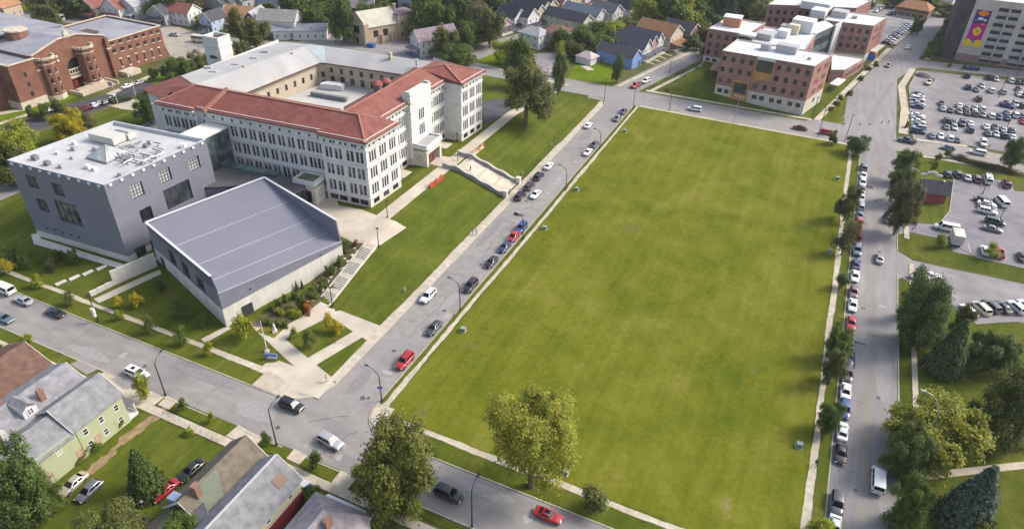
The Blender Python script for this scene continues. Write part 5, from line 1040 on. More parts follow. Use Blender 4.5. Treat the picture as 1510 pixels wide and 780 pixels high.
m1 = MB(); m1.prism([(-262, 96), (-238.5, 96), (-238.5, l0.y), (-262, l0.y)], -.5, 11); m1.build('drill_hall', AB, ar); m1 = MB(); m1.prism([(-330, 96), (-256, 96), (-256, yl+8), (-258, yr), (-330, yr)], -.5, 15); m1.build('drill_hall', AB, ar); m1 = MB(); roofslab(m1, [(-330, 95, 15.1), (-255.5, 95, 15.1), (-255.5, (96+yr)/2, 18), (-330, (96+yr)/2, 18)]); roofslab(m1, [(-330, yr+1, 15.1), (-255.5, yr+1, 15.1), (-255.5, (96+yr)/2, 18), (-330, (96+yr)/2, 18)]); m1.build('hall_roof', GROOF, ar); m1 = MB(); m1.prism([(-262, 96), (-238.8, 96), (-238.8, l0.y), (-262, l0.y)], 11.02, 11.2); m1.build('flat_roof', GROOF, ar)
m1 = MB(); m1.tube([(-252, yl+9, 10), (-252, yl+9, 18.5)], 3.4, 10); m1.build('turret', AB, ar); m1 = MB(); m1.tube([(-252, yl+9, 18.5), (-252, yl+9, 19)], 3.7, 10); m1.build('turret_coping', SSTN, ar)
stp_ = MB()
for i in range(7): stp_.box((XC+2.6+(6-i)*.55/2*1.0+i*.0, ym+1.5, .1+i*.16), (1.6+(6-i)*.75, 13.5-(i)*.4, .2+.001*i))
stp_.build('stair', mat('sand_steps', S(.36, .29, .22), S(.45, .37, .29), scale=.5), ar)
for s in (-1, 1): m1 = MB(); m1.box((XC+4.2, ym+1.5+s*7, .6), (6.5, .6, 1.2)); m1.build('stair_wall', SSTN, ar)
m1 = MB(); m1.box((XC+2.5, yr+4, .8), (4.5, 6, 1.6)); m1.build('terrace', SSTN, ar)
# ================================================================ church
chp = thing('church', 'tan brick church with pale gabled roof and square side tower', 'church', tuple(gp(565, 55, 0)))
ca_, cb_, cc_ = gp(514, 61, 0), gp(541, 68, 0), gp(592, 58.5, 0); cd_ = ca_+(cc_-cb_)
ca_, cb_, cc_, cd_ = [Vector((v.x, v.y)) for v in (ca_, cb_, cc_, cd_)]
TB_ = mat('tan_church_brick', S(.40, .30, .21), S(.48, .37, .27), scale=.6, detail=8, rough=.9, stripe=('Z', .7, .1, .1)); he = 7.6; hr = 13.0; L_ = (cc_-cb_).length; mA = (ca_+cb_)/2; mC = (cc_+cd_)/2
wo_ = [(3.5+i*4.6, 5.9+i*4.6, 2.8, 5.6, 3, 1) for i in range(max(2, int((L_-4)/4.6)))]
m1 = MB(); wl = wall(m1, cb_, cc_, -.5, he, wo_, .35); glaze(chp, wl, wo_, fm=FR_BR, ft=.14, depth=.35)
Wg = (cb_-ca_).length; wg = [(Wg/2-1.8, Wg/2+1.8, 4.4, 9.2-1.7, 3, 2), (Wg/2-1, Wg/2+1, .1, 2.6, 2, 1)]; wl = wall(m1, ca_, cb_, -.5, he, wg, .4); glaze(chp, wl, wg, fm=FR_BR, ft=.14, depth=.4)
m1.quad((*ca_, he), (*cb_, he), (*mA, hr+.5)); wall(m1, cc_, cd_, -.5, he); wall(m1, cd_, ca_, -.5, he); m1.quad((*cc_, he), (*cd_, he), (*mC, hr+.3)); m1.build('wall', TB_, chp)
m1 = MB(); u = (cb_-ca_).normalized()*.5; dd = (cc_-cb_).normalized(); roofslab(m1, [(*(cb_+u+dd*.3), he-.4), (*(cc_+u), he-.4), (*mC, hr), (*(mA+dd*.3), hr)]); roofslab(m1, [(*(ca_-u+dd*.3), he-.4), (*(cd_-u), he-.4), (*mC, hr), (*(mA+dd*.3), hr)]); m1.build('roof', mat('lichen_slate', S(.40, .38, .30), S(.50, .48, .40), scale=.5, detail=8, rough=.9, stripe=('Z', .3, .12, .2)), chp)
for e in (cb_, ca_): m1 = MB(); m1.box((e.x, e.y, 4.3), (2.0, 2.0, 9.2), math.atan2(dd.y, dd.x)); m1.build('corner_pier', TB_, chp)
for i in range(1, len(wo_)+1): p = cb_+dd*(2.4+i*4.6)+u*1.2; m1 = MB(); m1.box((p.x, p.y, 1.9), (.7, 1.2, 3.8), math.atan2(dd.y, dd.x)); m1.build('buttress', TB_, chp)
tw0 = gp(589, 60, 0); tw1 = gp(616, 54, 0); m1 = MB(); a2 = Vector((tw0.x, tw0.y)); b2 = Vector((tw1.x, tw1.y)); nn = Vector((-(b2-a2).y, (b2-a2).x)).normalized()*9
ot = [(1.5+i*3.2, 2.4+i*3.2, z, z+1.6, 1, 2) for i in range(max(2, int((b2-a2).length/3.4))) for z in (1.6, 6.0)]
wl = wall(m1, a2, b2, -.5, 10.4, ot, .3); glaze(chp, wl, ot, fm=FR_BR, ft=.1, depth=.3); wall(m1, b2, b2+nn, -.5, 10.4); wall(m1, a2+nn, a2, -.5, 10.4); wall(m1, b2+nn, a2+nn, -.5, 10.4); m1.build('tower_wall', TB_, chp); m1 = MB(); m1.prism([a2, b2, b2+nn, a2+nn], 10.0, 10.7); m1.build('tower_roof', mat('plum_roof', S(.16, .11, .13), S(.2, .15, .17), scale=.6), chp)
m1 = MB(); p = (a2+nn*.5+(b2-a2)*.15); m1.box((p.x, p.y, 12), (.7, .7, 4)); m1.box((p.x, p.y, 14), (1.2, 1.2, .3)); m1.build('chimney', TB_, chp)
# ================================================================ red bank building beside the car park
bk = thing('bank_building', 'small red walled building with dark pitched roof and curved white parapet', 'building', (37, 203, 0)); RB = mat('crimson_wall', S(.24, .045, .055), S(.30, .065, .07), scale=.4, rough=.8, stripe=('Z', .25, .12, .2))
P_ = [(34.4, 198.9), (40.2, 200.9), (40.6, 208), (33.6, 206.5)]
for i in range(4): m1 = MB(); wall(m1, P_[i], P_[(i+1) % 4], -.2, 3.2, [], .1); m1.build('wall', RB, bk)
m1 = MB(); m1.quad((*P_[0], 3.2), (*P_[3], 3.2), (34.0, 202.7, 5.2)); m1.quad((*P_[2], 3.2), (*P_[1], 3.2), (40.4, 204.4, 5.2)); m1.build('gable', RB, bk)
m1 = MB(); roofslab(m1, [(33.9, 198.2, 3.0), (40.7, 200.2, 3.0), (40.9, 204.4, 5.3), (33.6, 202.7, 5.3)]); roofslab(m1, [(41, 208.6, 3.0), (33.2, 207.1, 3.0), (33.6, 202.7, 5.3), (40.9, 204.4, 5.3)]); m1.build('roof', shingle('charcoal', S(.045, .045, .055)), bk)
m1 = MB()
for i in range(7):
    t = i/6; x = 33.6+t*4.6; m1.box((x, 207.2+t*1.0, 4.7+.9*math.sin(math.pi*clamp((t-.15)/.7))), (.85, .3, .6), .2)
m1.build('curved_parapet', flat('white_trim', S(.65, .6, .58)), bk); m1 = MB(); m1.box((38.6, 203.4, 5.3), (.5, .5, .5)); m1.build('roof_vent', flat('white_trim', S(.65, .6, .58)), bk)
# ================================================================ houses
R15 = -.26
def hs(label, a, b, w, d, h, rise, axis, rot, wc, rc, **k):
    p = gp(a, b, 0); return house(label, p.x, p.y, w, d, h, rise, axis, rot, wc, rc, **k)
W_ = ('white', S(.62, .61, .60)); CR = ('cream', S(.56, .49, .37)); TN = ('tan', S(.46, .37, .27)); PK = ('pink', S(.52, .36, .36)); BL = ('blue', S(.19, .30, .58)); PB = ('pale_blue', S(.40, .47, .58)); GN = ('pale_green', S(.40, .46, .24)); GY_ = ('grey', S(.33, .33, .35)); DB = ('dark_brown', S(.16, .10, .08)); RD = ('barn_red', S(.36, .07, .06)); SAGE = ('sage', S(.46, .47, .36))
NV = ('navy', S(.050, .051, .066)); CH = ('charcoal2', S(.075, .075, .085)); GRY = ('mid_grey', S(.23, .23, .24)); LG = ('light_grey', S(.32, .32, .33)); BR_ = ('brown', S(.17, .10, .075)); OR_ = ('orange_brown', S(.34, .18, .10)); RB_ = ('red_brown', S(.22, .09, .075)); BG = ('blue_grey', S(.13, .15, .19)); MV = ('mauve', S(.24, .19, .21)); WPc = ('porch_white', S(.55, .54, .53))
wp = ('white', S(.6, .59, .58)); dp = ('dark', S(.10, .08, .08)); bp = ('blue', S(.12, .16, .30))
# terrace street, lower row
hs('pink and white cottage with grey roof, first in the terrace street', 736, 48, 7, 9, 4.2, 2.8, 'x', R15, PK, CH, storeys=1, porch=('x', 1.6, 2.4, wp))
hs('white gabled house with dark roof, second in the terrace street', 753, 41, 11, 8, 6.0, 3.2, 'x', R15, W_, NV, porch=('x', 1.8, 2.6, wp))
for i, (a, b) in enumerate(((775, 40), (786, 34.5), (795, 30), (804, 25.5))):
    hs(('tan gabled row house with navy roof at the near end of its row', 'tan gabled row house with navy roof, second from the near end', 'tan gabled row house with navy roof, third from the near end', 'tan gabled row house with navy roof at the far end, next to the blue wall')[i], a-9, b, 16, 8.4, 6.4, 3.4, 'x', R15, W_ if i == 0 else TN, NV, porch=('x', 2.2, 2.6, wp), group='row houses with navy gables')
for i, (a, b) in enumerate(((823, 21), (833, 17), (843, 12), (858, 9))):
    hs(('tan gabled house with brown roof at the near end of the back row', 'tan gabled house with brown roof, second in the back row', 'tan gabled house with pale ridge, third in the back row', 'white gabled house with brown roof, fourth in the back row')[i], a-7, b, 15, 8, 6.4, 3.6, 'x', R15, TN if i < 3 else W_, BR_ if i != 2 else GRY, porch=('x', 2, 2.6, wp), group='gabled houses of the back row')
hs('dark brown gabled house at the far end of the back row', 873, 8, 12, 8, 6.4, 3.4, 'x', R15, DB, BR_, porch=('x', 2, 2.6, wp))
hs('long pale sage house with dark roof above the trees', 837, 43, 22, 9, 5.6, 2.8, 'x', R15, SAGE, NV)
hs('long house with blue grey roof behind the sage house', 860, 33, 20, 8, 5.2, 2.8, 'x', R15, W_, BG)
hs('white twin gabled house with slate roof above the bushes', 893, 32, 13, 9, 5.8, 3.2, 'x', R15, W_, ('slate', S(.105, .105, .122)))
hs('white house with steep navy roof beside the bright lawn', 918, 25, 14, 10, 5.6, 4, 'x', R15, W_, NV)
hs('white two storey house with grey hipped roof beside the tan shop', 788, 67, 11, 9, 5.6, 2.2, 'x', R15, W_, LG, hip=3., door=False)
hs('pinkish tan shop house with brown mansard roof', 822, 66, 9, 13, 6.2, 2.2, 'x', R15, ('pink_tan', S(.50, .37, .29)), BR_, hip=2., chim=(3.2, 2))
hs('small white garage with pale hipped roof on the bright lawn', 866, 92, 7.2, 6.4, 2.7, 1.8, 'x', R15, W_, ('pale_pink', S(.46, .38, .37)), storeys=0, hip=2.6, cat='garage', name='garage')
hs('bright blue clapboard house with black roof', 911, 93, 17, 7, 4.6, 2.6, 'x', R15, BL, CH, chim=(-4, 1))
for i, (a, b) in enumerate(((942, 84), (951, 79), (960, 74.5))):
    hs(('white gabled row house with slate roof beside the blue house', 'brick fronted row house with slate roof, middle of three', 'white gabled row house with slate roof, farthest of three')[i], a-12, b, 15, 6.4, 5.6, 3.4, 'x', R15, W_ if i != 1 else ('rose', S(.42, .27, .23)), ('slate', S(.105, .105, .122)), porch=('x', 1.6, 2.4, wp), group='three row houses by the side road')
hs('large cream house with rust brown roof', 970, 66, 17, 11, 6.6, 3.4, 'x', R15, CR, ('rust', S(.25, .13, .07)), porch=('x', 3, 3, ('cream', S(.5, .45, .36))))
hs('dark brick house with navy roof between cream house and wood', 1003, 60, 13, 10, 5.6, 3, 'x', R15, DB, NV, porch=('x', 2.4, 2.6, dp))
hs('low pale shed at the edge of the wood', 1038, 27, 10, 7, 3, 1.6, 'x', R15, W_, GRY, storeys=1)
# north side of the armory and the church
hs('tan house with faded red roof at the upper left', 145, 24, 13, 11, 5.2, 4, 'y', 0, TN, RB_, porch=('y', 2.4, 2.8, dp))
hs('white house with barn red gable', 181, 26, 10, 12, 5.6, 4.4, 'y', .1, W_, RB_, porch=('y', 2.2, 2.6, wp))
hs('pale grey house beside the red gabled house', 204, 25, 9, 11, 6, 3.6, 'y', .1, ('pale_grey', S(.5, .5, .52)), LG, porch=('y', 2.4, 2.6, wp))
hs('dark porched house half hidden by trees', 244, 34, 9, 9, 5, 3.4, 'y', .1, GY_, CH, porch=('y', 2.4, 2.8, dp))
hs('long white house with red brown roof near the armory yard', 270, 33, 15, 9, 5.6, 3, 'x', .1, W_, RB_)
for i, (a, b) in enumerate(((318, 18), (333, 20), (347, 18), (361, 16))):
    hs(('grey gabled row house at the upper left end of its row', 'grey gabled row house with stepped porch, second of four', 'grey gabled row house, third of four', 'grey gabled row house at the right end of its row')[i], a, b, 8, 12, 6, 3.8, 'y', .12, GY_, CH, porch=('y', 2.2, 2.6, wp), group='grey row houses upper left')
hs('narrow pale blue house with white trim', 318, 45, 6.5, 10, 5.6, 3, 'y', .05, PB, CH, porch=('y', 1.8, 2.6, wp))
hs('brick house with orange brown roof behind the tall tree', 366, 40, 18, 12, 5.4, 3.6, 'x', .1, TN, OR_, porch=('y', 2.2, 2.6, dp), chim=(2, 1))
hs('dark red gabled house with pale roof', 381, 46, 8, 12, 6, 3.6, 'y', .3, ('ox_red', S(.18, .06, .05)), LG, porch=('y', 2, 2.6, wp))
hs('tall white house with weathered grey roof', 416, 52, 16, 10, 7.2, 3.6, 'x', .35, W_, ('weathered', S(.25, .24, .22)), porch=('y', 1.8, 2.6, dp))
hs('long low white house with blue grey roof at the corner', 445, 56, 22, 7, 4, 2, 'x', .55, W_, ('blue_slate', S(.24, .25, .29)), storeys=1)
hs('blue grey roofed house in the far street', 402, 12, 14, 10, 6, 3.4, 'x', .1, PB, BG)
hs('white far house beside the blue grey roof', 428, 9, 9, 8, 6, 3, 'y', .1, W_, RB_)
hs('pale blue gabled house above the church', 603, 10, 7, 9, 6, 4, 'y', .1, PB, LG)
hs('white gabled house with mauve roof and blue porch beside the church yard', 641, 76, 8, 18, 6.2, 3.8, 'y', -.5, W_, MV, porch=('y', 2.6, 2.8, bp), chim=(1.5, 3))
hs('grey house behind the church', 532, 24, 14, 10, 5, 3, 'x', .4, DB, ('grey_plum', S(.2, .17, .17)))
hs('white house at the upper left corner', 12, 24, 9, 9, 5, 3, 'y', .1, TN, OR_)
hs('dark brown pub with tan hipped roof at the far junction', 1346, 24, 15, 11, 4.6, 3, 'x', R15, DB, OR_, hip=3.5, porch=('y', 1, 2.4, wp))
hs('far grey house at the road end', 1375, 9, 18, 9, 4, 2.6, 'x', R15, W_, MV)
hs('far navy house behind the pub', 1340, 4, 14, 9, 5, 3, 'x', R15, GY_, BG)
# ---- near houses, bottom left
GREEN = ('lime', S(.37, .40, .245)); AG = ('asphalt_grey', S(.21, .21, .215)); 
gh = house('pale green gabled house with grey shingle roof, right of the dormered roof', -95.4, 44.9, 8.4, 8.6, 6.2, 2.7, 'y', 0, GREEN, AG, nwin=3)
b = MB(); b.box((0, -12.8, 2.0), (8.4, 17.2, 8.0)); b.box((0, -12.8, 0), (8.5, 17.3, .5)); b.build('rear_wall', siding(*GREEN), gh).matrix_parent_inverse = Matrix.Identity(4)
b = MB(); roofslab(b, [(4.7, -21.8, 5.6), (4.7, -4.4, 5.6), (0, -4.4, 8.1), (0, -21.8, 8.1)]); roofslab(b, [(-4.7, -21.8, 5.6), (-4.7, -4.4, 5.6), (0, -4.4, 8.1), (0, -21.8, 8.1)]); b.build('rear_roof', shingle(*AG), gh).matrix_parent_inverse = Matrix.Identity(4)
FPK = flat('pink_frame', S(.5, .22, .2))
for y, z, fm in ((-7.5, 3.9, FR_W), (-11.5, 3.9, FR_W), (-17.5, 3.9, FR_W), (-10, 1.0, FPK), (-4.9, 1.0, FPK), (-1.5, 1.0, FPK)):
    f = link('window', win_meshes(1.0, 1.4, 2, 2, fm, .13, GLASS)[0], gh, (4.24, y, z), math.pi/2, keep=False); link('pane', win_meshes(1.0, 1.4, 2, 2, fm, .13, GLASS)[1], f, keep=False)
def add_child(root, name, M, fn): b = MB(); fn(b); o = b.build(name, M, root); o.matrix_parent_inverse = Matrix.Identity(4); return o
CBK = MATS.get('chimney_brick') or mat('chimney_brick', S(.26, .12, .08), S(.34, .18, .12), scale=3, rough=.9)
add_child(gh, 'chimney', mat('pale_chimney', S(.45, .43, .4)), lambda b: b.box((-2.2, -10.5, 7.9), (.8, .8, 2)))
add_child(gh, 'porch_roof', flat('porch_flat', S(.12, .12, .13)), lambda b: b.box((2.2, 5.2, 2.8), (3.6, 1.8, .15))); add_child(gh, 'porch', flat('porch_white', S(.6, .59, .58)), lambda b: [b.box((3.8, 5.9, 1.4), (.16, .16, 2.8)), b.box((2.2, 5.2, .3), (3.6, 1.8, .6)), b.box((2.2, 6.0, 1.1), (3.6, .08, .7))])
h2 = house('grey house with patched roof and white framed dormer', -102.6, 41.8, 9.6, 13.6, 6.2, 2.6, 'y', 0, W_, ('patched_grey', S(.235, .23, .24)), nwin=3, dormer=-2.2)
f = link('window', win_meshes(1.0, 1.2, 2, 2, FR_W, .14, GLASS)[0], h2, (3.78, -2.2, 7.2), math.pi/2, keep=False); link('pane', win_meshes(1.0, 1.2, 2, 2, FR_W, .14, GLASS)[1], f, keep=False)
for x, y in ((2.6, .6), (-1.0, -3.6)): add_child(h2, 'chimney', CBK, lambda b: b.box((x, y, 8.3), (.7, .9, 2.4)))
add_child(h2, 'rear_roof', shingle('old_grey', S(.19, .195, .21)), lambda b: [roofslab(b, [(4.6, -13, 4.4), (4.6, -6.9, 4.4), (0, -6.9, 6.6), (0, -13, 6.6)]), roofslab(b, [(-4.6, -13, 4.4), (-4.6, -6.9, 4.4), (0, -6.9, 6.6), (0, -13, 6.6)])]); add_child(h2, 'rear_wall', siding(*W_), lambda b: b.box((0, -10, 2), (8.6, 6, 5)))
house('house with chocolate brown roof at the left edge', -113.8, 41.5, 12.2, 15.5, 5.6, 3.0, 'y', 0, W_, ('chocolate', S(.145, .085, .065)), chim=(2, -2))
h4 = house('weathered house with green tinged brown roof beside the parked cars', -65.2, 43.6, 7.4, 12.6, 4.8, 3.2, 'y', 0, ('weathered_tan', S(.40, .35, .28)), ('mossy_brown', S(.155, .13, .10)), nwin=3)
add_child(h4, 'roof_patch', mat('green_patch', S(.12, .15, .11), S(.15, .16, .12), scale=1.2, detail=8, rough=.95), lambda b: roofslab(b, [(.3, -4.6, 7.86), (.3, .2, 7.86), (2.9, -1.8, 5.62), (2.9, -4.6, 5.62)], .03))
add_child(h4, 'rear_roof', shingle('mossy_brown', S(.155, .13, .10)), lambda b: [roofslab(b, [(-4.3, -13, 3.6), (-4.3, -6.6, 3.6), (-.5, -6.6, 6.2), (-.5, -13, 6.2)]), roofslab(b, [(3.2, -13, 3.6), (3.2, -6.6, 3.6), (-.5, -6.6, 6.2), (-.5, -13, 6.2)])]); add_child(h4, 'rear_wall', siding('weathered_tan', S(.40, .35, .28)), lambda b: b.box((-.5, -9.5, 1.6), (6.6, 6, 4.2)))
add_child(h4, 'dormer', flat('blue_panel', S(.20, .26, .36)), lambda b: b.box((-2.2, -5.6, 6.1), (1.5, 1.4, 1.5))); add_child(h4, 'dormer_window', GLASS, lambda b: b.box((-2.98, -5.6, 6.2), (.08, .9, .8)))
add_child(h4, 'cross_roof', shingle('slate_hip', S(.17, .17, .20)), lambda b: [roofslab(b, [(.6, -8.5, 5.2), (5.2, -6.4, 5.0), (3.0, -5.0, 7.6)]), roofslab(b, [(.6, -8.5, 5.2), (.9, -4.2, 5.4), (3.0, -5.0, 7.6)])])
add_child(h4, 'chimney', CBK, lambda b: [b.box((1.0, -4.2, 8.1), (.8, .9, 2.4)), b.box((1.0, -4.2, 9.35), (1.0, 1.1, .14))]); add_child(h4, 'chimney', CBK, lambda b: b.box((-1.6, -12.6, 5.8), (.8, 1.2, 4)))
h5 = house('grey roofed house with yellow and maroon side wall', -58.3, 39.4, 7.8, 18.6, 5.4, 3.0, 'y', 0, ('butter', S(.55, .50, .36)), ('speckled_grey', S(.20, .20, .205)), nwin=4)
add_child(h5, 'lower_cladding', siding('maroon', S(.20, .035, .045)), lambda b: b.box((3.96, 0, 1.4), (.12, 18.7, 3.0)))
add_child(h5, 'ridge_cap', flat('pale_ridge', S(.42, .42, .43)), lambda b: b.box((0, 0, 8.52), (.35, 19.2, .1)))
add_child(h5, 'roof_patch', flat('rust_patch', S(.16, .09, .07)), lambda b: roofslab(b, [(1.7, 6.2, 7.3), (1.7, 8.2, 7.3), (3.0, 8.2, 6.3), (3.0, 6.2, 6.3)], .03)); add_child(h5, 'porch_roof', flat('pale_tin', S(.5, .52, .52)), lambda b: roofslab(b, [(-3.6, 9.5, 3.6), (4.2, 9.5, 3.6), (4.2, 11.2, 2.9), (-3.6, 11.2, 2.9)], .1))
h6 = house('house with worn mauve hipped roof at the bottom edge', -46.2, 40.6, 9.2, 14.5, 5.2, 3.4, 'y', 0, W_, ('worn_mauve', S(.27, .235, .25)), hip=4.2, nwin=3)
add_child(h6, 'chimney', CBK, lambda b: b.box((1.6, 2.4, 8.1), (.6, 1.3, 2.0))); add_child(h6, 'cross_gable', siding(*W_), lambda b: b.box((4.5, 2.2, 4.6), (1.2, 3.4, 3.4))); add_child(h6, 'cross_gable_roof', shingle('worn_mauve', S(.27, .235, .25)), lambda b: [roofslab(b, [(2.2, .2, 6.0), (5.5, .2, 6.0), (5.5, 2.2, 7.7), (2.2, 2.2, 7.7)], .12), roofslab(b, [(2.2, 4.2, 6.0), (5.5, 4.2, 6.0), (5.5, 2.2, 7.7), (2.2, 2.2, 7.7)], .12)])
add_child(h6, 'porch_roof', flat('pale_tin', S(.5, .52, .52)), lambda b: roofslab(b, [(-4.4, 7.4, 3.6), (4.6, 7.4, 3.6), (4.6, 9.4, 2.8), (-4.4, 9.4, 2.8)], .1)); add_child(h6, 'rear_wing', CBK, lambda b: b.box((-5.2, -3.0, 1.6), (3.0, 7, 4.2)))
# ================================================================ trees
def crown_mesh(name, seed, n, leaf, lobes=9, shape='round', clump=26, spread=.17):
    """unit crown: radius 1 in plan, z 0..1; leaf sprays gathered in clumps over a lobed volume"""
    R = np.random.RandomState(seed)
    L = []
    if shape == 'cone':
        C_ = []
        for i in range(n//clump):
            z = R.rand()**1.25; r = (1-z)**.85*(.62+.38*R.rand()); a = R.rand()*6.283
            k = .5+.5*math.cos(a*5+z*31); C_.append((r*math.cos(a)*(.85+.15*k), r*math.sin(a)*(.85+.15*k), z*.97+.01-.05*r*R.rand()))
        C_ = np.array(C_); out = C_*[1, 1, .2]
    else:
        lob = []
        for i in range(lobes):
            a = 6.283*i/lobes*1.9+R.rand()*.9; f = R.rand()
            if shape == 'spread': r, z, s = .2+.62*f, .30+.42*R.rand(), .16+.15*R.rand()
            elif shape == 'tall': r, z, s = .15+.42*f, .12+.72*i/lobes, .30+.18*R.rand()
            elif shape == 'sparse': r, z, s = .2+.6*f, .15+.65*R.rand(), .12+.14*R.rand()
            elif shape == 'willow': z = .12+.72*R.rand(); r, s = (.3+.5*f)*math.sqrt(max(.12, 1-((z-.45)/.58)**2)), .20+.12*R.rand()
            else:
                z = .16+.66*R.rand(); r, s = (.12+.66*f)*math.sqrt(max(.15, 1-((z-.42)/.62)**2)), .14+.15*R.rand()
            lob.append((r*math.cos(a), r*math.sin(a), z, s))
        lob.append((0, 0, .68, .26)); lob.append((0.05, -.05, .42, .42)); lob = np.array(lob); m = n//clump
        pick = R.choice(len(lob), m, p=lob[:, 3]**2/np.sum(lob[:, 3]**2)); d = R.randn(m, 3); d /= np.linalg.norm(d, axis=1)[:, None]
        d[:, 2] = np.where(d[:, 2] < -.35, -d[:, 2]*.6, d[:, 2])
        rr_ = (.62+.42*R.rand(m))[:, None]; zs = np.array([1, 1, .72])
        C_ = lob[pick, :3]+d*rr_*lob[pick, 3:4]*zs; out = d
    pts = np.repeat(C_, clump, 0); o2 = np.repeat(out, clump, 0); N = len(pts)
    C_ = None
    jit = R.randn(N, 3)*spread*np.array([.55, .55, .30])
    if shape == 'willow': jit[:, 2] = -np.abs(R.randn(N))*.07; jit[:, :2] *= .8
    if shape == 'cone': jit *= .45; jit[:, 2] -= .02
    pts = pts+jit
    rad = np.hypot(pts[:, 0], pts[:, 1]); kx = 1/np.percentile(rad, 97); z0, z1 = np.percentile(pts[:, 2], 1), np.percentile(pts[:, 2], 99); pts = np.stack([pts[:, 0]*kx, pts[:, 1]*kx, (pts[:, 2]-z0)/(z1-z0)], 1)
    nr = o2*1.3+R.randn(N, 3)*.42+np.array([0, 0, .7]); nr /= np.linalg.norm(nr, axis=1)[:, None]
    t = np.cross(nr, R.randn(N, 3)); t /= np.linalg.norm(t, axis=1)[:, None]+1e-9; b = np.cross(nr, t)
    s = leaf*(.6+.8*R.rand(N))[:, None]; zq = np.array([1, 1, {'cone': .42, 'spread': .9}.get(shape, .5)])
    if shape == 'willow': t = t*.6; 
    t = t*zq; b = b*zq
    v = np.stack([pts-t*s-b*s*.7, pts+t*s-b*s*.55, pts+t*s*.75+b*s*.7, pts-t*s*.7+b*s*.6], 1).reshape(-1, 3)
    me = bpy.data.meshes.new(name); me.vertices.add(len(v)); me.vertices.foreach_set('co', v.astype(np.float32).ravel())
    me.loops.add(N*4); me.loops.foreach_set('vertex_index', np.arange(N*4, dtype=np.int32)); me.polygons.add(N); me.polygons.foreach_set('loop_start', np.arange(0, N*4, 4, dtype=np.int32)); me.polygons.foreach_set('loop_total', np.full(N, 4, dtype=np.int32))
    me.update(calc_edges=True); me.materials.append(None); return me
def trunk_mesh(name, seed, shape):
    R = random.Random(seed); b = MB()
    if shape == 'cone': b.tube([(0, 0, -.15), (0, 0, .5), (.01, 0, 1.1)], [.06, .04, .008], 7)
    else:
        top = .55 if shape != 'tall' else .8
        b.tube([(0, 0, -.55), (.01, .0, -.2), (.03, .01, .1), (.0, .03, top)], [.085, .066, .055, .02], 8)
        for i in range(7):
            a = i*2.4+R.uniform(-.4, .4); z0 = R.uniform(-.08, .25); l = R.uniform(.4, .72)*(.8 if shape == 'tall' else 1); zt = z0+R.uniform(.22, .5)
            b.tube([(.02, .0, z0), (l*.4*math.cos(a), l*.4*math.sin(a), z0+(zt-z0)*.55), (l*math.cos(a), l*math.sin(a), zt)], [.036, .026, .008], 6)
            b.tube([(l*.4*math.cos(a), l*.4*math.sin(a), z0+(zt-z0)*.55), (l*.7*math.cos(a+.6), l*.7*math.sin(a+.6), zt+.1)], [.02, .006], 5)
    return b.mesh(name, None, sharp=60)
PRO = {}
for key, sh_, n_l, lf, lb, cl, sp_ in (('oak', 'round', 30000, .025, 40, 26, .085), ('oak2', 'round', 30000, .025, 34, 26, .09), ('spread', 'spread', 26000, .025, 34, 26, .09), ('tall', 'tall', 12000, .046, 14, 30, .15), ('willow', 'willow', 34000, .022, 44, 26, .09), ('spruce', 'cone', 20000, .036, 0, 18, .13), ('spruce2', 'cone', 20000, .038, 0, 16, .13), ('young', 'round', 2400, .065, 9, 14, .19), ('young2', 'tall', 2000, .075, 7, 13, .19), ('thin', 'sparse', 2200, .05, 14, 14, .18), ('bush', 'round', 4200, .058, 9, 18, .18), ('far', 'round', 9000, .046, 14, 22, .15), ('far2', 'tall', 9000, .050, 12, 22, .15)):
    PRO[key] = (crown_mesh('crown', len(PRO)*7+3, n_l, lf, lb, sh_, cl, sp_), trunk_mesh('trunk', len(PRO)+1, sh_))
BARK = mat('bark', S(.085, .065, .05), S(.13, .10, .08), scale=3, rough=.95, spec=.1, coord='obj')
LM = {'dark': leafmat('leaf_dark', S(.050, .078, .019), S(.105, .145, .034)), 'green': leafmat('leaf_green', S(.050, .078, .014), S(.11, .15, .024)), 'olive': leafmat('leaf_olive', S(.066, .078, .020), S(.14, .15, .036)), 'yellow': leafmat('leaf_yellow', S(.22, .19, .012), S(.42, .34, .018), .35), 'lime': leafmat('leaf_lime', S(.13, .16, .012), S(.27, .28, .024), .35), 'locust': leafmat('leaf_locust', S(.135, .15, .018), S(.30, .295, .038), .35), 'autumn': leafmat('leaf_autumn', S(.062, .085, .016), S(.165, .160, .030), .4), 'brown': leafmat('leaf_brown', S(.062, .066, .026), S(.125, .112, .046), .4), 'blue': leafmat('needle_blue', S(.060, .086, .058), S(.125, .165, .108)), 'spruce': leafmat('needle_green', S(.062, .086, .034), S(.13, .165, .066)), 'red': leafmat('leaf_red', S(.16, .05, .02), S(.3, .12, .03), .4)}
tr_r = random.Random(11)
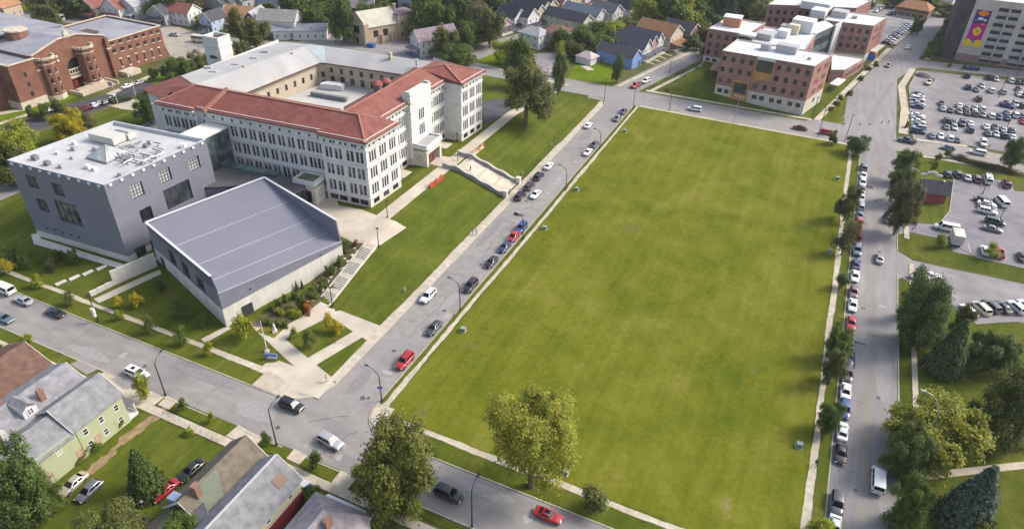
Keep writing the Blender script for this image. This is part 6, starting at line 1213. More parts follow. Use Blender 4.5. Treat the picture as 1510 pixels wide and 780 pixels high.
def tree(label, a, b, top, wpx, kind, leaf, group=None, name='tree', clear=None, cat='tree', own=False, ground=None):
    """trunk foot at survey point (a, b); top and width give the crown's height and spread"""
    if wpx > 14 and not own: a = a-(a-723)/(1917-b)*.5*(b-top)
    p = gp(a, b) if ground is None else gp(a, b, ground); cm, tm = PRO[kind]; cone = kind.startswith('spruce'); eye = Vector((0, 0, CAMH))
    if clear is None: clear = .04 if cone else .18 if kind not in ('young', 'young2') else .25
    if kind == 'bush': clear = 0
    lo_h, hi_h = .5, 45.
    for _ in range(26):       # the crown's silhouette, seen from above, reaches the surveyed top
        H = (lo_h+hi_h)/2; cz = p.z+H*(1+clear)/2; v = Vector((p.x, p.y, cz))-eye; dist = v.length; r = wpx*dist/FOC/2; sn = abs(v.z)/dist; cs_ = math.sqrt(1-sn*sn)
        up = (0 if cone else math.sqrt((H*(1-clear)/2*cs_*1.1)**2+(r*sn)**2)); y_ = proj(p.x, p.y, p.z+H)[1] if cone else proj(p.x, p.y, cz)[1]-FOC*up/dist
        if y_ > top: lo_h = H
        else: hi_h = H
    H = max(H, r*(.9 if kind != 'bush' else .7)); r = max(.35, r)
    ch = H*(1-clear); t = thing(name, label, cat, tuple(p), tr_r.uniform(0, 6.28), group)
    k = link('trunk', tm, t, keep=False); k.data.materials.append(None) if not k.data.materials else None
    k.material_slots[0].link = 'OBJECT'; k.material_slots[0].material = BARK
    sxy = r*.88 if not cone else r
    if cone: k.scale = (r, r, ch*.95); k.location = (0, 0, H*clear)
    elif kind == 'bush': k.scale = (r*.6, r*.6, ch*.8); k.location = (0, 0, .1)
    else: k.scale = (max(r, ch*.35), max(r, ch*.35), max(H*clear/.5, ch*.55) if H*clear < ch*.28 else H*clear/.5); k.location = (0, 0, H*clear*1.05)
    if not cone and kind != 'bush': k.scale.z = max(k.scale.z, ch*.9); 
    c = link('crown', cm, t, keep=False); c.scale = (sxy, sxy, ch*1.02); c.location = (0, 0, H*clear*.85); c.material_slots[0].link = 'OBJECT'; c.material_slots[0].material = LM[leaf]
    if kind == 'bush': c.location.z = -ch*.12
    return t
T = tree
# near and middle ground
T('broad yellow green tree on the verge in front of the field', 783, 716, 562, 150, 'willow', 'locust', own=True, clear=.32)
T('tall maple turning brown beside the black vehicle at the front road', 588, 752, 610, 130, 'oak', 'autumn', own=True, clear=.12)
T('small olive tree on the footway edge at the bottom of the field', 879, 752, 710, 46, 'young', 'olive')
T('large green tree standing on the school lawn by the path', 777, 187, 88, 90, 'oak2', 'olive', clear=.3)
T('smaller tree behind the large lawn tree', 766, 130, 58, 54, 'far', 'green')
T('slender dark tree on the corner behind the school lawn', 825, 140, 80, 24, 'tall', 'dark')
T('thin yellowing tree by the tan shop', 826, 108, 62, 24, 'thin', 'lime')
T('slender dark tree beside the side road corner', 911, 122, 83, 19, 'tall', 'dark')
T('round dark tree at the far corner of the field footway', 1264, 228, 200, 34, 'oak', 'dark', clear=.25)
T('small dark tree beside the red car', 1229, 213, 193, 17, 'far', 'dark')
T('dark green tree at the top of the right verge', 1334, 268, 222, 36, 'oak2', 'dark')
T('tall tree leaning over the road, brown at the base of its crown', 1318, 346, 264, 44, 'oak', 'brown', own=True, clear=.2)
T('dark tree between the two right verge trees', 1330, 300, 248, 34, 'spread', 'dark')
T('olive tree overhanging the row of parked cars', 1252, 326, 272, 32, 'oak2', 'olive', group='kerb trees along the parked cars', clear=.2)
T('thin brown tree overhanging the parked cars', 1250, 376, 322, 36, 'thin', 'brown', group='kerb trees along the parked cars')
T('rust tinted small tree next to the red parked cars', 1262, 352, 326, 24, 'thin', 'red', group='kerb trees along the parked cars')
T('small bright green tree beside the white parked sedan', 1243, 426, 400, 22, 'young', 'green', group='kerb trees along the parked cars')
T('round green kerb tree above the blue parked cars', 1239, 532, 483, 42, 'oak', 'green', group='kerb trees along the parked cars', clear=.2)
T('round olive kerb tree next to the footway', 1231, 566, 514, 36, 'oak2', 'olive', group='kerb trees along the parked cars', clear=.2)
T('dark kerb tree between the white and blue parked cars', 1223, 637, 592, 36, 'oak', 'green', group='kerb trees along the parked cars', clear=.2)
T('yellow green bush like tree at the bottom of the kerb row', 1213, 792, 758, 38, 'young', 'lime', group='kerb trees along the parked cars')
T('big dark maple at the edge of the rear drive', 1368, 508, 412, 74, 'oak', 'dark', clear=.06)
T('smaller dark tree leaning out of the big maple', 1345, 470, 418, 30, 'oak2', 'dark', clear=.2)
T('olive tree behind the big maple', 1420, 492, 450, 26, 'far', 'olive')
T('dark green spruce below the big maple', 1390, 545, 475, 46, 'spruce', 'spruce', own=True, name='spruce_tree', clear=.02)
T('round dark tree standing alone on the right lawn', 1466, 545, 490, 66, 'spread', 'dark', clear=.22)
T('large olive tree at the right edge', 1496, 650, 546, 84, 'oak2', 'olive', clear=.06)
T('wide yellow green tree spreading over the right lawn', 1388, 668, 584, 126, 'spread', 'locust', clear=.25)
T('low green tree at the tip of the yellow tree', 1442, 650, 600, 44, 'far', 'green', clear=.1)
T('dense dark tree beside the white van', 1341, 700, 634, 58, 'oak', 'dark', clear=.08)
T('green tree at the bottom of the main road', 1346, 776, 704, 54, 'oak2', 'green', clear=.1)
T('blue green spruce on the lower right lawn', 1416, 772, 692, 66, 'spruce2', 'blue', own=True, name='spruce_tree', clear=.02)
T('small green tree at the bottom right edge', 1446, 806, 766, 34, 'bush', 'olive')
T('low pale bush at the bottom edge of the main road verge', 1330, 792, 768, 34, 'bush', 'olive')
# around the car parks on the right
for a, b, t, wd, k, lf, lb in ((1381, 240, 226, 10, 'young', 'green', 'small young tree by the street corner, left of the black sedan'), (1376, 255, 236, 12, 'young2', 'lime', 'yellow young tree behind the red bank'), (1354, 236, 224, 9, 'young', 'lime', 'tiny yellow green tree at the corner of the bank lawn'), (1395, 234, 219, 11, 'young2', 'dark', 'dark young tree beside the black sedan'), (1389, 366, 344, 17, 'young', 'lime', 'yellow green young tree beside the white truck box'), (1464, 380, 358, 20, 'young', 'lime', 'yellow green young tree in front of the red pickup'), (1497, 250, 204, 27, 'oak', 'dark', 'dark tree at the right edge of the east street'), (1399, 101, 92, 6, 'young', 'dark', 'tiny dark tree, left of two on the garage verge'), (1420, 104, 95, 6, 'young', 'dark', 'tiny dark tree, right of two on the garage verge'), (1337, 188, 178, 8, 'bush', 'lime', 'yellow green shrub at the car park corner')): T(lb, a, b, t, wd, k, lf, ground=0)
hd = gp(1435, 243, 0); he_ = gp(1488, 256, 0)
hg = thing('hedge', 'long clipped brown green hedge below the east street', 'hedge', ((hd.x+he_.x)/2, (hd.y+he_.y)/2, 0), math.atan2(he_.y-hd.y, he_.x-hd.x)); L_h = (he_-hd).length+8
c = link('foliage', crown_mesh('hedge', 77, 5000, .05, 14, 'round', 20, .35), hg, keep=False); c.scale = (L_h/1.7, 1.3, 1.9); c.location.z = -.2; c.material_slots[0].link = 'OBJECT'; c.material_slots[0].material = LM['brown']
# school side, left
for a, b, t, wd, k, lf, lb in ((98, 212, 166, 44, 'oak', 'yellow', 'bright yellow tree behind the grey cube'), (24, 262, 186, 78, 'oak2', 'lime', 'large yellow green tree at the left of the grey cube'), (2, 272, 200, 60, 'oak', 'olive', 'olive tree at the left edge behind the grey cube'), (122, 196, 160, 30, 'thin', 'brown', 'nearly bare tree between yellow tree and armory drive'), (217, 182, 140, 38, 'oak', 'dark', 'dark tree behind the white roof corner of the cube'), (266, 136, 86, 44, 'oak2', 'green', 'bushy green tree beside the school end'), (294, 120, 80, 42, 'oak', 'olive', 'olive tree in front of the white chimney stack'), (226, 120, 101, 15, 'far', 'dark', 'small dark tree, left of the pair by the armory drive'), (242, 117, 98, 15, 'far', 'dark', 'small dark tree, right of the pair by the armory drive'), (253, 118, 92, 12, 'far', 'brown', 'small brown tree by the armory drive end'), (46, 178, 157, 16, 'far', 'dark', 'left small dark tree in front of the armory'), (64, 176, 154, 18, 'far', 'green', 'middle small tree in front of the armory'), (86, 172, 149, 22, 'far', 'olive', 'right small tree in front of the armory steps')): T(lb, a, b, t, wd, k, lf)
for a, b, t, wd, k, lf, lb in ((14, 386, 364, 22, 'bush', 'dark', 'leftmost dark bush in front of the cube'), (38, 394, 373, 20, 'bush', 'green', 'second dark bush in front of the cube'), (72, 398, 381, 18, 'bush', 'brown', 'brownish bush in front of the cube'), (80, 383, 366, 24, 'bush', 'dark', 'dark bush nearest the cube plinth'), (104, 388, 367, 20, 'bush', 'green', 'rightmost green bush in front of the cube'),
    (8, 402, 381, 22, 'young', 'yellow', 'yellow young tree at the left end of the footway'), (54, 424, 405, 16, 'young2', 'lime', 'yellow green sapling beside the silver sedan'), (100, 449, 428, 20, 'thin', 'olive', 'thin sapling left of the footway lamp'), (176, 455, 434, 14, 'young2', 'yellow', 'yellow sapling, left of two on the theatre lawn'), (201, 452, 430, 20, 'young', 'yellow', 'golden sapling, right of two on the theatre lawn'), (178, 472, 455, 14, 'young2', 'lime', 'lime sapling on the verge below the theatre lawn'), (219, 491, 464, 22, 'thin', 'green', 'thin green sapling on the verge below the hall'), (264, 508, 482, 24, 'thin', 'green', 'thin green sapling on the verge near the side path'), (306, 523, 503, 15, 'young2', 'lime', 'lime sapling on the verge beside the side path'), (234, 430, 408, 20, 'thin', 'brown', 'thin brownish sapling beside the retaining wall'), (262, 468, 440, 30, 'thin', 'dark', 'thin dark sapling in the middle of the theatre lawn'), (300, 482, 460, 20, 'thin', 'dark', 'thin dark sapling near the theatre corner'), (357, 499, 459, 32, 'young', 'lime', 'bright lime tree by the theatre door'),
    (483, 488, 460, 16, 'young2', 'yellow', 'yellow sapling, top left of the lawn bed'), (497, 492, 470, 20, 'young', 'yellow', 'orange yellow sapling, top right of the lawn bed'), (434, 498, 481, 14, 'young', 'lime', 'lime sapling at the left tip of the lawn bed'), (455, 515, 484, 22, 'young2', 'green', 'green sapling in the middle of the lawn bed')): T(lb, a, b, t, wd, k, lf)
# garden in front of the theatre
for i, (a, b, t, wd, k, lf, lb) in enumerate(((400, 458, 445, 12, 'bush', 'dark', 'first clipped bush along the theatre plinth'), (412, 452, 439, 12, 'bush', 'dark', 'second clipped bush along the theatre plinth'), (422, 446, 433, 12, 'bush', 'dark', 'third clipped bush along the theatre plinth'), (434, 441, 427, 13, 'bush', 'dark', 'fourth clipped bush along the theatre plinth'), (446, 456, 430, 22, 'bush', 'green', 'green shrub at the garden end'), (452, 460, 440, 20, 'bush', 'red', 'reddish shrub beside the stairs'), (432, 466, 452, 24, 'bush', 'lime', 'pale green ornamental grass clump'), (414, 464, 452, 18, 'bush', 'lime', 'pale grass clump at the garden left'), (462, 440, 420, 20, 'bush', 'green', 'low green shrub beside the lowest stair flight'), (476, 424, 405, 20, 'bush', 'olive', 'olive shrub beside the second stair flight'), (488, 404, 388, 18, 'bush', 'green', 'green shrub beside the third stair flight'), (500, 390, 374, 16, 'bush', 'green', 'green shrub at the theatre corner'), (388, 478, 468, 12, 'bush', 'dark', 'left dark bush behind the white statue'), (398, 479, 469, 12, 'bush', 'dark', 'second dark bush behind the white statue'), (409, 481, 470, 12, 'bush', 'dark', 'third dark bush behind the white statue'), (420, 482, 471, 13, 'bush', 'dark', 'right dark bush behind the white statue'), (438, 428, 414, 4, 'spruce', 'dark', 'left narrow juniper at the theatre wall'), (446, 425, 412, 4, 'spruce', 'dark', 'right narrow juniper at the theatre wall'), (510, 372, 353, 14, 'bush', 'green', 'green shrub above the stairs'), (524, 362, 352, 10, 'bush', 'red', 'bright red shrub at the top of the stairs'))): T(lb, a, b, t, wd, k, lf, name='shrub', cat='shrub', clear=0.)
# bottom left
for a, b, t, wd, k, lf, lb in ((208, 588, 549, 24, 'young', 'lime', 'yellow green tree in front of the white vehicle'), (268, 604, 585, 15, 'young', 'green', 'small green tree on the verge, near the green house'), (313, 622, 606, 11, 'young', 'lime', 'tiny lime tree on the verge, middle'), (392, 657, 634, 16, 'young', 'green', 'small green tree on the verge right of the driveway'), (464, 691, 662, 22, 'young', 'green', 'small bright tree on the verge below the silver vehicle'), (208, 724, 664, 46, 'spruce', 'dark', 'dark spruce on the back lawn beside the red car'), (14, 772, 664, 80, 'oak', 'dark', 'big dark tree at the lower left corner'), (60, 760, 692, 44, 'oak2', 'green', 'green tree against the green house'), (165, 818, 748, 100, 'oak', 'olive', 'broad olive tree at the bottom edge'), (264, 812, 752, 64, 'oak2', 'green', 'green tree at the bottom edge beside the red car'), (290, 745, 708, 44, 'bush', 'green', 'overgrown bush beside the mossy roofed house'), (458, 742, 712, 34, 'bush', 'dark', 'dark bush beside the maroon wall'), (522, 790, 755, 40, 'bush', 'dark', 'dark bush right of the mauve roof'), (12, 556, 530, 26, 'bush', 'lime', 'yellow green bush at the left edge beside brown roof'), (4, 530, 505, 20, 'bush', 'dark', 'dark purple bush at the left edge'), (152, 636, 622, 20, 'bush', 'green', 'first bush along the green house wall'), (170, 628, 612, 24, 'bush', 'green', 'second bush along the green house wall'), (135, 660, 644, 28, 'bush', 'green', 'third bush along the green house wall'), (112, 678, 664, 26, 'bush', 'olive', 'fourth bush along the green house wall'), (276, 641, 630, 16, 'bush', 'lime', 'low lime bush in the vacant lot'), (42, 503, 490, 14, 'bush', 'lime', 'small yellow bush on the near verge')): T(lb, a, b, t, wd, k, lf)
T('yellow green tree in front of the maple on the near verge', 536, 712, 676, 40, 'young', 'lime')
# trees among the far houses
far = [(300, 40, 26, 26, 'far', 'lime', 'yellow green bushes beside the long white house'), (350, 12, -16, 30, 'far', 'green', 'tree behind the grey row houses'), (160, 8, -16, 30, 'far', 'green', 'tree behind the faded red roof'), (455, 30, -8, 40, 'far', 'dark', 'dark tree above the long low house, left'), (492, 34, -2, 36, 'far', 'green', 'green tree above the long low house, right'), (66, 36, 10, 26, 'far', 'olive', 'olive tree beside the north road bend'), (536, 36, 6, 30, 'far', 'dark', 'dark tree at the back of the church'), (700, 60, 30, 30, 'far', 'olive', 'low olive tree beside the terrace street'), (640, 40, -8, 40, 'far', 'dark', 'dark tree between church tower and mauve roof'), (830, 74, 44, 32, 'far', 'green', 'green tree behind the tan shop'), (890, 82, 52, 34, 'far', 'green', 'green tree between garage and blue house'), (915, 68, 42, 30, 'far', 'olive', 'olive tree behind the blue house'), (945, 58, 32, 30, 'far', 'green', 'green tree left of the cream house'), (750, 96, 60, 40, 'far', 'lime', 'light green tree at the corner of the bright lawn'), (1046, 84, 58, 26, 'far', 'olive', 'olive tree on the hospital side of the hill road'), (340, 96, 72, 26, 'far', 'lime', 'light green tree beside the chimney stack'), (375, 76, 30, 34, 'far', 'olive', 'yellowing tree by the corner junction'), (350, 66, 14, 23, 'far2', 'olive', 'tall slim tree left of the corner junction'), (349, 84, 62, 20, 'far', 'olive', 'low round tree beside the chimney stack'), (504, 62, -4, 36, 'far', 'dark', 'dark broad conifer before the church front'), (676, 98, 66, 46, 'oak', 'green', 'round bright tree behind the red roof'), (654, 84, 42, 34, 'far', 'olive', 'olive street tree in front of the white porch house'), (687, 76, 32, 36, 'far', 'green', 'green street tree on the terrace street corner'), (705, 66, 10, 34, 'far2', 'brown', 'brownish tall tree at the terrace street'), (722, 72, 16, 36, 'far', 'olive', 'olive tree at the mouth of the terrace street'),
    (440, 44, -12, 44, 'far', 'green', 'large green tree behind the tall white house'), (470, 50, 8, 32, 'far', 'dark', 'dark tree beside the low white house'), (424, 34, -10, 30, 'far', 'dark', 'dark tree behind the weathered roof'), (550, 22, -14, 40, 'far', 'dark', 'dark tree left of the church roof'), (520, 18, -14, 34, 'far', 'dark', 'dark tree behind the church, far left'), (624, 58, -6, 42, 'far2', 'green', 'tall tree behind the church tower'), (648, 62, 6, 36, 'far', 'green', 'green tree behind the white porch house'), (676, 50, -10, 44, 'far', 'dark', 'dark tree mass behind the mauve roof'), (660, 34, -20, 40, 'far', 'olive', 'olive tree high behind the mauve roof'), (700, 40, -16, 40, 'far', 'brown', 'brown tinted tree at the wood edge'), (740, 16, -20, 40, 'far', 'green', 'tree behind the terrace, left'), (770, 12, -24, 40, 'far', 'dark', 'tree behind the terrace, middle'), (800, 8, -24, 36, 'far', 'olive', 'tree behind the terrace, right'), (720, 12, -16, 40, 'far', 'dark', 'dark tree above the pink cottage'),
    (858, 82, 44, 40, 'far', 'green', 'bushy green tree beside the white garage, left'), (880, 74, 32, 44, 'far', 'green', 'bushy green tree beside the white garage, middle'), (902, 64, 32, 36, 'far', 'lime', 'light green tree left of the slate row houses'), (924, 54, 26, 36, 'far', 'olive', 'olive tree behind the slate row houses'), (843, 86, 60, 30, 'far', 'olive', 'olive bush behind the tan shop'), (950, 46, 0, 36, 'far', 'lime', 'light green tree above the cream house'), (968, 40, -12, 42, 'far2', 'green', 'tall green tree behind the cream house'), (988, 42, -14, 44, 'far', 'dark', 'dark pine behind the cream house'), (1012, 40, -10, 46, 'far', 'lime', 'yellow green tree right of the dark pine'), (1034, 34, -20, 44, 'far', 'dark', 'dark tree at the wood edge'), (1060, 30, -24, 44, 'far2', 'dark', 'tall dark tree left of the weeping tree'), (1078, 38, -10, 36, 'spruce2', 'blue', 'bluish conifer in the wood'), (1100, 36, -16, 50, 'oak2', 'olive', 'weeping olive tree behind the brick hospital'), (1122, 26, -18, 36, 'far', 'green', 'green tree right of the weeping tree'), (1040, 60, 34, 36, 'far', 'olive', 'low olive tree beside the hospital'), (1024, 74, 52, 24, 'far', 'dark', 'dark bush beside the dark brick house'), (1056, 48, 24, 30, 'far', 'dark', 'dark bush below the wood'), (1010, 24, -16, 40, 'far', 'green', 'green tree in the back of the wood'), (940, 22, -18, 34, 'far', 'green', 'green tree by the far lawn'),
    (242, 30, -8, 46, 'far', 'dark', 'large dark tree beside the dark porched house'), (222, 18, -14, 40, 'far', 'dark', 'dark tree behind the grey house'), (286, 26, -12, 34, 'far', 'brown', 'brownish tree beside the long white house'), (305, 18, -12, 36, 'far', 'green', 'green tree left of the grey row'), (104, 22, -14, 44, 'far', 'olive', 'olive tree by the bus at the upper left'), (84, 14, -14, 36, 'far', 'green', 'green tree at the upper left corner'), (52, 18, -10, 20, 'far', 'olive', 'slim tree on the upper left lawn'), (14, 12, -10, 26, 'far', 'olive', 'tree at the very upper left'), (124, 26, -6, 28, 'far', 'dark', 'dark tree left of the faded red roof'), (395, 30, 6, 24, 'far', 'dark', 'dark tree behind the orange roof'), (330, 60, 44, 20, 'far', 'green', 'bush beside the pale blue narrow house'), (482, 32, -10, 40, 'far', 'green', 'green tree above the low white house'), (500, 20, -16, 44, 'far', 'dark', 'dark trees behind the big conifer'), (590, 8, -18, 34, 'far', 'dark', 'dark tree beside the pale blue gabled house'), (640, 16, -24, 46, 'far', 'green', 'tree right of the pale blue gabled house'), (612, 30, 8, 26, 'far', 'olive', 'olive shrubs behind the church tower'),
    (1283, 12, -4, 16, 'far', 'dark', 'dark tree in the hospital car park'), (1320, 12, -6, 18, 'far', 'brown', 'brownish tree by the pub'), (1395, 24, 8, 24, 'far', 'olive', 'olive tree right of the pub'), (1346, 50, 28, 9, 'far2', 'dark', 'slim dark tree left of two before the pub'), (1352, 52, 30, 9, 'far2', 'dark', 'slim dark tree right of two before the pub'), (1392, 70, 46, 17, 'far', 'olive', 'bushy tree beside the garage drive, near'), (1400, 56, 30, 16, 'far', 'olive', 'bushy tree beside the garage drive, far'), (1378, 82, 62, 14, 'far', 'green', 'low tree along the main road before the garage'), (1368, 86, 72, 10, 'bush', 'olive', 'low bush along the main road before the garage'), (1404, 44, 26, 14, 'far', 'green', 'tree beside the garage tower')]
for a, b, t, wd, k, lf, lb in far: T(lb, a, b, t, wd*1.3, k, lf, group='trees among the far houses', ground=0)
# line of shrubs along the bent road, and the far-off wood that closes the view
for i, (a, b) in enumerate(((1225, 163), (1232, 155), (1240, 147), (1252, 140), (1268, 118), (1280, 104), (1292, 98))): T(('shrub', 'flower shrub')[i % 2]+' on the hospital verge, '+('nearest the crossing', 'second from the crossing', 'third from the crossing', 'fourth from the crossing', 'fifth from the crossing', 'sixth from the crossing', 'farthest from the crossing')[i], a, b, b-7, 11, 'bush', ('olive', 'brown')[i % 2], name='shrub', cat='shrub', ground=0)
wr = np.random.RandomState(4); vv = []; 
wd_ = crown_mesh('wood_tree', 5, 1000, .11, 10, 'round', 12, .18); base_v = np.zeros(len(wd_.vertices)*3); wd_.vertices.foreach_get('co', base_v); base_v = base_v.reshape(-1, 3)
for i in range(400):
    x = wr.uniform(-620, 420); y = 425+wr.rand()*330+abs(x+60)*.05
    if 35 < x-(y-300)*.32 < 130 and y < 520: continue
    r = wr.uniform(6, 10); h = wr.uniform(10, 16); vv.append(base_v*[r, r, h]+[x, y, -.5])
V = np.concatenate(vv); Nq = len(V)//4; me = bpy.data.meshes.new('far_wood'); me.vertices.add(len(V)); me.vertices.foreach_set('co', V.astype(np.float32).ravel()); me.loops.add(Nq*4); me.loops.foreach_set('vertex_index', np.arange(Nq*4, dtype=np.int32)); me.polygons.add(Nq); me.polygons.foreach_set('loop_start', np.arange(0, Nq*4, 4, dtype=np.int32)); me.polygons.foreach_set('loop_total', np.full(Nq, 4, dtype=np.int32)); me.update(calc_edges=True); me.materials.append(LM['green'])
struct(link('far_wood', me), 'stuff')
# ================================================================ vehicles
CGL = mat('car_glass', S(.012, .014, .018), rough=.1, spec=.4); TYRE = flat('tyre_rubber', S(.018, .018, .018), .9, .2); RIM = flat('wheel_rim', S(.35, .35, .36), .35, .5, .6); HL = flat('headlight_lens', S(.6, .6, .58), .15, .6); TL = flat('taillight_lens', S(.28, .02, .02), .25, .5); BLK = flat('black_trim', S(.022, .022, .024), .6, .3); PLATE = flat('number_plate', S(.5, .5, .45))
def paint(name, c, metal=.0): 
    k = 'paint_'+name
    if k not in MATS:
        m_ = flat(k, c, .32, .5, metal); P = m_.node_tree.nodes['Principled BSDF'] if 'Principled BSDF' in m_.node_tree.nodes else [n for n in m_.node_tree.nodes if n.type == 'BSDF_PRINCIPLED'][0]
        P.inputs['Coat Weight'].default_value = .6; P.inputs['Coat Roughness'].default_value = .08
    return MATS[k]
PAINT = {'white': S(.66, .66, .65), 'silver': S(.40, .41, .42), 'grey': S(.17, .175, .18), 'dark grey': S(.065, .068, .075), 'black': S(.018, .018, .022), 'dark blue': S(.022, .035, .10), 'blue': S(.03, .06, .20), 'blue grey': S(.13, .17, .22), 'red': S(.36, .015, .025), 'maroon': S(.11, .012, .022), 'pink red': S(.42, .07, .08), 'mauve': S(.24, .13, .15), 'beige': S(.42, .38, .31), 'dark green': S(.015, .04, .035), 'tan': S(.50, .42, .28), 'cream': S(.56, .50, .40), 'brown': S(.10, .035, .03)}
# stations: x, floor, belt height, half width ; cabin: (base rear x, roof rear x, roof front x, base front x, roof z, belt z, base half width, roof half width)
TYPES = {
 'sedan': dict(L=4.75, st=[(-2.37, .40, .62, .70), (-2.25, .30, .86, .82), (-1.75, .24, .97, .89), (-.9, .20, .96, .91), (.7, .20, .94, .91), (1.35, .22, .90, .89), (2.05, .28, .78, .83), (2.3, .34, .66, .74), (2.38, .42, .56, .66)], cab=(-1.72, -1.02, .22, 1.08, 1.43, .93, .83, .60), wx=(1.42, -1.38), wr=.33),
 'coupe': dict(L=4.5, st=[(-2.25, .40, .66, .70), (-2.1, .30, .86, .82), (-1.6, .24, .93, .88), (-.8, .20, .92, .90), (.6, .20, .90, .90), (1.2, .22, .86, .88), (1.95, .28, .72, .82), (2.2, .34, .62, .72), (2.27, .42, .54, .64)], cab=(-1.65, -.85, .0, .85, 1.30, .89, .80, .58), wx=(1.35, -1.3), wr=.33),
 'suv': dict(L=4.8, st=[(-2.4, .50, .90, .78), (-2.32, .40, 1.06, .88), (-1.8, .32, 1.12, .94), (-.9, .30, 1.12, .95), (.75, .30, 1.10, .95), (1.3, .32, 1.08, .94), (2.1, .36, .98, .89), (2.32, .42, .84, .82), (2.4, .5, .70, .76)], cab=(-2.3, -2.0, .35, 1.15, 1.76, 1.09, .87, .70), wx=(1.48, -1.45), wr=.38),
 'hatchback': dict(L=4.2, st=[(-2.1, .45, .80, .72), (-2.02, .32, .96, .84), (-1.6, .26, 1.0, .88), (-.8, .22, .98, .89), (.7, .22, .95, .89), (1.2, .24, .92, .87), (1.85, .30, .78, .82), (2.05, .36, .66, .74), (2.12, .44, .56, .66)], cab=(-2.0, -1.55, .2, 1.12, 1.50, .95, .82, .64), wx=(1.30, -1.28), wr=.32),
 'minivan': dict(L=5.0, st=[(-2.5, .45, .9, .80), (-2.42, .34, 1.04, .90), (-1.9, .28, 1.06, .95), (-.9, .25, 1.05, .96), (.9, .25, 1.03, .96), (1.5, .27, .98, .94), (2.2, .33, .84, .88), (2.42, .4, .70, .80), (2.5, .48, .58, .70)], cab=(-2.42, -2.15, .55, 1.62, 1.74, 1.02, .89, .72), wx=(1.55, -1.5), wr=.34),
 'van': dict(L=5.7, st=[(-2.85, .50, 1.0, .94), (-2.8, .40, 1.2, .98), (-2.2, .34, 1.22, .99), (-1, .32, 1.22, .99), (1.0, .32, 1.2, .99), (1.75, .34, 1.16, .97), (2.5, .40, 1.02, .92), (2.75, .46, .86, .86), (2.85, .54, .74, .78)], cab=(-2.8, -2.74, 1.2, 1.95, 2.1, 1.18, .95, .84), wx=(1.75, -1.75), wr=.38),
 'pickup': dict(L=5.6, st=[(-2.8, .55, .98, .86), (-2.74, .44, 1.06, .93), (-2.1, .36, 1.06, .96), (-1, .34, 1.08, .97), (.6, .34, 1.12, .97), (1.35, .36, 1.10, .95), (2.35, .40, 1.02, .92), (2.7, .46, .88, .86), (2.8, .54, .74, .80)], cab=(-.78, -.55, .5, 1.25, 1.78, 1.10, .88, .72), wx=(1.75, -1.7), wr=.40)}
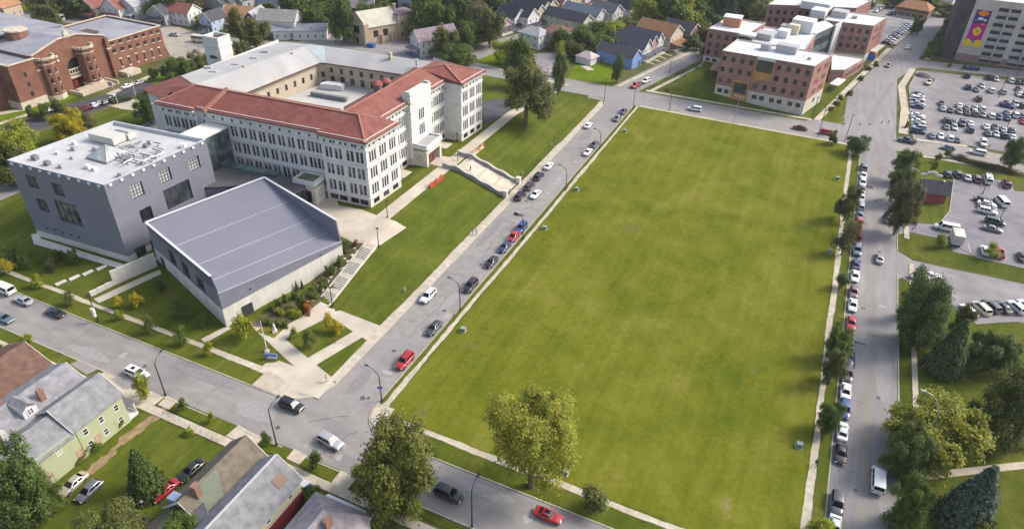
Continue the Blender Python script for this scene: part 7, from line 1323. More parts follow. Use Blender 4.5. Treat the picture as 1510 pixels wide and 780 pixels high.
def car_meshes(k):
    d = TYPES[k]; b = MB(); rings = []
    for x, zf, zb, hw in d['st']:
        zm = zf+(zb-zf)*.52
        half = [(hw*.80, zf), (hw*.97, zf+.10), (hw, zm), (hw*.985, zb-.10), (hw*.90, zb-.02), (hw*.55, zb+.025)]
        rings.append([(x, y, z) for y, z in half]+[(x, -y, z) for y, z in half[::-1]])
    b.loft(rings)
    xr, tr_, tf, xf, zr, zb, hb_, ht = d['cab']
    lo = [(xf, hb_), (xr, hb_), (xr, -hb_), (xf, -hb_)]; 
    lower = [(xf, hb_*.94, zb-.05), (xf-.15, hb_, zb-.05), (xr+.1, hb_, zb-.05), (xr, hb_*.94, zb-.05), (xr, -hb_*.94, zb-.05), (xr+.1, -hb_, zb-.05), (xf-.15, -hb_, zb-.05), (xf, -hb_*.94, zb-.05)]
    up = [(tf+.02, ht*.90, zr-.05), (tf-.1, ht, zr-.05), (tr_+.1, ht, zr-.05), (tr_, ht*.92, zr-.05), (tr_, -ht*.92, zr-.05), (tr_+.1, -ht, zr-.05), (tf-.1, -ht, zr-.05), (tf+.02, -ht*.90, zr-.05)]
    top = [((x-(tf+tr_)/2)*.86+(tf+tr_)/2, y*.84, zr) for x, y, z in up]
    b.loft([lower, up, top], cap=True)
    if k == 'pickup':
        b.cur = 1; b.box((-1.75, 0, 1.085), (1.75, 1.5, .03)); b.cur = 0
        for y in (-.88, .88): b.box((-1.75, y, 1.12), (2.0, .12, .12))
        b.box((-2.74, 0, 1.1), (.1, 1.76, .14))
    body = b.mesh('body', [None, BLK], sharp=38)
    def pane(c, off):
        q = [Vector(p) for p in c]; n = (q[1]-q[0]).cross(q[3]-q[0]).normalized()
        cen = sum(q, Vector())/4
        if n.dot(cen-Vector(((xf+xr)/2, 0, zb))) < 0: n = -n
        m_ = MB(); m_.add([tuple(p+n*off) for p in q]+[tuple(p-n*.02) for p in q], [(0, 1, 2, 3), (3, 2, 1, 0), (4, 5, 6, 7), (0, 4, 5, 1), (1, 5, 6, 2), (2, 6, 7, 3), (3, 7, 4, 0)]); return m_
    L_ = lambda a, c, t: tuple(a[i]+(c[i]-a[i])*t for i in range(3))
    def quadin(A, B, Cc, D, s=.07, t=.12):
        e = lambda u, v: L_(L_(A, B, u), L_(D, Cc, u), v); return [e(s, t), e(1-s, t), e(1-s, 1-t*.6), e(s, 1-t*.6)]
    zl = zb-.02
    ws = quadin((xf, -hb_*.94, zl), (xf, hb_*.94, zl), (tf+.02, ht*.9, zr-.06), (tf+.02, -ht*.9, zr-.06), .04, .10)
    rw_ = quadin((xr, hb_*.94, zl), (xr, -hb_*.94, zl), (tr_, -ht*.92, zr-.06), (tr_, ht*.92, zr-.06), .06, .14)
    sides = []
    for s in (1, -1):
        A, B, Cc, D = (xr+.1, s*hb_, zl), (xf-.15, s*hb_, zl), (tf-.1, s*ht, zr-.06), (tr_+.1, s*ht, zr-.06); e = lambda u, v: L_(L_(A, B, u), L_(D, Cc, u), v)
        cuts = (.05, .36, .39, .66, .69, .95) if k in ('minivan', 'van', 'suv') else (.07, .47, .51, .94)
        if k == 'pickup': cuts = (.06, .44, .48, .94)
        for i in range(0, len(cuts), 2): sides.append([e(cuts[i], .14), e(cuts[i+1], .14), e(cuts[i+1], .90), e(cuts[i], .90)])
    out = {'body': body, 'windscreen': pane(ws, .012).mesh('windscreen', CGL), 'rear_window': pane(rw_, .012).mesh('rear_window', CGL), 'side': [pane(q, .012).mesh('side_window', CGL) for q in sides]}
    b = MB()
    for q in sides+[ws, rw_]: m_ = pane(q, .012); b.add(m_.v, m_.f)
    out['windows'] = b.mesh('window', CGL)
    w = MB(); r = d['wr']; 
    pr_ = [(-.11, r*.86), (-.10, r*.97), (-.05, r), (.05, r), (.10, r*.97), (.11, r*.86)]; n = 16
    rings = [[(rr*math.cos(2*math.pi*j/n), y, rr*math.sin(2*math.pi*j/n)) for j in range(n)] for y, rr in [(-.11, r*.5)]+pr_+[(.11, r*.5)]]; w.loft(rings); out['wheel'] = w.mesh('wheel', TYRE, sharp=40)
    w = MB()
    for s in (-1, 1):
        w.add([(r*.66*math.cos(2*math.pi*j/12), s*.118, r*.66*math.sin(2*math.pi*j/12)) for j in range(12)]+[(0, s*.10, 0)], [(j, (j+1) % 12, 12) if s < 0 else ((j+1) % 12, j, 12) for j in range(12)])
    out['rim'] = w.mesh('rim', RIM)
    f, re_ = d['st'][-2], d['st'][1]
    b = MB(); b.box((0, 0, 0), (.16, .36, .13)); out['headlight'] = b.mesh('headlight', HL); b = MB(); b.box((0, 0, 0), (.12, .30, .16)); out['taillight'] = b.mesh('taillight', TL); b = MB(); b.box((0, 0, 0), (.18, .16, .13)); out['mirror'] = b.mesh('mirror', [None])
    b = MB(); b.box((0, 0, 0), (.06, 1.05, .16)); out['grille'] = b.mesh('grille', BLK); b = MB(); b.box((0, 0, 0), (.04, .5, .14)); out['number_plate'] = b.mesh('number_plate', PLATE)
    a = MB()
    out['d'] = d; return out
CM = {k: car_meshes(k) for k in TYPES}
def om(o, m_): o.material_slots[0].link = 'OBJECT'; o.material_slots[0].material = m_
def vehicle(kind, color, x, y, ang, label, group, full=True, z=Z_R+.01, roof=None, name=None, cat=None):
    M = CM[kind]; d = M['d']; t = thing(name or 'parked_car', label, cat or {'suv': 'car', 'sedan': 'car', 'coupe': 'car', 'hatchback': 'car', 'minivan': 'minivan', 'van': 'van', 'pickup': 'pickup'}[kind], (x, y, z), ang, group); P = paint(color, PAINT[color], .35 if color in ('silver', 'grey', 'blue grey', 'dark grey', 'beige', 'mauve') else 0.)
    L_ = lambda n, me, p=(0, 0, 0), par=None: _lk(n, me, par or t, p)
    o = L_('body', M['body']); om(o, P)
    for wx in d['wx']:
        for s in (-1, 1):
            w = L_('wheel', M['wheel'], (wx, s*(d['st'][4][3]-.09), d['wr']))
            if full: L_('rim', M['rim'], (0, 0, 0), w)
    if full:
        L_('windscreen', M['windscreen']); L_('rear_window', M['rear_window'])
        for q in M['side']: L_('side_window', q)
        f, f2, r = d['st'][-2], d['st'][-1], d['st'][0]
        for s in (-1, 1):
            L_('headlight', M['headlight'], (f[0]-.02, s*(f[3]-.16), f[2]-.08)); L_('taillight', M['taillight'], (r[0]+.03, s*(r[3]-.10), r[2]-.02)); om(L_('mirror', M['mirror'], (d['cab'][3]-.25, s*(d['cab'][6]+.14), d['cab'][5]+.06)), P)
        L_('grille', M['grille'], (f2[0]-.01, 0, f2[1]+.10)); L_('number_plate', M['number_plate'], (r[0]-.01, 0, r[1]+.2))
    else: L_('window', M['windows'])
    if roof:
        b = MB(); xr, a_, c_, xf, zr = d['cab'][:5]
        if roof == 'rack':
            for s in (-.5, .5): b.box(((a_+c_)/2, s, zr+.06), (c_-a_-.2, .05, .05))
            b.build('roof_rack', BLK).parent = t
        else: b.box(((a_+c_)/2+.2, 0, zr+.005), (.8, .7, .02)); q = b.build('sunroof', CGL); q.parent = t
    return t
def _lk(n, me, par, p):
    o = bpy.data.objects.new(n, me); COL.objects.link(o); o.parent = par; o.location = p; return o
PI = math.pi
def car_at(kind, color, a, b, ang, label, group=None, full=True, snapx=None, snapy=None, **k):
    p = gp(a, b, .75); return vehicle(kind, color, snapx if snapx is not None else p.x, snapy if snapy is not None else p.y, ang, label, group, full, **k)
# ---- front road
GF = 'vehicles on the front road'
car_at('suv', 'black', 430, 597, 0, 'black four wheel drive turning at the corner of the front road', GF, roof='rack', name='moving_car')
car_at('suv', 'silver', 487, 650, PI-.1+PI, 'silver four wheel drive with white roof crossing the junction', GF, name='moving_car')
car_at('suv', 'black', 662, 727, -.02, 'boxy black four wheel drive behind the maple', GF, name='moving_car')
car_at('coupe', 'red', 809, 758, 0, 'red saloon car on the front road below the yellow tree', GF, roof='sun', name='moving_car')
car_at('suv', 'white', 202, 550, 0, 'white four wheel drive parked at the near kerb by the yellow tree', GF, roof='sun')
car_at('sedan', 'black', 81, 460, PI, 'dark saloon car parked at the far kerb of the front road', GF, name='moving_car')
car_at('sedan', 'silver', 34, 442, PI, 'silver saloon car parked behind the white van', GF)
car_at('van', 'white', 5, 426, PI, 'white delivery van at the left edge of the front road', GF)
car_at('sedan', 'blue grey', 5, 468, 0, 'blue grey car at the left edge in the near lane', GF, name='moving_car')
# ---- side road by the field
GS = 'cars along the side road'
XR, XL = -57.25, -64.2
for k, c, a, b, sx, an, lb in (('suv', 'red', 598.7, 532, XR, -PI/2, 'red estate car parked nearest the front road, beside the field'), ('sedan', 'dark grey', 644, 484, XR, -PI/2, 'dark grey car parked beside the field by the green box'), ('suv', 'black', 698, 422, XR, -PI/2, 'black estate car parked behind the curved lamp beside the field'), ('sedan', 'black', 727, 386, XR, -PI/2, 'dark car parked alone beside the field, halfway up the road'), ('sedan', 'dark blue', 746.5, 364, XR, -PI/2, 'dark blue car at the near end of the trio beside the field'), ('hatchback', 'red', 760, 349, XR, -PI/2, 'red car in the middle of the trio beside the field'), ('suv', 'blue', 773.6, 337, XR, -PI/2, 'blue car at the far end of the trio beside the field'),
    ('sedan', 'white', 869.8, 224.5, XR, -PI/2, 'white car parked with a dark car beside the upper field'), ('sedan', 'dark grey', 879.6, 213.5, XR, -PI/2, 'dark grey car parked just ahead of the white car beside the upper field'), ('hatchback', 'grey', 913.5, 175, XR, -PI/2, 'grey car parked near the far corner beside the field'), ('sedan', 'dark blue', 922, 164.5, XR, -PI/2, 'dark blue car parked at the far corner beside the field'),
    ('suv', 'black', 767, 288.5, XL, PI/2, 'black car parked by the foot of the grand ramp'), ('suv', 'dark grey', 781, 274.4, XL, PI/2, 'dark grey car parked second at the ramp side'), ('minivan', 'black', 794.5, 259.5, XL, PI/2, 'black minivan parked third at the ramp side'), ('sedan', 'white', 809.5, 244, XL, PI/2, 'white car parked at the head of the ramp side line'),
    ('sedan', 'white', 865.6, 184, XL+.3, PI/2, 'white car alone on the school side near the far corner'), ('suv', 'white', 627.4, 435, XL+.6, -PI/2, 'white four wheel drive driving down the school side of the road'), ('sedan', 'white', 787.5, 285.5, -60.9, -PI/2, 'white car driving in the lane beside the black parked car')): car_at(k, c, a, b, an, lb, GS, snapx=sx, roof='rack' if k == 'suv' and c in ('red', 'white') else None)
# ---- main road: the long kerbside line, from the far end to the near end
K1 = lambda x, y: (1200+x/5.57, 210+y/5.57); K2 = lambda x, y: (1190+x/5.57, 330+y/5.57); K3 = lambda x, y: (1180+x/5.57, 460+y/5.57)
line_ = [('suv', 'grey', K1(403, 200)), ('sedan', 'white', K1(390, 268)), ('hatchback', 'white', K1(388, 325)), ('sedan', 'grey', K1(393, 382)), ('sedan', 'white', K1(385, 452)), ('suv', 'silver', K1(383, 520)), ('sedan', 'blue grey', K1(372, 598)), ('hatchback', 'pink red', K1(372, 655)), ('sedan', 'maroon', K2(412, 115)), ('suv', 'blue grey', K2(400, 212)), ('sedan', 'dark blue', K2(395, 325)), ('sedan', 'white', K2(392, 425)), ('hatchback', 'mauve', K2(370, 552)), ('sedan', 'white', K2(366, 660)), ('sedan', 'red', K3(420, 85)), ('sedan', 'blue grey', K3(425, 255)), ('sedan', 'dark blue', K3(402, 365)), ('suv', 'dark grey', K3(370, 500)), ('sedan', 'white', K3(357, 645)), ('suv', 'blue', (1242.3, 602)), ('sedan', 'white', (1239.5, 634)), ('sedan', 'black', (1237, 666)), ('suv', 'dark grey', (1231.5, 741)), ('sedan', 'white', (1229, 776))]
TN_ = {'suv': 'tall estate car', 'sedan': 'saloon car', 'hatchback': 'hatchback', 'minivan': 'minivan', 'van': 'van', 'pickup': 'pickup', 'coupe': 'saloon car'}
ORD = ['first', 'second', 'third', 'fourth', 'fifth', 'sixth', 'seventh', 'eighth', 'ninth', 'tenth', 'eleventh', 'twelfth', 'thirteenth', 'fourteenth', 'fifteenth', 'sixteenth', 'seventeenth', 'eighteenth', 'nineteenth', 'twentieth', 'twenty first', 'twenty second', 'twenty third', 'twenty fourth']
for i, (k, c, q) in enumerate(line_): car_at(k, c, q[0], q[1], -PI/2 if i % 5 else PI/2, f'{c} {TN_[k]}, {ORD[i]} from the far end of the kerbside line', 'cars parked in line along the main road', snapx=19.35)
GM = 'vehicles driving on the main road'
car_at('suv', 'white', 1303.5, 320, PI/2, 'white car with dark sunroof driving past the leaning tree', GM, snapx=26.2, roof='sun', name='moving_car')
car_at('sedan', 'silver', 1297.5, 380, PI/2, 'silver car driving away below the leaning tree', GM, name='moving_car')
car_at('van', 'white', 1294.5, 707, PI/2, 'white van driving away in the foreground of the main road', GM, name='moving_van')
BA = PI/2-.27
car_at('sedan', 'grey', 1310.5, 96, BA+PI, 'grey car on the main road beside the hospital annex', GM, full=False, name='moving_car'); car_at('sedan', 'white', 1339.5, 69.5, BA, 'white car on the main road beyond the hospital', GM, full=False, name='moving_car'); car_at('sedan', 'dark grey', 1399, 23, BA, 'dark car at the far end of the main road', GM, full=False, name='moving_car')
GB = 'vehicles on the back road'
car_at('sedan', 'maroon', 1180, 188.5, PI, 'maroon car on the back road near the crossing', GB, name='moving_car'); car_at('suv', 'red', 1220.5, 195.5, 0, 'bright red car waiting behind the small dark tree', GB, name='moving_car'); car_at('minivan', 'white', 1024.5, 160.5, PI, 'white minivan on the back road in front of the hospital', GB, name='moving_car')
car_at('pickup', 'red', 937.5, 126, BA+PI, 'red pickup waiting at the side of the hill road', GB); car_at('suv', 'white', 952.5, 119.5, BA+PI, 'white car behind the red pickup on the hill road', GB)
car_at('sedan', 'white', 751.5, 155.5, 1.2, 'white car in the school car park by the lawn', 'cars in the school car park'); car_at('pickup', 'black', 731.5, 169, .5, 'black pickup in the school car park', 'cars in the school car park'); car_at('suv', 'white', 714, 149, 1.4, 'white car beside the school end wall', 'cars in the school car park', full=False)
# ---- east road and cross road
GE = 'vehicles on the east road'
Z2_ = lambda x, y: (1320+x/7.8, 180+y/7.8); Z1_ = lambda x, y: (1320+x/7.8, 90+y/7.8); Z3_ = lambda x, y: (1320+x/6.5, 270+y/6.5)
for k, c, q, lb in (('pickup', 'dark blue', Z2_(135, 212), 'dark blue pickup waiting at the main road junction'), ('hatchback', 'blue grey', Z2_(608, 296), 'blue grey hatchback on the east road'), ('minivan', 'white', Z2_(950, 348), 'white estate car on the east road'), ('sedan', 'black', Z2_(752, 398), 'black saloon car in the near lane of the east road')): car_at(k, c, *q, PI-.06, lb, GE, name='moving_car')
car_at('pickup', 'blue', *Z1_(885, 86), PI+.1, 'bright blue pickup on the cross road in front of the garage', 'vehicles on the cross road', full=False, name='moving_car')
# ---- large car park
RWS = [('back edge row', PI/2, [(830, 170, 'suv', 'dark green'), (1080, 190, 'suv', 'black'), (1160, 205, 'hatchback', 'silver'), (1335, 225, 'suv', 'white'), (1412, 240, 'sedan', 'black'), (1478, 245, 'sedan', 'dark grey')], Z1_),
 ('second row', PI/2, [(840, 300, 'suv', 'dark blue'), (937, 325, 'sedan', 'grey'), (1000, 280, 'sedan', 'silver'), (1110, 338, 'suv', 'white'), (1245, 352, 'suv', 'silver'), (1420, 322, 'sedan', 'dark grey'), (1428, 375, 'sedan', 'white'), (1482, 392, 'sedan', 'black')], Z1_),
 ('third row far side', PI/2, [(540, 485, 'sedan', 'dark grey'), (743, 508, 'sedan', 'white'), (825, 535, 'sedan', 'grey'), (912, 540, 'sedan', 'silver'), (1003, 550, 'suv', 'white'), (1110, 630, 'suv', 'white'), (1195, 640, 'hatchback', 'dark blue'), (1290, 592, 'sedan', 'blue grey'), (1385, 620, 'suv', 'white'), (1465, 630, 'sedan', 'dark blue'), (1385, 495, 'suv', 'silver'), (1462, 510, 'suv', 'dark grey')], Z1_),
 ('third row near side', PI/2, [(552, 542, 'sedan', 'silver'), (640, 560, 'sedan', 'dark grey'), (740, 572, 'sedan', 'grey'), (830, 590, 'sedan', 'dark grey'), (926, 602, 'suv', 'grey'), (1008, 612, 'sedan', 'grey'), (1295, 652, 'sedan', 'dark blue'), (1478, 692, 'sedan', 'red')], Z1_),
 ('fourth row far side', PI/2, [(590, 682, 'suv', 'black'), (675, 695, 'sedan', 'grey'), (770, 715, 'suv', 'dark grey'), (865, 712, 'sedan', 'white'), (1050, 750, 'sedan', 'white'), (1150, 757, 'sedan', 'dark grey'), (1245, 782, 'sedan', 'silver'), (1345, 795, 'sedan', 'black')], Z1_),
 ('fourth row near side', PI/2, [(592, 50, 'sedan', 'grey'), (684, 55, 'sedan', 'silver'), (868, 85, 'suv', 'dark blue'), (1072, 125, 'sedan', 'dark grey'), (1160, 132, 'sedan', 'silver'), (1255, 150, 'suv', 'black'), (1352, 165, 'sedan', 'white')], Z2_),
 ('row by the east road', PI/2, [(425, 152, 'sedan', 'blue grey'), (525, 158, 'sedan', 'white'), (635, 185, 'suv', 'white'), (715, 200, 'sedan', 'dark grey'), (1015, 240, 'suv', 'white')], Z2_),
 ('left column upper stack', 0, [(262, 378, 'sedan', 'dark grey'), (262, 402, 'sedan', 'white'), (265, 438, 'suv', 'white'), (262, 485, 'sedan', 'silver'), (255, 520, 'sedan', 'dark blue')], Z1_),
 ('left column lower stack', 0, [(262, 622, 'sedan', 'white'), (268, 652, 'sedan', 'silver'), (270, 692, 'sedan', 'white'), (270, 735, 'sedan', 'blue grey'), (272, 768, 'suv', 'silver'), (270, 808, 'suv', 'dark blue')], Z1_)]
for nm, an, cars, F in RWS:
    srt = sorted(cars, key=lambda c: c[0] if an else c[1])
    for i, (x, y, k, c) in enumerate(srt): car_at(k, c, *F(x, y), an+(PI if (i*7+len(nm)) % 3 == 0 else 0), f"{c} {TN_[k]}, {ORD[i]} {'from left' if an else 'from top'}, {nm}, large car park", 'cars in the large car park', full=False)
car_at('suv', 'maroon', *Z1_(962, 435), PI/2, 'maroon tall car standing alone in the middle aisle', 'cars in the large car park', full=False); car_at('pickup', 'blue', *Z1_(1292, 512), -.35, 'blue pickup parked askew across the third row', 'cars in the large car park', full=False); car_at('sedan', 'maroon', *Z1_(1286, 478), PI/2, 'maroon car hidden behind the askew blue pickup', 'cars in the large car park', full=False)
tp = car_at('pickup', 'tan', *Z1_(395, 245), -PI/2-.3, 'tan dump truck with maroon bed beside a dark gravel heap', 'cars in the large car park', full=False, name='dump_truck'); b = MB(); b.box((-1.7, 0, 1.25), (2.6, 1.9, .8)); b.build('tipper_bed', flat('maroon_bed', S(.10, .025, .03))).parent = tp
p = gp(*Z1_(315, 178), 0); b = MB(); rr3 = random.Random(2)
for i in range(4):
    r0_ = [(2.8, 0), (2.1, .6), (1.1, 1.15), (.15, 1.4)][i]
rings = [[(p.x+r*1.15*math.cos(j*.5236)*(1+.12*math.sin(j*3)), p.y+r*math.sin(j*.5236), z+Z_R) for j in range(12)] for r, z in ((2.8, 0), (2.1, .6), (1.1, 1.15), (.15, 1.4))]; b.loft(rings); gv_ = b.build('gravel_heap', TAR); tag(gv_, 'dark heap of gravel in the corner of the large car park', 'gravel heap')
# ---- bank car park
GBK = 'cars in the bank car park'
for i, (k, c, q, an, lb) in enumerate((('hatchback', 'dark blue', Z2_(604, 592), PI/2, 'dark blue hatchback, first from the left below the hedge'), ('suv', 'black', Z2_(722, 597), PI/2, 'black estate car, second from the left below the hedge'), ('sedan', 'silver', Z2_(832, 630), PI/2, 'silver car, third from the left below the hedge'), ('suv', 'maroon', Z2_(940, 648), PI/2, 'maroon car, fourth from the left below the hedge'), ('van', 'white', Z2_(1066, 662), PI/2, 'white van with ladder rack below the hedge'), ('minivan', 'maroon', Z2_(1284, 708), PI/2, 'dark maroon minivan at the right end below the hedge'),
    ('sedan', 'dark grey', Z3_(845, 158), -.06, 'dark grey car at the top of the bank car park island'), ('sedan', 'white', Z3_(882, 196), -.06, 'white car second in the island row'), ('sedan', 'dark grey', Z3_(888, 228), -.06, 'dark car third in the island row'), ('suv', 'white', Z3_(886, 268), -.06, 'white estate car fourth in the island row'), ('van', 'white', Z3_(1018, 178), PI/2+.3, 'white van parked across the end of the island row'), ('minivan', 'dark green', Z3_(962, 368), -.06, 'dark green minivan beside the lamp in the bank car park'), ('sedan', 'grey', Z3_(938, 434), -.06, 'grey car beside the lower grass island'), ('van', 'white', Z3_(490, 428), PI, 'long white passenger van leaving the bank car park'), ('sedan', 'white', Z3_(866, 640), PI/2, 'white car half behind the yellow tree'), ('pickup', 'red', Z3_(998, 660), PI/2, 'red pickup parked behind the yellow tree'), ('sedan', 'black', Z3_(1222, 700), PI/2, 'black car at the right edge of the bank car park'))):
    t = car_at(k, c, *q, an, lb, GBK)
    if 'ladder' in lb:
        for s in (-.4, .4): b = MB(); b.box((-.4, s, 2.25), (4.2, .06, .08)); b.build('ladder_rail', flat('pale_metal', S(.5, .5, .5))).parent = t
        for i_ in range(5): b = MB(); b.box((-2.2+i_*.9, 0, 2.26), (.05, .8, .05)); b.build('rung', flat('pale_metal', S(.5, .5, .5))).parent = t
# ---- rear drive car park
GR_ = 'cars in the rear drive'
Nn = lambda x, y: (1190+x/3.9, 370+y/3.9)
for k, c, q, an, lb in (('sedan', 'silver', Nn(652, 146), .35, 'silver car at the mouth of the rear drive'), ('sedan', 'white', Nn(716, 140), .35, 'white car next to the silver car at the mouth of the rear drive'), ('sedan', 'white', Nn(930, 340), PI/2+.55, 'white car half hidden by the big maple, first of the slanting row'), ('minivan', 'cream', Nn(1002, 326), PI/2+.55, 'cream estate car, second of the slanting row'), ('suv', 'dark grey', Nn(1060, 316), PI/2+.55, 'grey car, third of the slanting row'), ('sedan', 'black', Nn(1128, 320), PI/2+.55, 'black car, fourth of the slanting row'), ('suv', 'white', Nn(1204, 322), PI/2+.55, 'white estate car, fifth of the slanting row'), ('sedan', 'white', Nn(1262, 312), PI/2+.55, 'white car at the right edge of the slanting row')): car_at(k, c, *q, an, lb, GR_)
p = gp(1407, 358, 0); bt = thing('box_truck', 'white box truck parked on the lawn edge by the bank car park', 'truck', (p.x, p.y, .02), PI/2+.05); WB_ = flat('truck_white', S(.60, .58, .55)); b = MB(); b.box((-.6, 0, 2.05), (4.2, 2.3, 2.5)); b.build('cargo_box', WB_).parent = bt; b = MB(); b.box((-.6, 0, 3.33), (4.3, 2.4, .08)); b.build('box_roof', flat('cream_roof_panel', S(.6, .55, .44))).parent = bt; b = MB(); b.box((-2.72, 0, 1.95), (.06, 2.0, 2.1)); b.build('roller_door', flat('door_grey', S(.45, .45, .45))).parent = bt; b = MB(); b.box((2.2, 0, 1.2), (1.5, 2.0, 1.3)); b.build('cab', WB_).parent = bt; b = MB(); b.box((2.1, 0, 2.0), (1.0, 1.8, .6)); b.build('windscreen', CGL).parent = bt; b = MB(); b.box((0, 0, .7), (5.4, 1.6, .25)); b.build('chassis', BLK).parent = bt
for x in (2.1, -1.7):
    for s in (-1, 1): o = _lk('wheel', CM['pickup']['wheel'], bt, (x, s*.95, .42)); _lk('rim', CM['pickup']['rim'], o, (0, 0, 0))
# ---- far hospital car park
F8 = lambda x, y: (1250+x/8.67, y/8.67)
for i, (x, y, c) in enumerate(((770, 315, 'silver'), (750, 335, 'white'), (720, 360, 'white'), (690, 385, 'silver'), (665, 405, 'white'), (640, 428, 'dark grey'), (612, 450, 'silver'), (590, 470, 'black'), (555, 492, 'white'), (525, 520, 'silver'), (500, 545, 'maroon'))): car_at('sedan', c, *F8(x, y), -.27, f'{c} car, {ORD[i]} from the far end of the row by the road hedge', 'cars behind the hospital', full=False)
for i, (x, y, c) in enumerate(((215, 20, 'silver'), (270, 30, 'white'), (200, 70, 'white'), (370, 140, 'silver'), (420, 115, 'grey'), (460, 95, 'black'), (530, 85, 'dark blue'), (545, 175, 'dark grey'), (595, 135, 'silver'), (330, 25, 'grey'))): car_at('sedan', c, *F8(x, y), 1.2, f'{c} car, {ORD[i]} of the scattered cars behind the hospital', 'cars behind the hospital', full=False)
# ---- armory side
GA = 'vehicles at the armory'
A9 = lambda x, y: (120+x/9.75, 100+y/9.75)
for k, c, q, an, lb in (('suv', 'maroon', (126, 160), 1.57, 'maroon car parked at the edge of the armory drive'), ('sedan', 'white', (140, 154.5), 1.57, 'white car beside the maroon car at the armory'), ('sedan', 'silver', (148, 151.5), 1.57, 'silver car second from the maroon car at the armory'), ('hatchback', 'grey', (158, 150), 1.57, 'small grey car parked before the tank'), ('sedan', 'white', (171, 142), 1.57, 'white car behind the tank'), ('sedan', 'white', (188, 126.5), 1.57, 'white car at the far kerb of the armory drive'), ('sedan', 'silver', (206, 121), 1.57, 'silver car at the far end of the armory drive'), ('sedan', 'white', (76, 160.5), 1.57, 'white car half hidden by the small armory trees'), ('sedan', 'silver', (257, 51), .2, 'silver car on the far junction behind the armory'), ('sedan', 'maroon', (300, 52), .1, 'maroon car on the north road'), ('suv', 'dark grey', (311, 52), .1, 'dark car behind the maroon car on the north road'), ('sedan', 'red', (410, 37), .3, 'red car beside the low white house')): car_at(k, c, *q, an, lb, GA, full=False)
for q, lb, c, L_ in (((82, 31), 'cream bus parked on the north road', 'cream', 9.0), ((295, 63), 'cream motor home in the armory yard', 'cream', 6.5)):
    p = gp(*q, 0); t = thing('bus', lb, 'bus', (p.x, p.y, .03), .15, GA); b = MB(); b.box((0, 0, 1.75), (L_, 2.3, 2.5)); b.build('body', paint('cream', PAINT['cream'])).parent = t; b = MB(); b.box((0, 0, 2.2), (L_-.8, 2.36, .7)); b.build('window', CGL).parent = t; b = MB(); b.box((L_/2+.01, 0, 2.1), (.06, 2.0, .9)); b.build('windscreen', CGL).parent = t
    for x in (-L_*.3, L_*.32):
        for s in (-1, 1): _lk('wheel', CM['van']['wheel'], t, (x, s*1.05, .38))
# display tank on its pad
p = gp(178, 150, 0); ang = math.atan2((gp(196, 145, 0)-gp(163, 153, 0)).y, (gp(196, 145, 0)-gp(163, 153, 0)).x); tk = thing('display_tank', 'dark green army tank on a concrete pad by the armory flagpoles', 'tank', (p.x, p.y, .1), ang); OD = mat('army_green', S(.025, .032, .02), S(.045, .05, .03), scale=2, rough=.8)
b = MB(); rings = [[(x, y, z) for y, z in ((1.3, .6), (1.6, 1.2), (1.3, 1.55*k_), (-1.3, 1.55*k_), (-1.6, 1.2), (-1.3, .6))] for x, k_ in ((-3.2, .9), (-2.8, 1.), (1.8, 1.), (3.2, .72))]; b.loft(rings); b.build('hull', OD).parent = tk
b = MB(); b.loft([[(1.5*sx*math.cos(j*.785), 1.25*sx*math.sin(j*.785), z) for j in range(8)] for sx, z in ((1., 1.5), (1.05, 1.9), (.7, 2.35))]); b.build('turret', OD, sharp=40).parent = tk; b = MB(); b.tube([(1.2, 0, 1.95), (4.6, 0, 2.1)], [.13, .09], 8); b.build('gun_barrel', OD).parent = tk
for s in (-1, 1):
    b = MB(); b.loft([[(x, y, z) for x, z in ((-3.2, .5), (-2.7, .05), (2.5, .05), (3.3, .6), (3.0, 1.0), (-3.0, 1.0))] for y in (s*1.15, s*1.75)]); b.build('track', BLK, flipfix=True).parent = tk
    for x in (-2.3, -1.4, -.5, .4, 1.3, 2.2): b = MB(); b.tube([(x, s*1.7, .4), (x, s*1.8, .4)], .34, 10); b.build('road_wheel', OD).parent = tk
b = MB(); b.prism(MX([(154, 154), (176, 161), (202, 164), (207, 155), (198, 147), (166, 152)]), -.05, .1); tag(b.build('tank_pad', CONC), 'pale concrete pad under the tank', 'pad')['kind'] = 'structure'
# ---- near back lawns
GN_ = 'cars on the back lawns'
for k, c, a, b_, a2, b2, lb in (('sedan', 'beige', 92, 728, 124, 700, 'beige saloon car on the grass beside the green house'), ('hatchback', 'grey', 116, 738, 147, 710, 'grey estate car beside the beige car on the grass'), ('coupe', 'red', 226, 738, 260, 709, 'bright red car on the grass by the spruce'), ('sedan', 'black', 266, 708, 298, 680, 'black car on the grass behind the red car')):
    p, q = gp(a, b_, .5), gp(a2, b2, .5); c_ = (p+q)/2; vehicle(k, c, c_.x, c_.y, math.atan2((q-p).y, (q-p).x)+PI*(k != 'x'), lb, GN_, z=.02, roof='sun' if c == 'red' else None)
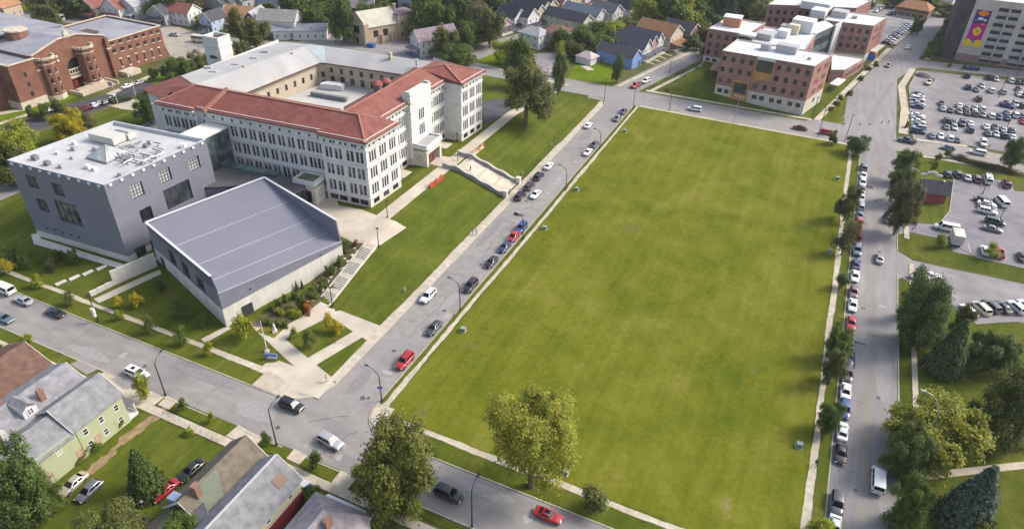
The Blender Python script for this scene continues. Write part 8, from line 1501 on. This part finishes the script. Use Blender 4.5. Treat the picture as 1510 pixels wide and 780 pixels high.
# ================================================================ lamps, poles, boxes, people
DKP = flat('lamp_dark', S(.022, .022, .025), .5); GALV = flat('galvanised', S(.34, .34, .35), .5, .4, .3); LENS = flat('lamp_lens', S(.65, .65, .6), .3)
def lamp(label, a, b, top, reach, ang, style='curve', M=None, group='street lamps', ground=None, cat='street lamp', z=None):
    p = gp(a, b) if ground is None else gp(a, b, ground); H = max(2.5, top_of(p.x, p.y, top)-p.z); t = thing('street_lamp', label, cat, tuple(p), ang, group); M = M or DKP; m_ = MB()
    m_.tube([(0, 0, -.1), (0, 0, .5)], [.20, .16], 8); o = m_.build('base', M); o.parent = t; m_ = MB()
    if style == 'curve':
        m_.tube([(0, 0, 0), (0, 0, H*.72)], [.12, .09], 8); o = m_.build('pole', M); o.parent = t; m_ = MB(); pts = [(reach*(1-math.cos(q))*1.0, 0, H*.72+H*.28*math.sin(q)) for q in [i*PI/2/7 for i in range(8)]]; m_.tube(pts, [.08]*4+[.06]*4, 7); o = m_.build('arm', M); o.parent = t; e = pts[-1]
    elif style == 'cobra':
        m_.tube([(0, 0, 0), (0, 0, H*.9)], [.13, .08], 8); o = m_.build('pole', M); o.parent = t; m_ = MB(); m_.tube([(0, 0, H*.88), (reach*.35, 0, H*.97), (reach, 0, H)], [.06, .05, .05], 7); o = m_.build('arm', M); o.parent = t; e = (reach, 0, H)
    else:
        m_.tube([(0, 0, 0), (0, 0, H)], [.11, .08], 8); o = m_.build('pole', M); o.parent = t; e = (0, 0, H)
        if style == 'twin':
            m_ = MB(); m_.box((0, 0, H), (2.6, .1, .1)); o = m_.build('arm', M); o.parent = t
            for s in (-1, 1): m_ = MB(); m_.box((s*1.2, 0, H), (.7, .35, .16)); o = m_.build('lamp_head', M); o.parent = t
            return t
    m_ = MB(); m_.loft([[(e[0]+x, y*w_, e[2]+z) for y, z in ((-1, 0), (-.8, .12), (.8, .12), (1, 0), (.7, -.06), (-.7, -.06))] for x, w_ in ((-.35, .1), (-.1, .19), (.3, .17), (.42, .07))]); o = m_.build('lamp_head', M); o.parent = t
    m_ = MB(); m_.box((e[0]+.08, 0, e[2]-.075), (.45, .22, .04)); o = m_.build('lens', LENS); o.parent = t
    return t
WL = 'street lamps along the side road'
lamp('curved arm lamp nearest the junction corner, with a blue sign', 563, 591, 545, 2.4, PI, group=WL); lamp('curved arm lamp beside the dark grey parked car', 678.5, 457, 414, 2.4, PI, group=WL); lamp('curved arm lamp behind the trio of parked cars', 771, 352, 317, 2.2, PI, group=WL); lamp('tall lamp halfway up the field, by the green box', 834, 281, 246, 2.2, PI, group=WL); lamp('lamp beside the upper white and dark cars', 884, 220, 192, 2.2, PI, group=WL)
FL = 'street lamps along the front road'
lamp('dark lamp with white head beside the white vehicle', 244, 582, 530, 2.2, PI/2+.2, 'cobra', group=FL); lamp('dark lamp by the black turning vehicle', 408, 656, 598, 2.2, PI/2-.1, 'cobra', group=FL); lamp('dark lamp at the bottom edge beside the black boxy vehicle', 696, 776, 716, 2.0, PI/2, 'cobra', group=FL); lamp('dark pole with white signal box on the far verge', 145, 474, 436, 0, 0, 'straight', group=FL)
p = gp(145, 474); b = MB(); b.box((p.x, p.y-.25, p.z+3.0), (.8, .5, 1.0)); b.box((p.x, p.y-.25, p.z+1.9), (.6, .45, .8)); tag(b.build('signal_box', flat('white_box', S(.6, .6, .58))), 'white boxes strapped to the dark pole on the far verge', 'box')
p = gp(563, 591); b = MB(); b.box((p.x, p.y-.15, p.z+3.4), (1.0, .05, .45), .4); b.box((p.x, p.y-.15, p.z+2.9), (.45, .05, .5), -.4); tag(b.build('street_sign', flat('sign_blue', S(.10, .16, .42))), 'small blue sign fixed to the junction lamp', 'sign')
ML = 'street lamps along the main road'
for a, b, t_, lb in ((1337, 330, 253, 'pale curved lamp rising through the leaning tree'), (1345, 505, 430, 'pale curved lamp in front of the big maple'), (1345, 684, 586, 'pale curved lamp inside the yellow green tree')): lamp(lb, a, b, t_, 3.2, PI, 'curve', GALV, ML, ground=0)
BLp = 'lamps along the back road'
for a, b, t_, st, lb in ((890, 155, 117, 'straight', 'dark lamp at the school side of the far crossing'), (933, 163, 131, 'straight', 'dark lamp at the field side of the far crossing'), (986.5, 164, 134, 'straight', 'lamp at the back edge of the field, left'), (1082, 182, 143, 'twin', 'twin headed lamp at the back edge of the field'), (1205.5, 203, 160, 'straight', 'tall lamp at the back edge near the red car'), (1197.5, 176, 144, 'straight', 'dark lamp at the corner of the hospital'), (987.5, 108, 92, 'straight', 'dark pole on the hill road verge'), (908, 100, 86, 'straight', 'dark pole across the hill road')): lamp(lb, a, b, t_, 0, 0, st, GALV if st == 'twin' else DKP, BLp, ground=0)
lamp('wooden utility pole beside the round corner tree', 1246, 208, 170, 0, 0, 'straight', flat('pole_wood', S(.06, .05, .045)), 'utility poles', ground=0, cat='utility pole')
CP_ = 'lamp posts in the car parks'
for a, b, t_, lb in ((1472, 144.5, 113, 'tall lamp post in the middle of the large car park'), (1484, 190, 158, 'lamp post in the near right of the large car park'), (1509, 118, 92, 'lamp post at the right edge of the large car park'), (1448.5, 286, 262, 'lamp post on the upper grass island'), (1474, 324, 311, 'lamp post beside the green minivan'), (1499, 112, 88, 'lamp post on the garage verge'), (1334, 190, 165, 'lamp post at the car park corner')): lamp(lb, a, b, t_, 0, 0, 'straight', DKP, CP_, ground=0)
for a, b, t_, lb in ((1328, 38, 22, 'pole near the pub'), (279, 85, 63, 'left dark pole in the armory yard'), (294, 78, 60, 'second dark pole in the armory yard'), (284, 40, 22, 'pole beside the long white house'), (752, 64, 38, 'white pole in the terrace street'), (632, 82, 62, 'white pole before the mauve roofed house'), (460, 58, 40, 'pole by the low white house')): lamp(lb, a, b, t_, 0, 0, 'straight', GALV, 'poles among the far houses', ground=0, cat='utility pole')
PL = 'path lamps by the school'
for a, b, t_, lb in ((571.5, 321, 296, 'path lamp at the near corner of the school lawn'), (558.5, 364, 337, 'path lamp at the top of the stairs'), (490.5, 452, 424, 'path lamp at the foot of the stairs'), (699, 137, 122, 'lamp at the school car park lawn'), (674, 209, 200, 'short lamp post by the far school corner')): lamp(lb, a, b, t_, 0, 0, 'straight', DKP, PL)
# flagpoles
def flagpole(label, a, b, top, flag):
    p = gp(a, b); H = top_of(p.x, p.y, top)-p.z; t = thing('flagpole', label, 'flagpole', tuple(p), 0, 'flagpoles'); b_ = MB(); b_.tube([(0, 0, 0), (0, 0, H)], [.11, .05], 8); b_.build('pole', flat('pole_white', S(.6, .6, .6))).parent = t; b_ = MB(); b_.tube([(0, 0, 0), (0, 0, .25)], .5, 12); b_.build('base', CONC).parent = t; b_ = MB(); b_.tube([(0, 0, H), (0, 0, H+.18)], [.12, .04], 8); b_.build('finial', flat('gilt', S(.5, .38, .1))).parent = t
    if flag == 'stripes':
        W_f, Hf = 2.2, 1.25; zb_ = H*.80
        fw = lambda x: .10*math.sin(x*3.2)
        def cloth(name, x0, x1, z0, z1, M, off=0.):
            m_ = MB(); n = 6
            for i in range(n):
                a_, b2 = x0+(x1-x0)*i/n, x0+(x1-x0)*(i+1)/n; m_.add([(-a_, fw(a_)-off, z0-a_*.12), (-b2, fw(b2)-off, z0-b2*.12), (-b2, fw(b2)-off, z1-b2*.12), (-a_, fw(a_)-off, z1-a_*.12), (-a_, fw(a_)+off+.01, z0-a_*.12), (-b2, fw(b2)+off+.01, z0-b2*.12), (-b2, fw(b2)+off+.01, z1-b2*.12), (-a_, fw(a_)+off+.01, z1-a_*.12)], [(0, 1, 2, 3), (7, 6, 5, 4), (3, 2, 6, 7), (0, 4, 5, 1)])
            m_.build(name, M).parent = t
        for i in range(7): cloth('stripe', .06, W_f, zb_+Hf*i/7, zb_+Hf*(i+1)/7, flat('flag_red', S(.40, .03, .05)) if i % 2 == 0 else flat('flag_white', S(.62, .6, .6)))
        cloth('canton', .06, W_f*.42, zb_+Hf*.45, zb_+Hf+.01, flat('flag_navy', S(.03, .04, .16)), .012)
        sm = MB(); sm.box((0, 0, 0), (.06, .05, .06)); sme = sm.mesh('star', flat('flag_white', S(.62, .6, .6)))
        for r_ in range(4):
            for c_ in range(5): x = .16+c_*.17; _lk('star', sme, t, (-x, fw(x)-.02, zb_+Hf*.53+r_*.15-x*.12))
    else:
        b_ = MB(); b_.box((.12, 0, H*.82), (.3, .25, 1.5)); b_.build('flag', flat('furled_dark', S(.05, .07, .09))).parent = t
    return t
flagpole('white flagpole with striped flag on the theatre lawn', 394, 518, 474, 'stripes'); flagpole('white flagpole with striped flag before the tank', 176, 160, 119, 'stripes'); flagpole('white flagpole with furled dark flag beside the tank', 203, 151, 105, 'furled')
# blue school sign, statue, red benches
p = gp(400.5, 529); sg = thing('school_sign', 'blue and white slanted sign on the lawn by the flagpole', 'sign', tuple(p), .35); b = MB(); b.box((0, 0, .75), (2.4, .35, 1.1)); b.build('sign_panel', flat('sign_blue', S(.10, .16, .42))).parent = sg; b = MB(); b.box((.25, -.185, .55), (1.7, .04, .5)); b.build('sign_face', flat('sign_white', S(.6, .6, .6))).parent = sg; b = MB(); b.box((0, 0, .12), (2.2, .5, .25)); b.build('base', CONC).parent = sg
p = gp(405.5, 489.5); st2 = thing('statue', 'small white stone statue on a plinth in the yellow bed', 'statue', tuple(p)); b = MB(); b.tube([(0, 0, 0), (0, 0, .5), (0, 0, .55)], [.7, .6, .5], 4); b.build('plinth', PALE).parent = st2; b = MB(); b.loft([[(r*math.cos(j*.785), r*.8*math.sin(j*.785), z) for j in range(8)] for r, z in ((.36, .5), (.33, 1.0), (.25, 1.35), (.30, 1.6), (.24, 1.8), (.10, 1.9), (.15, 2.0), (.15, 2.15), (.04, 2.26))]); b.build('figure', flat('white_marble', S(.62, .6, .57)), sharp=60).parent = st2
RDB = mat('red_board', S(.42, .07, .045), S(.50, .10, .07), scale=1.5, rough=.55)
def redwork(label, A, B, M, M2):
    A, B = gp(*A), gp(*B); d = B-A; L_ = Vector((d.x, d.y)).length; t = thing('lawn_sculpture', label, 'sculpture', tuple((A+B)/2), math.atan2(d.y, d.x), 'lettered boards on the school lawn'); n = 9
    for i in range(n):
        x = -L_/2+L_*(i+.5)/n; h = .95+.18*math.sin(i*1.9); b = MB(); b.box((x, .22*math.sin(i*.9), h/2+.1+(d.z/n)*(i-n/2)), (L_/n*.86, .30, h)); b.build('board', M if i % 3 else M2).parent = t
    b = MB(); b.box((0, 0, .06), (L_, .7, .14)); b.build('base', M2).parent = t
    return t
redwork('long red curved board on the lawn below the ramp', (633.5, 278), (653, 262.5), RDB, flat('red_dark', S(.34, .05, .04))); redwork('long pale and red curved board on the lawn above the ramp', (697, 230), (713, 217), flat('salmon', S(.52, .22, .15)), flat('cream_board', S(.56, .5, .38)))
# grand ramp with waving parapets
A_r, B_r = gp(664, 239), gp(757, 277, .15)
rp = thing('grand_stair', 'broad pale stepped ramp with two waving parapets climbing to the school', 'stair', (-76, 154, 2))
y0r, y1r = 149.6, 158.2
for i in range(4):
    xa, xb_ = -68.2-(i)*4.6, -68.2-(i+1)*4.6; za, zb_ = hgt(xa, 154)+.3, hgt(xb_, 154)+.3; b = MB()
    b.prism([(xb_+.02, y0r), (xa-.02, y0r), (xa-.02, y1r), (xb_+.02, y1r)], -.1, [zb_, za, za, zb_]); b.build('landing', PAVE, rp)
    for k in range(2): b = MB(); b.prism([(xb_+.05+k*.35, y0r), (xb_+.33+k*.35, y0r), (xb_+.33+k*.35, y1r), (xb_+.05+k*.35, y1r)], 0, zb_+.14-k*.09); b.build('step', PAVE, rp)
for y in (y0r, y1r):
    b = MB(); n = 48; R_ = []
    for i in range(n+1):
        x = -67.9-19.0*i/n; g_ = hgt(x, y)+.1; top_ = g_+1.15+.16*math.cos(i/n*4*2*PI); R_.append([(x, y-.28, g_-.6), (x, y-.28, top_), (x, y+.28, top_), (x, y+.28, g_-.6)])
    b.loft(R_); b.build('parapet', mat('weathered_parapet', S(.25, .245, .235), S(.33, .32, .305), scale=.7, detail=8, rough=.9, c3=S(.2, .195, .195), scale3=.2, amt3=.6), rp, sharp=30)
    b = MB(); C_ = []
    for i in range(n+1):
        x = -67.9-19.0*i/n; top_ = hgt(x, y)+.1+1.15+.16*math.cos(i/n*4*2*PI); C_.append([(x, y-.4, top_), (x, y-.4, top_+.16), (x, y+.4, top_+.16), (x, y+.4, top_)])
    b.loft(C_); b.build('coping', flat('pale_cope', S(.36, .35, .32)), rp, sharp=30)
    b = MB(); b.box((-67.9, y, .9), (1.0, 1.0, 2.0)); b.box((-67.9, y, 1.95), (1.25, 1.25, .18)); b.build('end_post', PALE, rp)
# long stair beside the theatre
sr = thing('long_stair', 'long stair of four flights climbing beside the theatre garden', 'stair', (-81.8, 99, 2)); nf = 4; yS, yE = 90.0, 108.0
STP = mat('step_concrete', S(.42, .38, .32), S(.50, .46, .39), scale=1, rough=.9)
for f_ in range(nf):
    ys = yS+(yE-yS)*f_/nf; per = (yE-yS)/nf; zs_, ze_ = 4.5*f_/nf, 4.5*(f_+1)/nf; ns = 8; run = per*.66/ns
    for k in range(ns):
        x0 = -83.4-.02*f_; b = MB(); b.prism([(x0, ys+k*run), (x0+2.7, ys+k*run), (x0+2.7, ys+(k+1)*run), (x0, ys+(k+1)*run)], zs_-.5, zs_+(ze_-zs_)*(k+1)/ns+.16); b.build('step', STP, sr)
        b = MB(); b.box((x0+1.35, ys+k*run+.02, zs_+(ze_-zs_)*(k+.45)/ns+.13), (2.66, .05, .10)); b.build('riser', flat('riser_dark', S(.10, .09, .085)), sr)
    b = MB(); b.prism([(-83.4, ys+ns*run), (-80.7, ys+ns*run), (-80.7, ys+per), (-83.4, ys+per)], zs_-.5, ze_+.16); b.build('landing', PAVE, sr)
for x in (-83.55, -80.55):
    b = MB(); strip(b, (x, yS-.3, .1), (x, yE, 4.55), .3, .32); b.build('side_kerb', PALE, sr)
# boulders in the garden
rb3 = random.Random(9); bs = bmesh.new(); bmesh.ops.create_icosphere(bs, subdivisions=1, radius=1); 
for v in bs.verts: v.co *= rb3.uniform(.75, 1.15)
bme = bpy.data.meshes.new('boulder'); bs.to_mesh(bme); bs.free(); bme.materials.append(mat('pale_boulder', S(.40, .34, .26), S(.52, .46, .38), scale=2, rough=.95, rand=.2))
for i, (a, b) in enumerate(((450, 366), (519, 377), (527, 371), (508, 382), (501, 389), (493, 401), (488, 409), (496, 395), (513, 386), (483, 415), (470, 422), (462, 443), (458, 434), (475, 428), (466, 437), (523, 366), (505, 397), (454, 446))[1:]): p = gp(a, b); o = link('boulder', bme, None, tuple(p)); s = rb3.uniform(.4, .8); o.scale = (s, s*.8, s*.6); o.rotation_euler = (0, 0, rb3.uniform(0, 6)); tag(o, 'pale boulder in the planted bank, '+ORD[i]+' of those listed down beside the long stair', 'boulder', 'boulders in the garden beside the stair')
# green boxes in the field, hydrants, markers
bxm = MB(); bxm.box((0, 0, .38), (.95, .85, .75)); bx_me = bxm.mesh('cabinet', mat('cabinet_green', S(.10, .19, .15), S(.15, .25, .20), scale=2, rough=.6)); lidm = MB(); lidm.box((0, 0, .80), (1.02, .92, .10)); lid_me = lidm.mesh('lid', mat('cabinet_lid', S(.18, .23, .20), S(.25, .29, .26), scale=2)); padm = MB(); padm.box((0, 0, .03), (1.2, 1.1, .08)); pad_me = padm.mesh('pad', CONC)
for a, b, lb in ((683, 488, 'green utility cabinet beside the dark grey parked car'), (850.5, 281, 'green utility cabinet by the tall lamp halfway up the field'), (921, 195, 'green utility cabinet at the far left of the field'), (803, 338, 'pale utility cabinet near the trio of parked cars'), (1234.5, 265, 'pale utility cabinet at the far right of the field'), (1222, 373, 'pale utility cabinet at the right field edge by the brown tree'), (1178, 658, 'green utility cabinet at the right field edge in the foreground'), (833, 698, 'grey utility cabinet at the bottom of the field by the yellow tree')):
    t = thing('utility_cabinet', lb, 'utility cabinet', tuple(gp(a, b)), .1, 'utility cabinets round the field'); _lk('pad', pad_me, t, (0, 0, -.02)); _lk('cabinet', bx_me, t, (0, 0, .05)); _lk('lid', lid_me, t, (0, 0, .05))
hy = MB(); hy.tube([(0, 0, 0), (0, 0, .1), (0, 0, .55), (0, 0, .7), (0, 0, .8)], [.2, .14, .14, .16, .05], 8); hy.tube([(-.22, 0, .5), (.22, 0, .5)], .07, 6); hy_me = hy.mesh('hydrant', flat('hydrant_red', S(.28, .03, .03)))
for a, b, lb in ((670, 467, 'dark red hydrant beside the curved lamp'), (837, 278, 'dark red hydrant next to the tall lamp')): o = link('fire_hydrant', hy_me, None, tuple(gp(a, b))); tag(o, lb, 'hydrant', 'hydrants on the field verge')
for a, b, lb in ((597, 430, 'white marker post on the lower school lawn'), (770.5, 258, 'white marker post above the ramp, near'), (813, 215, 'white marker post above the ramp, far')): m_ = MB(); m_.box((0, 0, .55), (.35, .1, 1.1)); o = m_.build('marker_post', flat('marker_white', S(.62, .6, .58))); o.location = gp(a, b); tag(o, lb, 'marker post', 'marker posts on the school lawn')
p = gp(568, 86, 0); b = MB(); b.box((0, 0, .75), (3, 2, 1.5)); b.box((0, 0, 1.52), (3.1, 2.1, .1)); o = b.build('skip', flat('skip_blue', S(.03, .12, .30))); o.location = gp(548, 70, 0); tag(o, 'blue rubbish skip beside the church', 'skip')
b = MB(); b.box((0, 0, .5), (1.0, .7, 1.0)); b.box((0, 0, 1.03), (1.05, .75, .1)); bm_ = b.mesh('wheelie_bin', flat('bin_blue', S(.02, .06, .10)))
for a, b, lb in ((234, 706, 'dark blue bin beside the spruce on the back lawn'), (457, 722, 'blue bin beside the maroon wall')): o = link('wheelie_bin', bm_, None, tuple(gp(a, b, 0))); tag(o, lb, 'bin', 'bins behind the near houses')
b = MB(); b.box((0, 0, 1.1), (2.6, 2.2, 2.2)); o = b.build('blue_booth', flat('booth_blue', S(.03, .14, .55))); o.location = gp(1283, 88, 0); tag(o, 'bright blue tarpaulin booth beside the hospital annex', 'booth')
# road works barrels
bb = MB(); bb.tube([(0, 0, 0), (0, 0, .08), (0, 0, .1), (0, 0, .85)], [.3, .3, .22, .16], 10); bme2 = bb.mesh('barrel', flat('barrel_orange', S(.40, .15, .05)))
for i, (a, b) in enumerate(((1268, 184.5), (1283, 185), (1300, 182), (1310.5, 181), (1245, 184), (1456, 215), (1459, 217), (1482, 218), (1487, 219))): o = link('traffic_barrel', bme2, None, tuple(gp(a, b, 0))); tag(o, ('first orange traffic barrel right of the pole at the crossing', 'second orange traffic barrel from the pole at the crossing', 'third orange traffic barrel from the pole at the crossing', 'orange traffic barrel farthest right on the crossing', 'orange traffic barrel left of the pole by the red car')[i] if i < 5 else ORD[i-5]+' orange barrel from the left at the edge of the large car park', 'traffic barrel', 'traffic barrels at the crossing' if i < 5 else 'traffic barrels at the car park')
# ---------------------------------------------------------------- people
SKIN = flat('skin', S(.36, .22, .15), .6); HAIR = flat('hair', S(.03, .02, .015), .8)
def person(label, a, b, ang, top_c, leg_c, stride=.2, z=None, bag=None, extra=''):
    p = gp(a, b) if z is None else gp(a, b, z); t = thing('person', label, 'person', (p.x, p.y, p.z), ang, 'people walking')
    J = {'pel': (0, 0, .95), 'wai': (.01, 0, 1.12), 'che': (.03, 0, 1.34), 'nek': (.03, 0, 1.49), 'hea': (.05, 0, 1.60), 'top': (.045, 0, 1.73), 'lh': (0, .10, .90), 'rh': (0, -.10, .90), 'lk': (stride*.6, .10, .50), 'rk': (-stride*.3, -.10, .50), 'la': (stride, .10, .09), 'ra': (-stride*1.3, -.10, .13), 'lt': (stride+.2, .11, .04), 'rt': (-stride*1.3+.19, -.11, .04), 'ls': (.02, .20, 1.40), 'rs': (.02, -.20, 1.40), 'le': (-.10-stride*.2, .25, 1.12), 're': (.12+stride*.1, -.25, 1.13), 'lw': (-.02-stride*.5, .26, .88), 'rw': (.26, -.24, .94)}
    Rr = {'pel': .15, 'wai': .135, 'che': .155, 'nek': .06, 'hea': .098, 'top': .07, 'lh': .095, 'rh': .095, 'lk': .062, 'rk': .062, 'la': .045, 'ra': .045, 'lt': .04, 'rt': .04, 'ls': .065, 'rs': .065, 'le': .045, 're': .045, 'lw': .032, 'rw': .032}
    E_ = [('pel', 'wai'), ('wai', 'che'), ('che', 'nek'), ('nek', 'hea'), ('hea', 'top'), ('pel', 'lh'), ('pel', 'rh'), ('lh', 'lk'), ('lk', 'la'), ('la', 'lt'), ('rh', 'rk'), ('rk', 'ra'), ('ra', 'rt'), ('che', 'ls'), ('ls', 'le'), ('le', 'lw'), ('che', 'rs'), ('rs', 're'), ('re', 'rw')]
    for s, w_, el in (('l', 'lw', 'le'), ('r', 'rw', 're')):
        d = (Vector(J[w_])-Vector(J[el])).normalized(); pw = Vector(J[w_])+d*.08; J[s+'p'] = tuple(pw); Rr[s+'p'] = .03; E_.append((w_, s+'p'))
        for i, (off, ln) in enumerate(((-.03, .07), (-.01, .085), (.01, .08), (.03, .06))):
            f1 = pw+Vector((off, 0, 0))+d*ln*.5; f2 = f1+d*ln*.5+Vector((.02, 0, 0)); J[f'{s}f{i}a'] = tuple(f1); J[f'{s}f{i}b'] = tuple(f2); Rr[f'{s}f{i}a'] = .009; Rr[f'{s}f{i}b'] = .008; E_ += [(s+'p', f'{s}f{i}a'), (f'{s}f{i}a', f'{s}f{i}b')]
        th_ = Vector(J[w_])+d*.05+Vector((.05, 0, 0)); J[s+'th'] = tuple(th_); Rr[s+'th'] = .010; E_.append((w_, s+'th'))
    ks = list(J); me = bpy.data.meshes.new('body'); me.from_pydata([J[k] for k in ks], [(ks.index(x), ks.index(y)) for x, y in E_], []); o = bpy.data.objects.new('body', me); COL.objects.link(o)
    o.modifiers.new('skin', 'SKIN'); sv = me.skin_vertices[0].data
    for i, k in enumerate(ks): sv[i].radius = (Rr[k], Rr[k]); sv[i].use_root = k == 'pel'
    o.modifiers.new('sub', 'SUBSURF').levels = 1
    dg = bpy.context.evaluated_depsgraph_get(); nm = bpy.data.meshes.new_from_object(o.evaluated_get(dg)); nm.name = 'body'
    TC_, LC_ = flat('cloth_'+str(top_c), top_c, .9), flat('cloth_'+str(leg_c), leg_c, .9); nm.materials.clear()
    for q in (SKIN, TC_, LC_, BLK): nm.materials.append(q)
    for f in nm.polygons:
        c = f.center; arm = abs(c.y) > .2
        f.material_index = 3 if c.z < .10 else 1 if (c.z > .98 and c.z < 1.47 and not (arm and c.z < .98)) else 0 if (c.z >= 1.47 or (arm and c.z > .6)) else 2
        f.use_smooth = True
    o.modifiers.clear(); o.data = nm; o.parent = t
    hb_ = bmesh.new(); bmesh.ops.create_icosphere(hb_, subdivisions=2, radius=.125)
    for v in hb_.verts: v.co = Vector((v.co.x*.98+.03, v.co.y*.9, v.co.z*.95+1.67)); v.co.z = max(v.co.z, 1.60 if v.co.x < .04 else 1.69)
    hm = bpy.data.meshes.new('hair'); hb_.to_mesh(hm); hb_.free(); hm.materials.append(HAIR); x = bpy.data.objects.new('hair', hm); COL.objects.link(x); x.parent = t
    b_ = MB(); b_.add([(.135, 0, 1.63), (.14, .018, 1.595), (.14, -.018, 1.595), (.165, 0, 1.60)], [(0, 1, 3), (0, 3, 2), (1, 2, 3), (0, 2, 1)]); x = b_.build('nose', SKIN); x.parent = t
    for s in (-1, 1): b_ = MB(); b_.box((.138, s*.035, 1.645), (.012, .02, .012)); x = b_.build('eye', BLK); x.parent = t
    if bag: b_ = MB(); b_.box((-.16, 0, 1.25), (.16, .28, .42)); x = b_.build('backpack', flat('bag_'+str(bag), bag, .8)); x.parent = t
    return t
person('person in dark red jacket walking on the lower plaza', 493, 506.5, .4, S(.16, .02, .025), S(.05, .02, .025), .24)
person('person in orange top walking at the plaza corner', 482, 563, -2.4, S(.45, .14, .05), S(.5, .48, .45), .2)
person('person in dark clothes climbing the grand ramp', 693.5, 253, 3.0, S(.05, .055, .05), S(.05, .05, .055), .2, bag=S(.03, .03, .03))
person('person in pale top at the foot of the grand ramp', 751, 287, -1.2, S(.45, .47, .5), S(.06, .07, .12), .15)
person('person in blue jeans beside the footway on the school lawn edge', 697, 345.5, 1.2, S(.3, .32, .38), S(.08, .1, .2), .2); person('person in white shirt walking with a companion on the school footway', 702.5, 346.5, 1.2, S(.55, .55, .58), S(.12, .15, .25), .2)
person('person in black jogging on the right field footway', 1202, 687, -1.7, S(.025, .025, .028), S(.02, .02, .022), .3)
person('person at the upper end of the grand ramp by the parapet', 675, 237.5, .5, S(.10, .10, .11), S(.05, .05, .06), .1)
person('person standing beside the pale red board on the lawn', 694, 238, .6, S(.40, .42, .45), S(.08, .08, .1), .05)
person('person in black and white clothes in the back lawn beside the red car', 211, 747, 2.0, S(.55, .55, .56), S(.03, .03, .035), .1, z=.05)
# vacant lot fence
fn = thing('mesh_fence', 'low wire fence along the vacant lot beside the footway', 'fence', tuple(gp(280, 625, 0)))
a_, e_ = gp(242, 612, 0), gp(322, 652, 0)
for i in range(11): p = a_.lerp(e_, i/10); b = MB(); b.tube([(p.x, p.y, 0), (p.x, p.y, 1.1)], .04, 5); b.build('post', GALV, fn)
for z in (.15, .6, 1.08): b = MB(); b.tube([(a_.x, a_.y, z), (e_.x, e_.y, z)], .018, 4); b.build('rail', GALV, fn)
# ================================================================ the air
hv = bpy.data.materials.new('haze_air'); hv.use_nodes = True; hv.node_tree.nodes.clear(); ho = hv.node_tree.nodes.new('ShaderNodeOutputMaterial'); pv = hv.node_tree.nodes.new('ShaderNodeVolumePrincipled'); pv.inputs['Density'].default_value = .00009; pv.inputs['Color'].default_value = (.93, .95, 1, 1); pv.inputs['Anisotropy'].default_value = .2
hv.node_tree.links.new(pv.outputs[0], ho.inputs['Volume']); b = MB(); b.box((-60, 300, 46), (1500, 1100, 96)); struct(b.build('haze', hv), 'stuff')
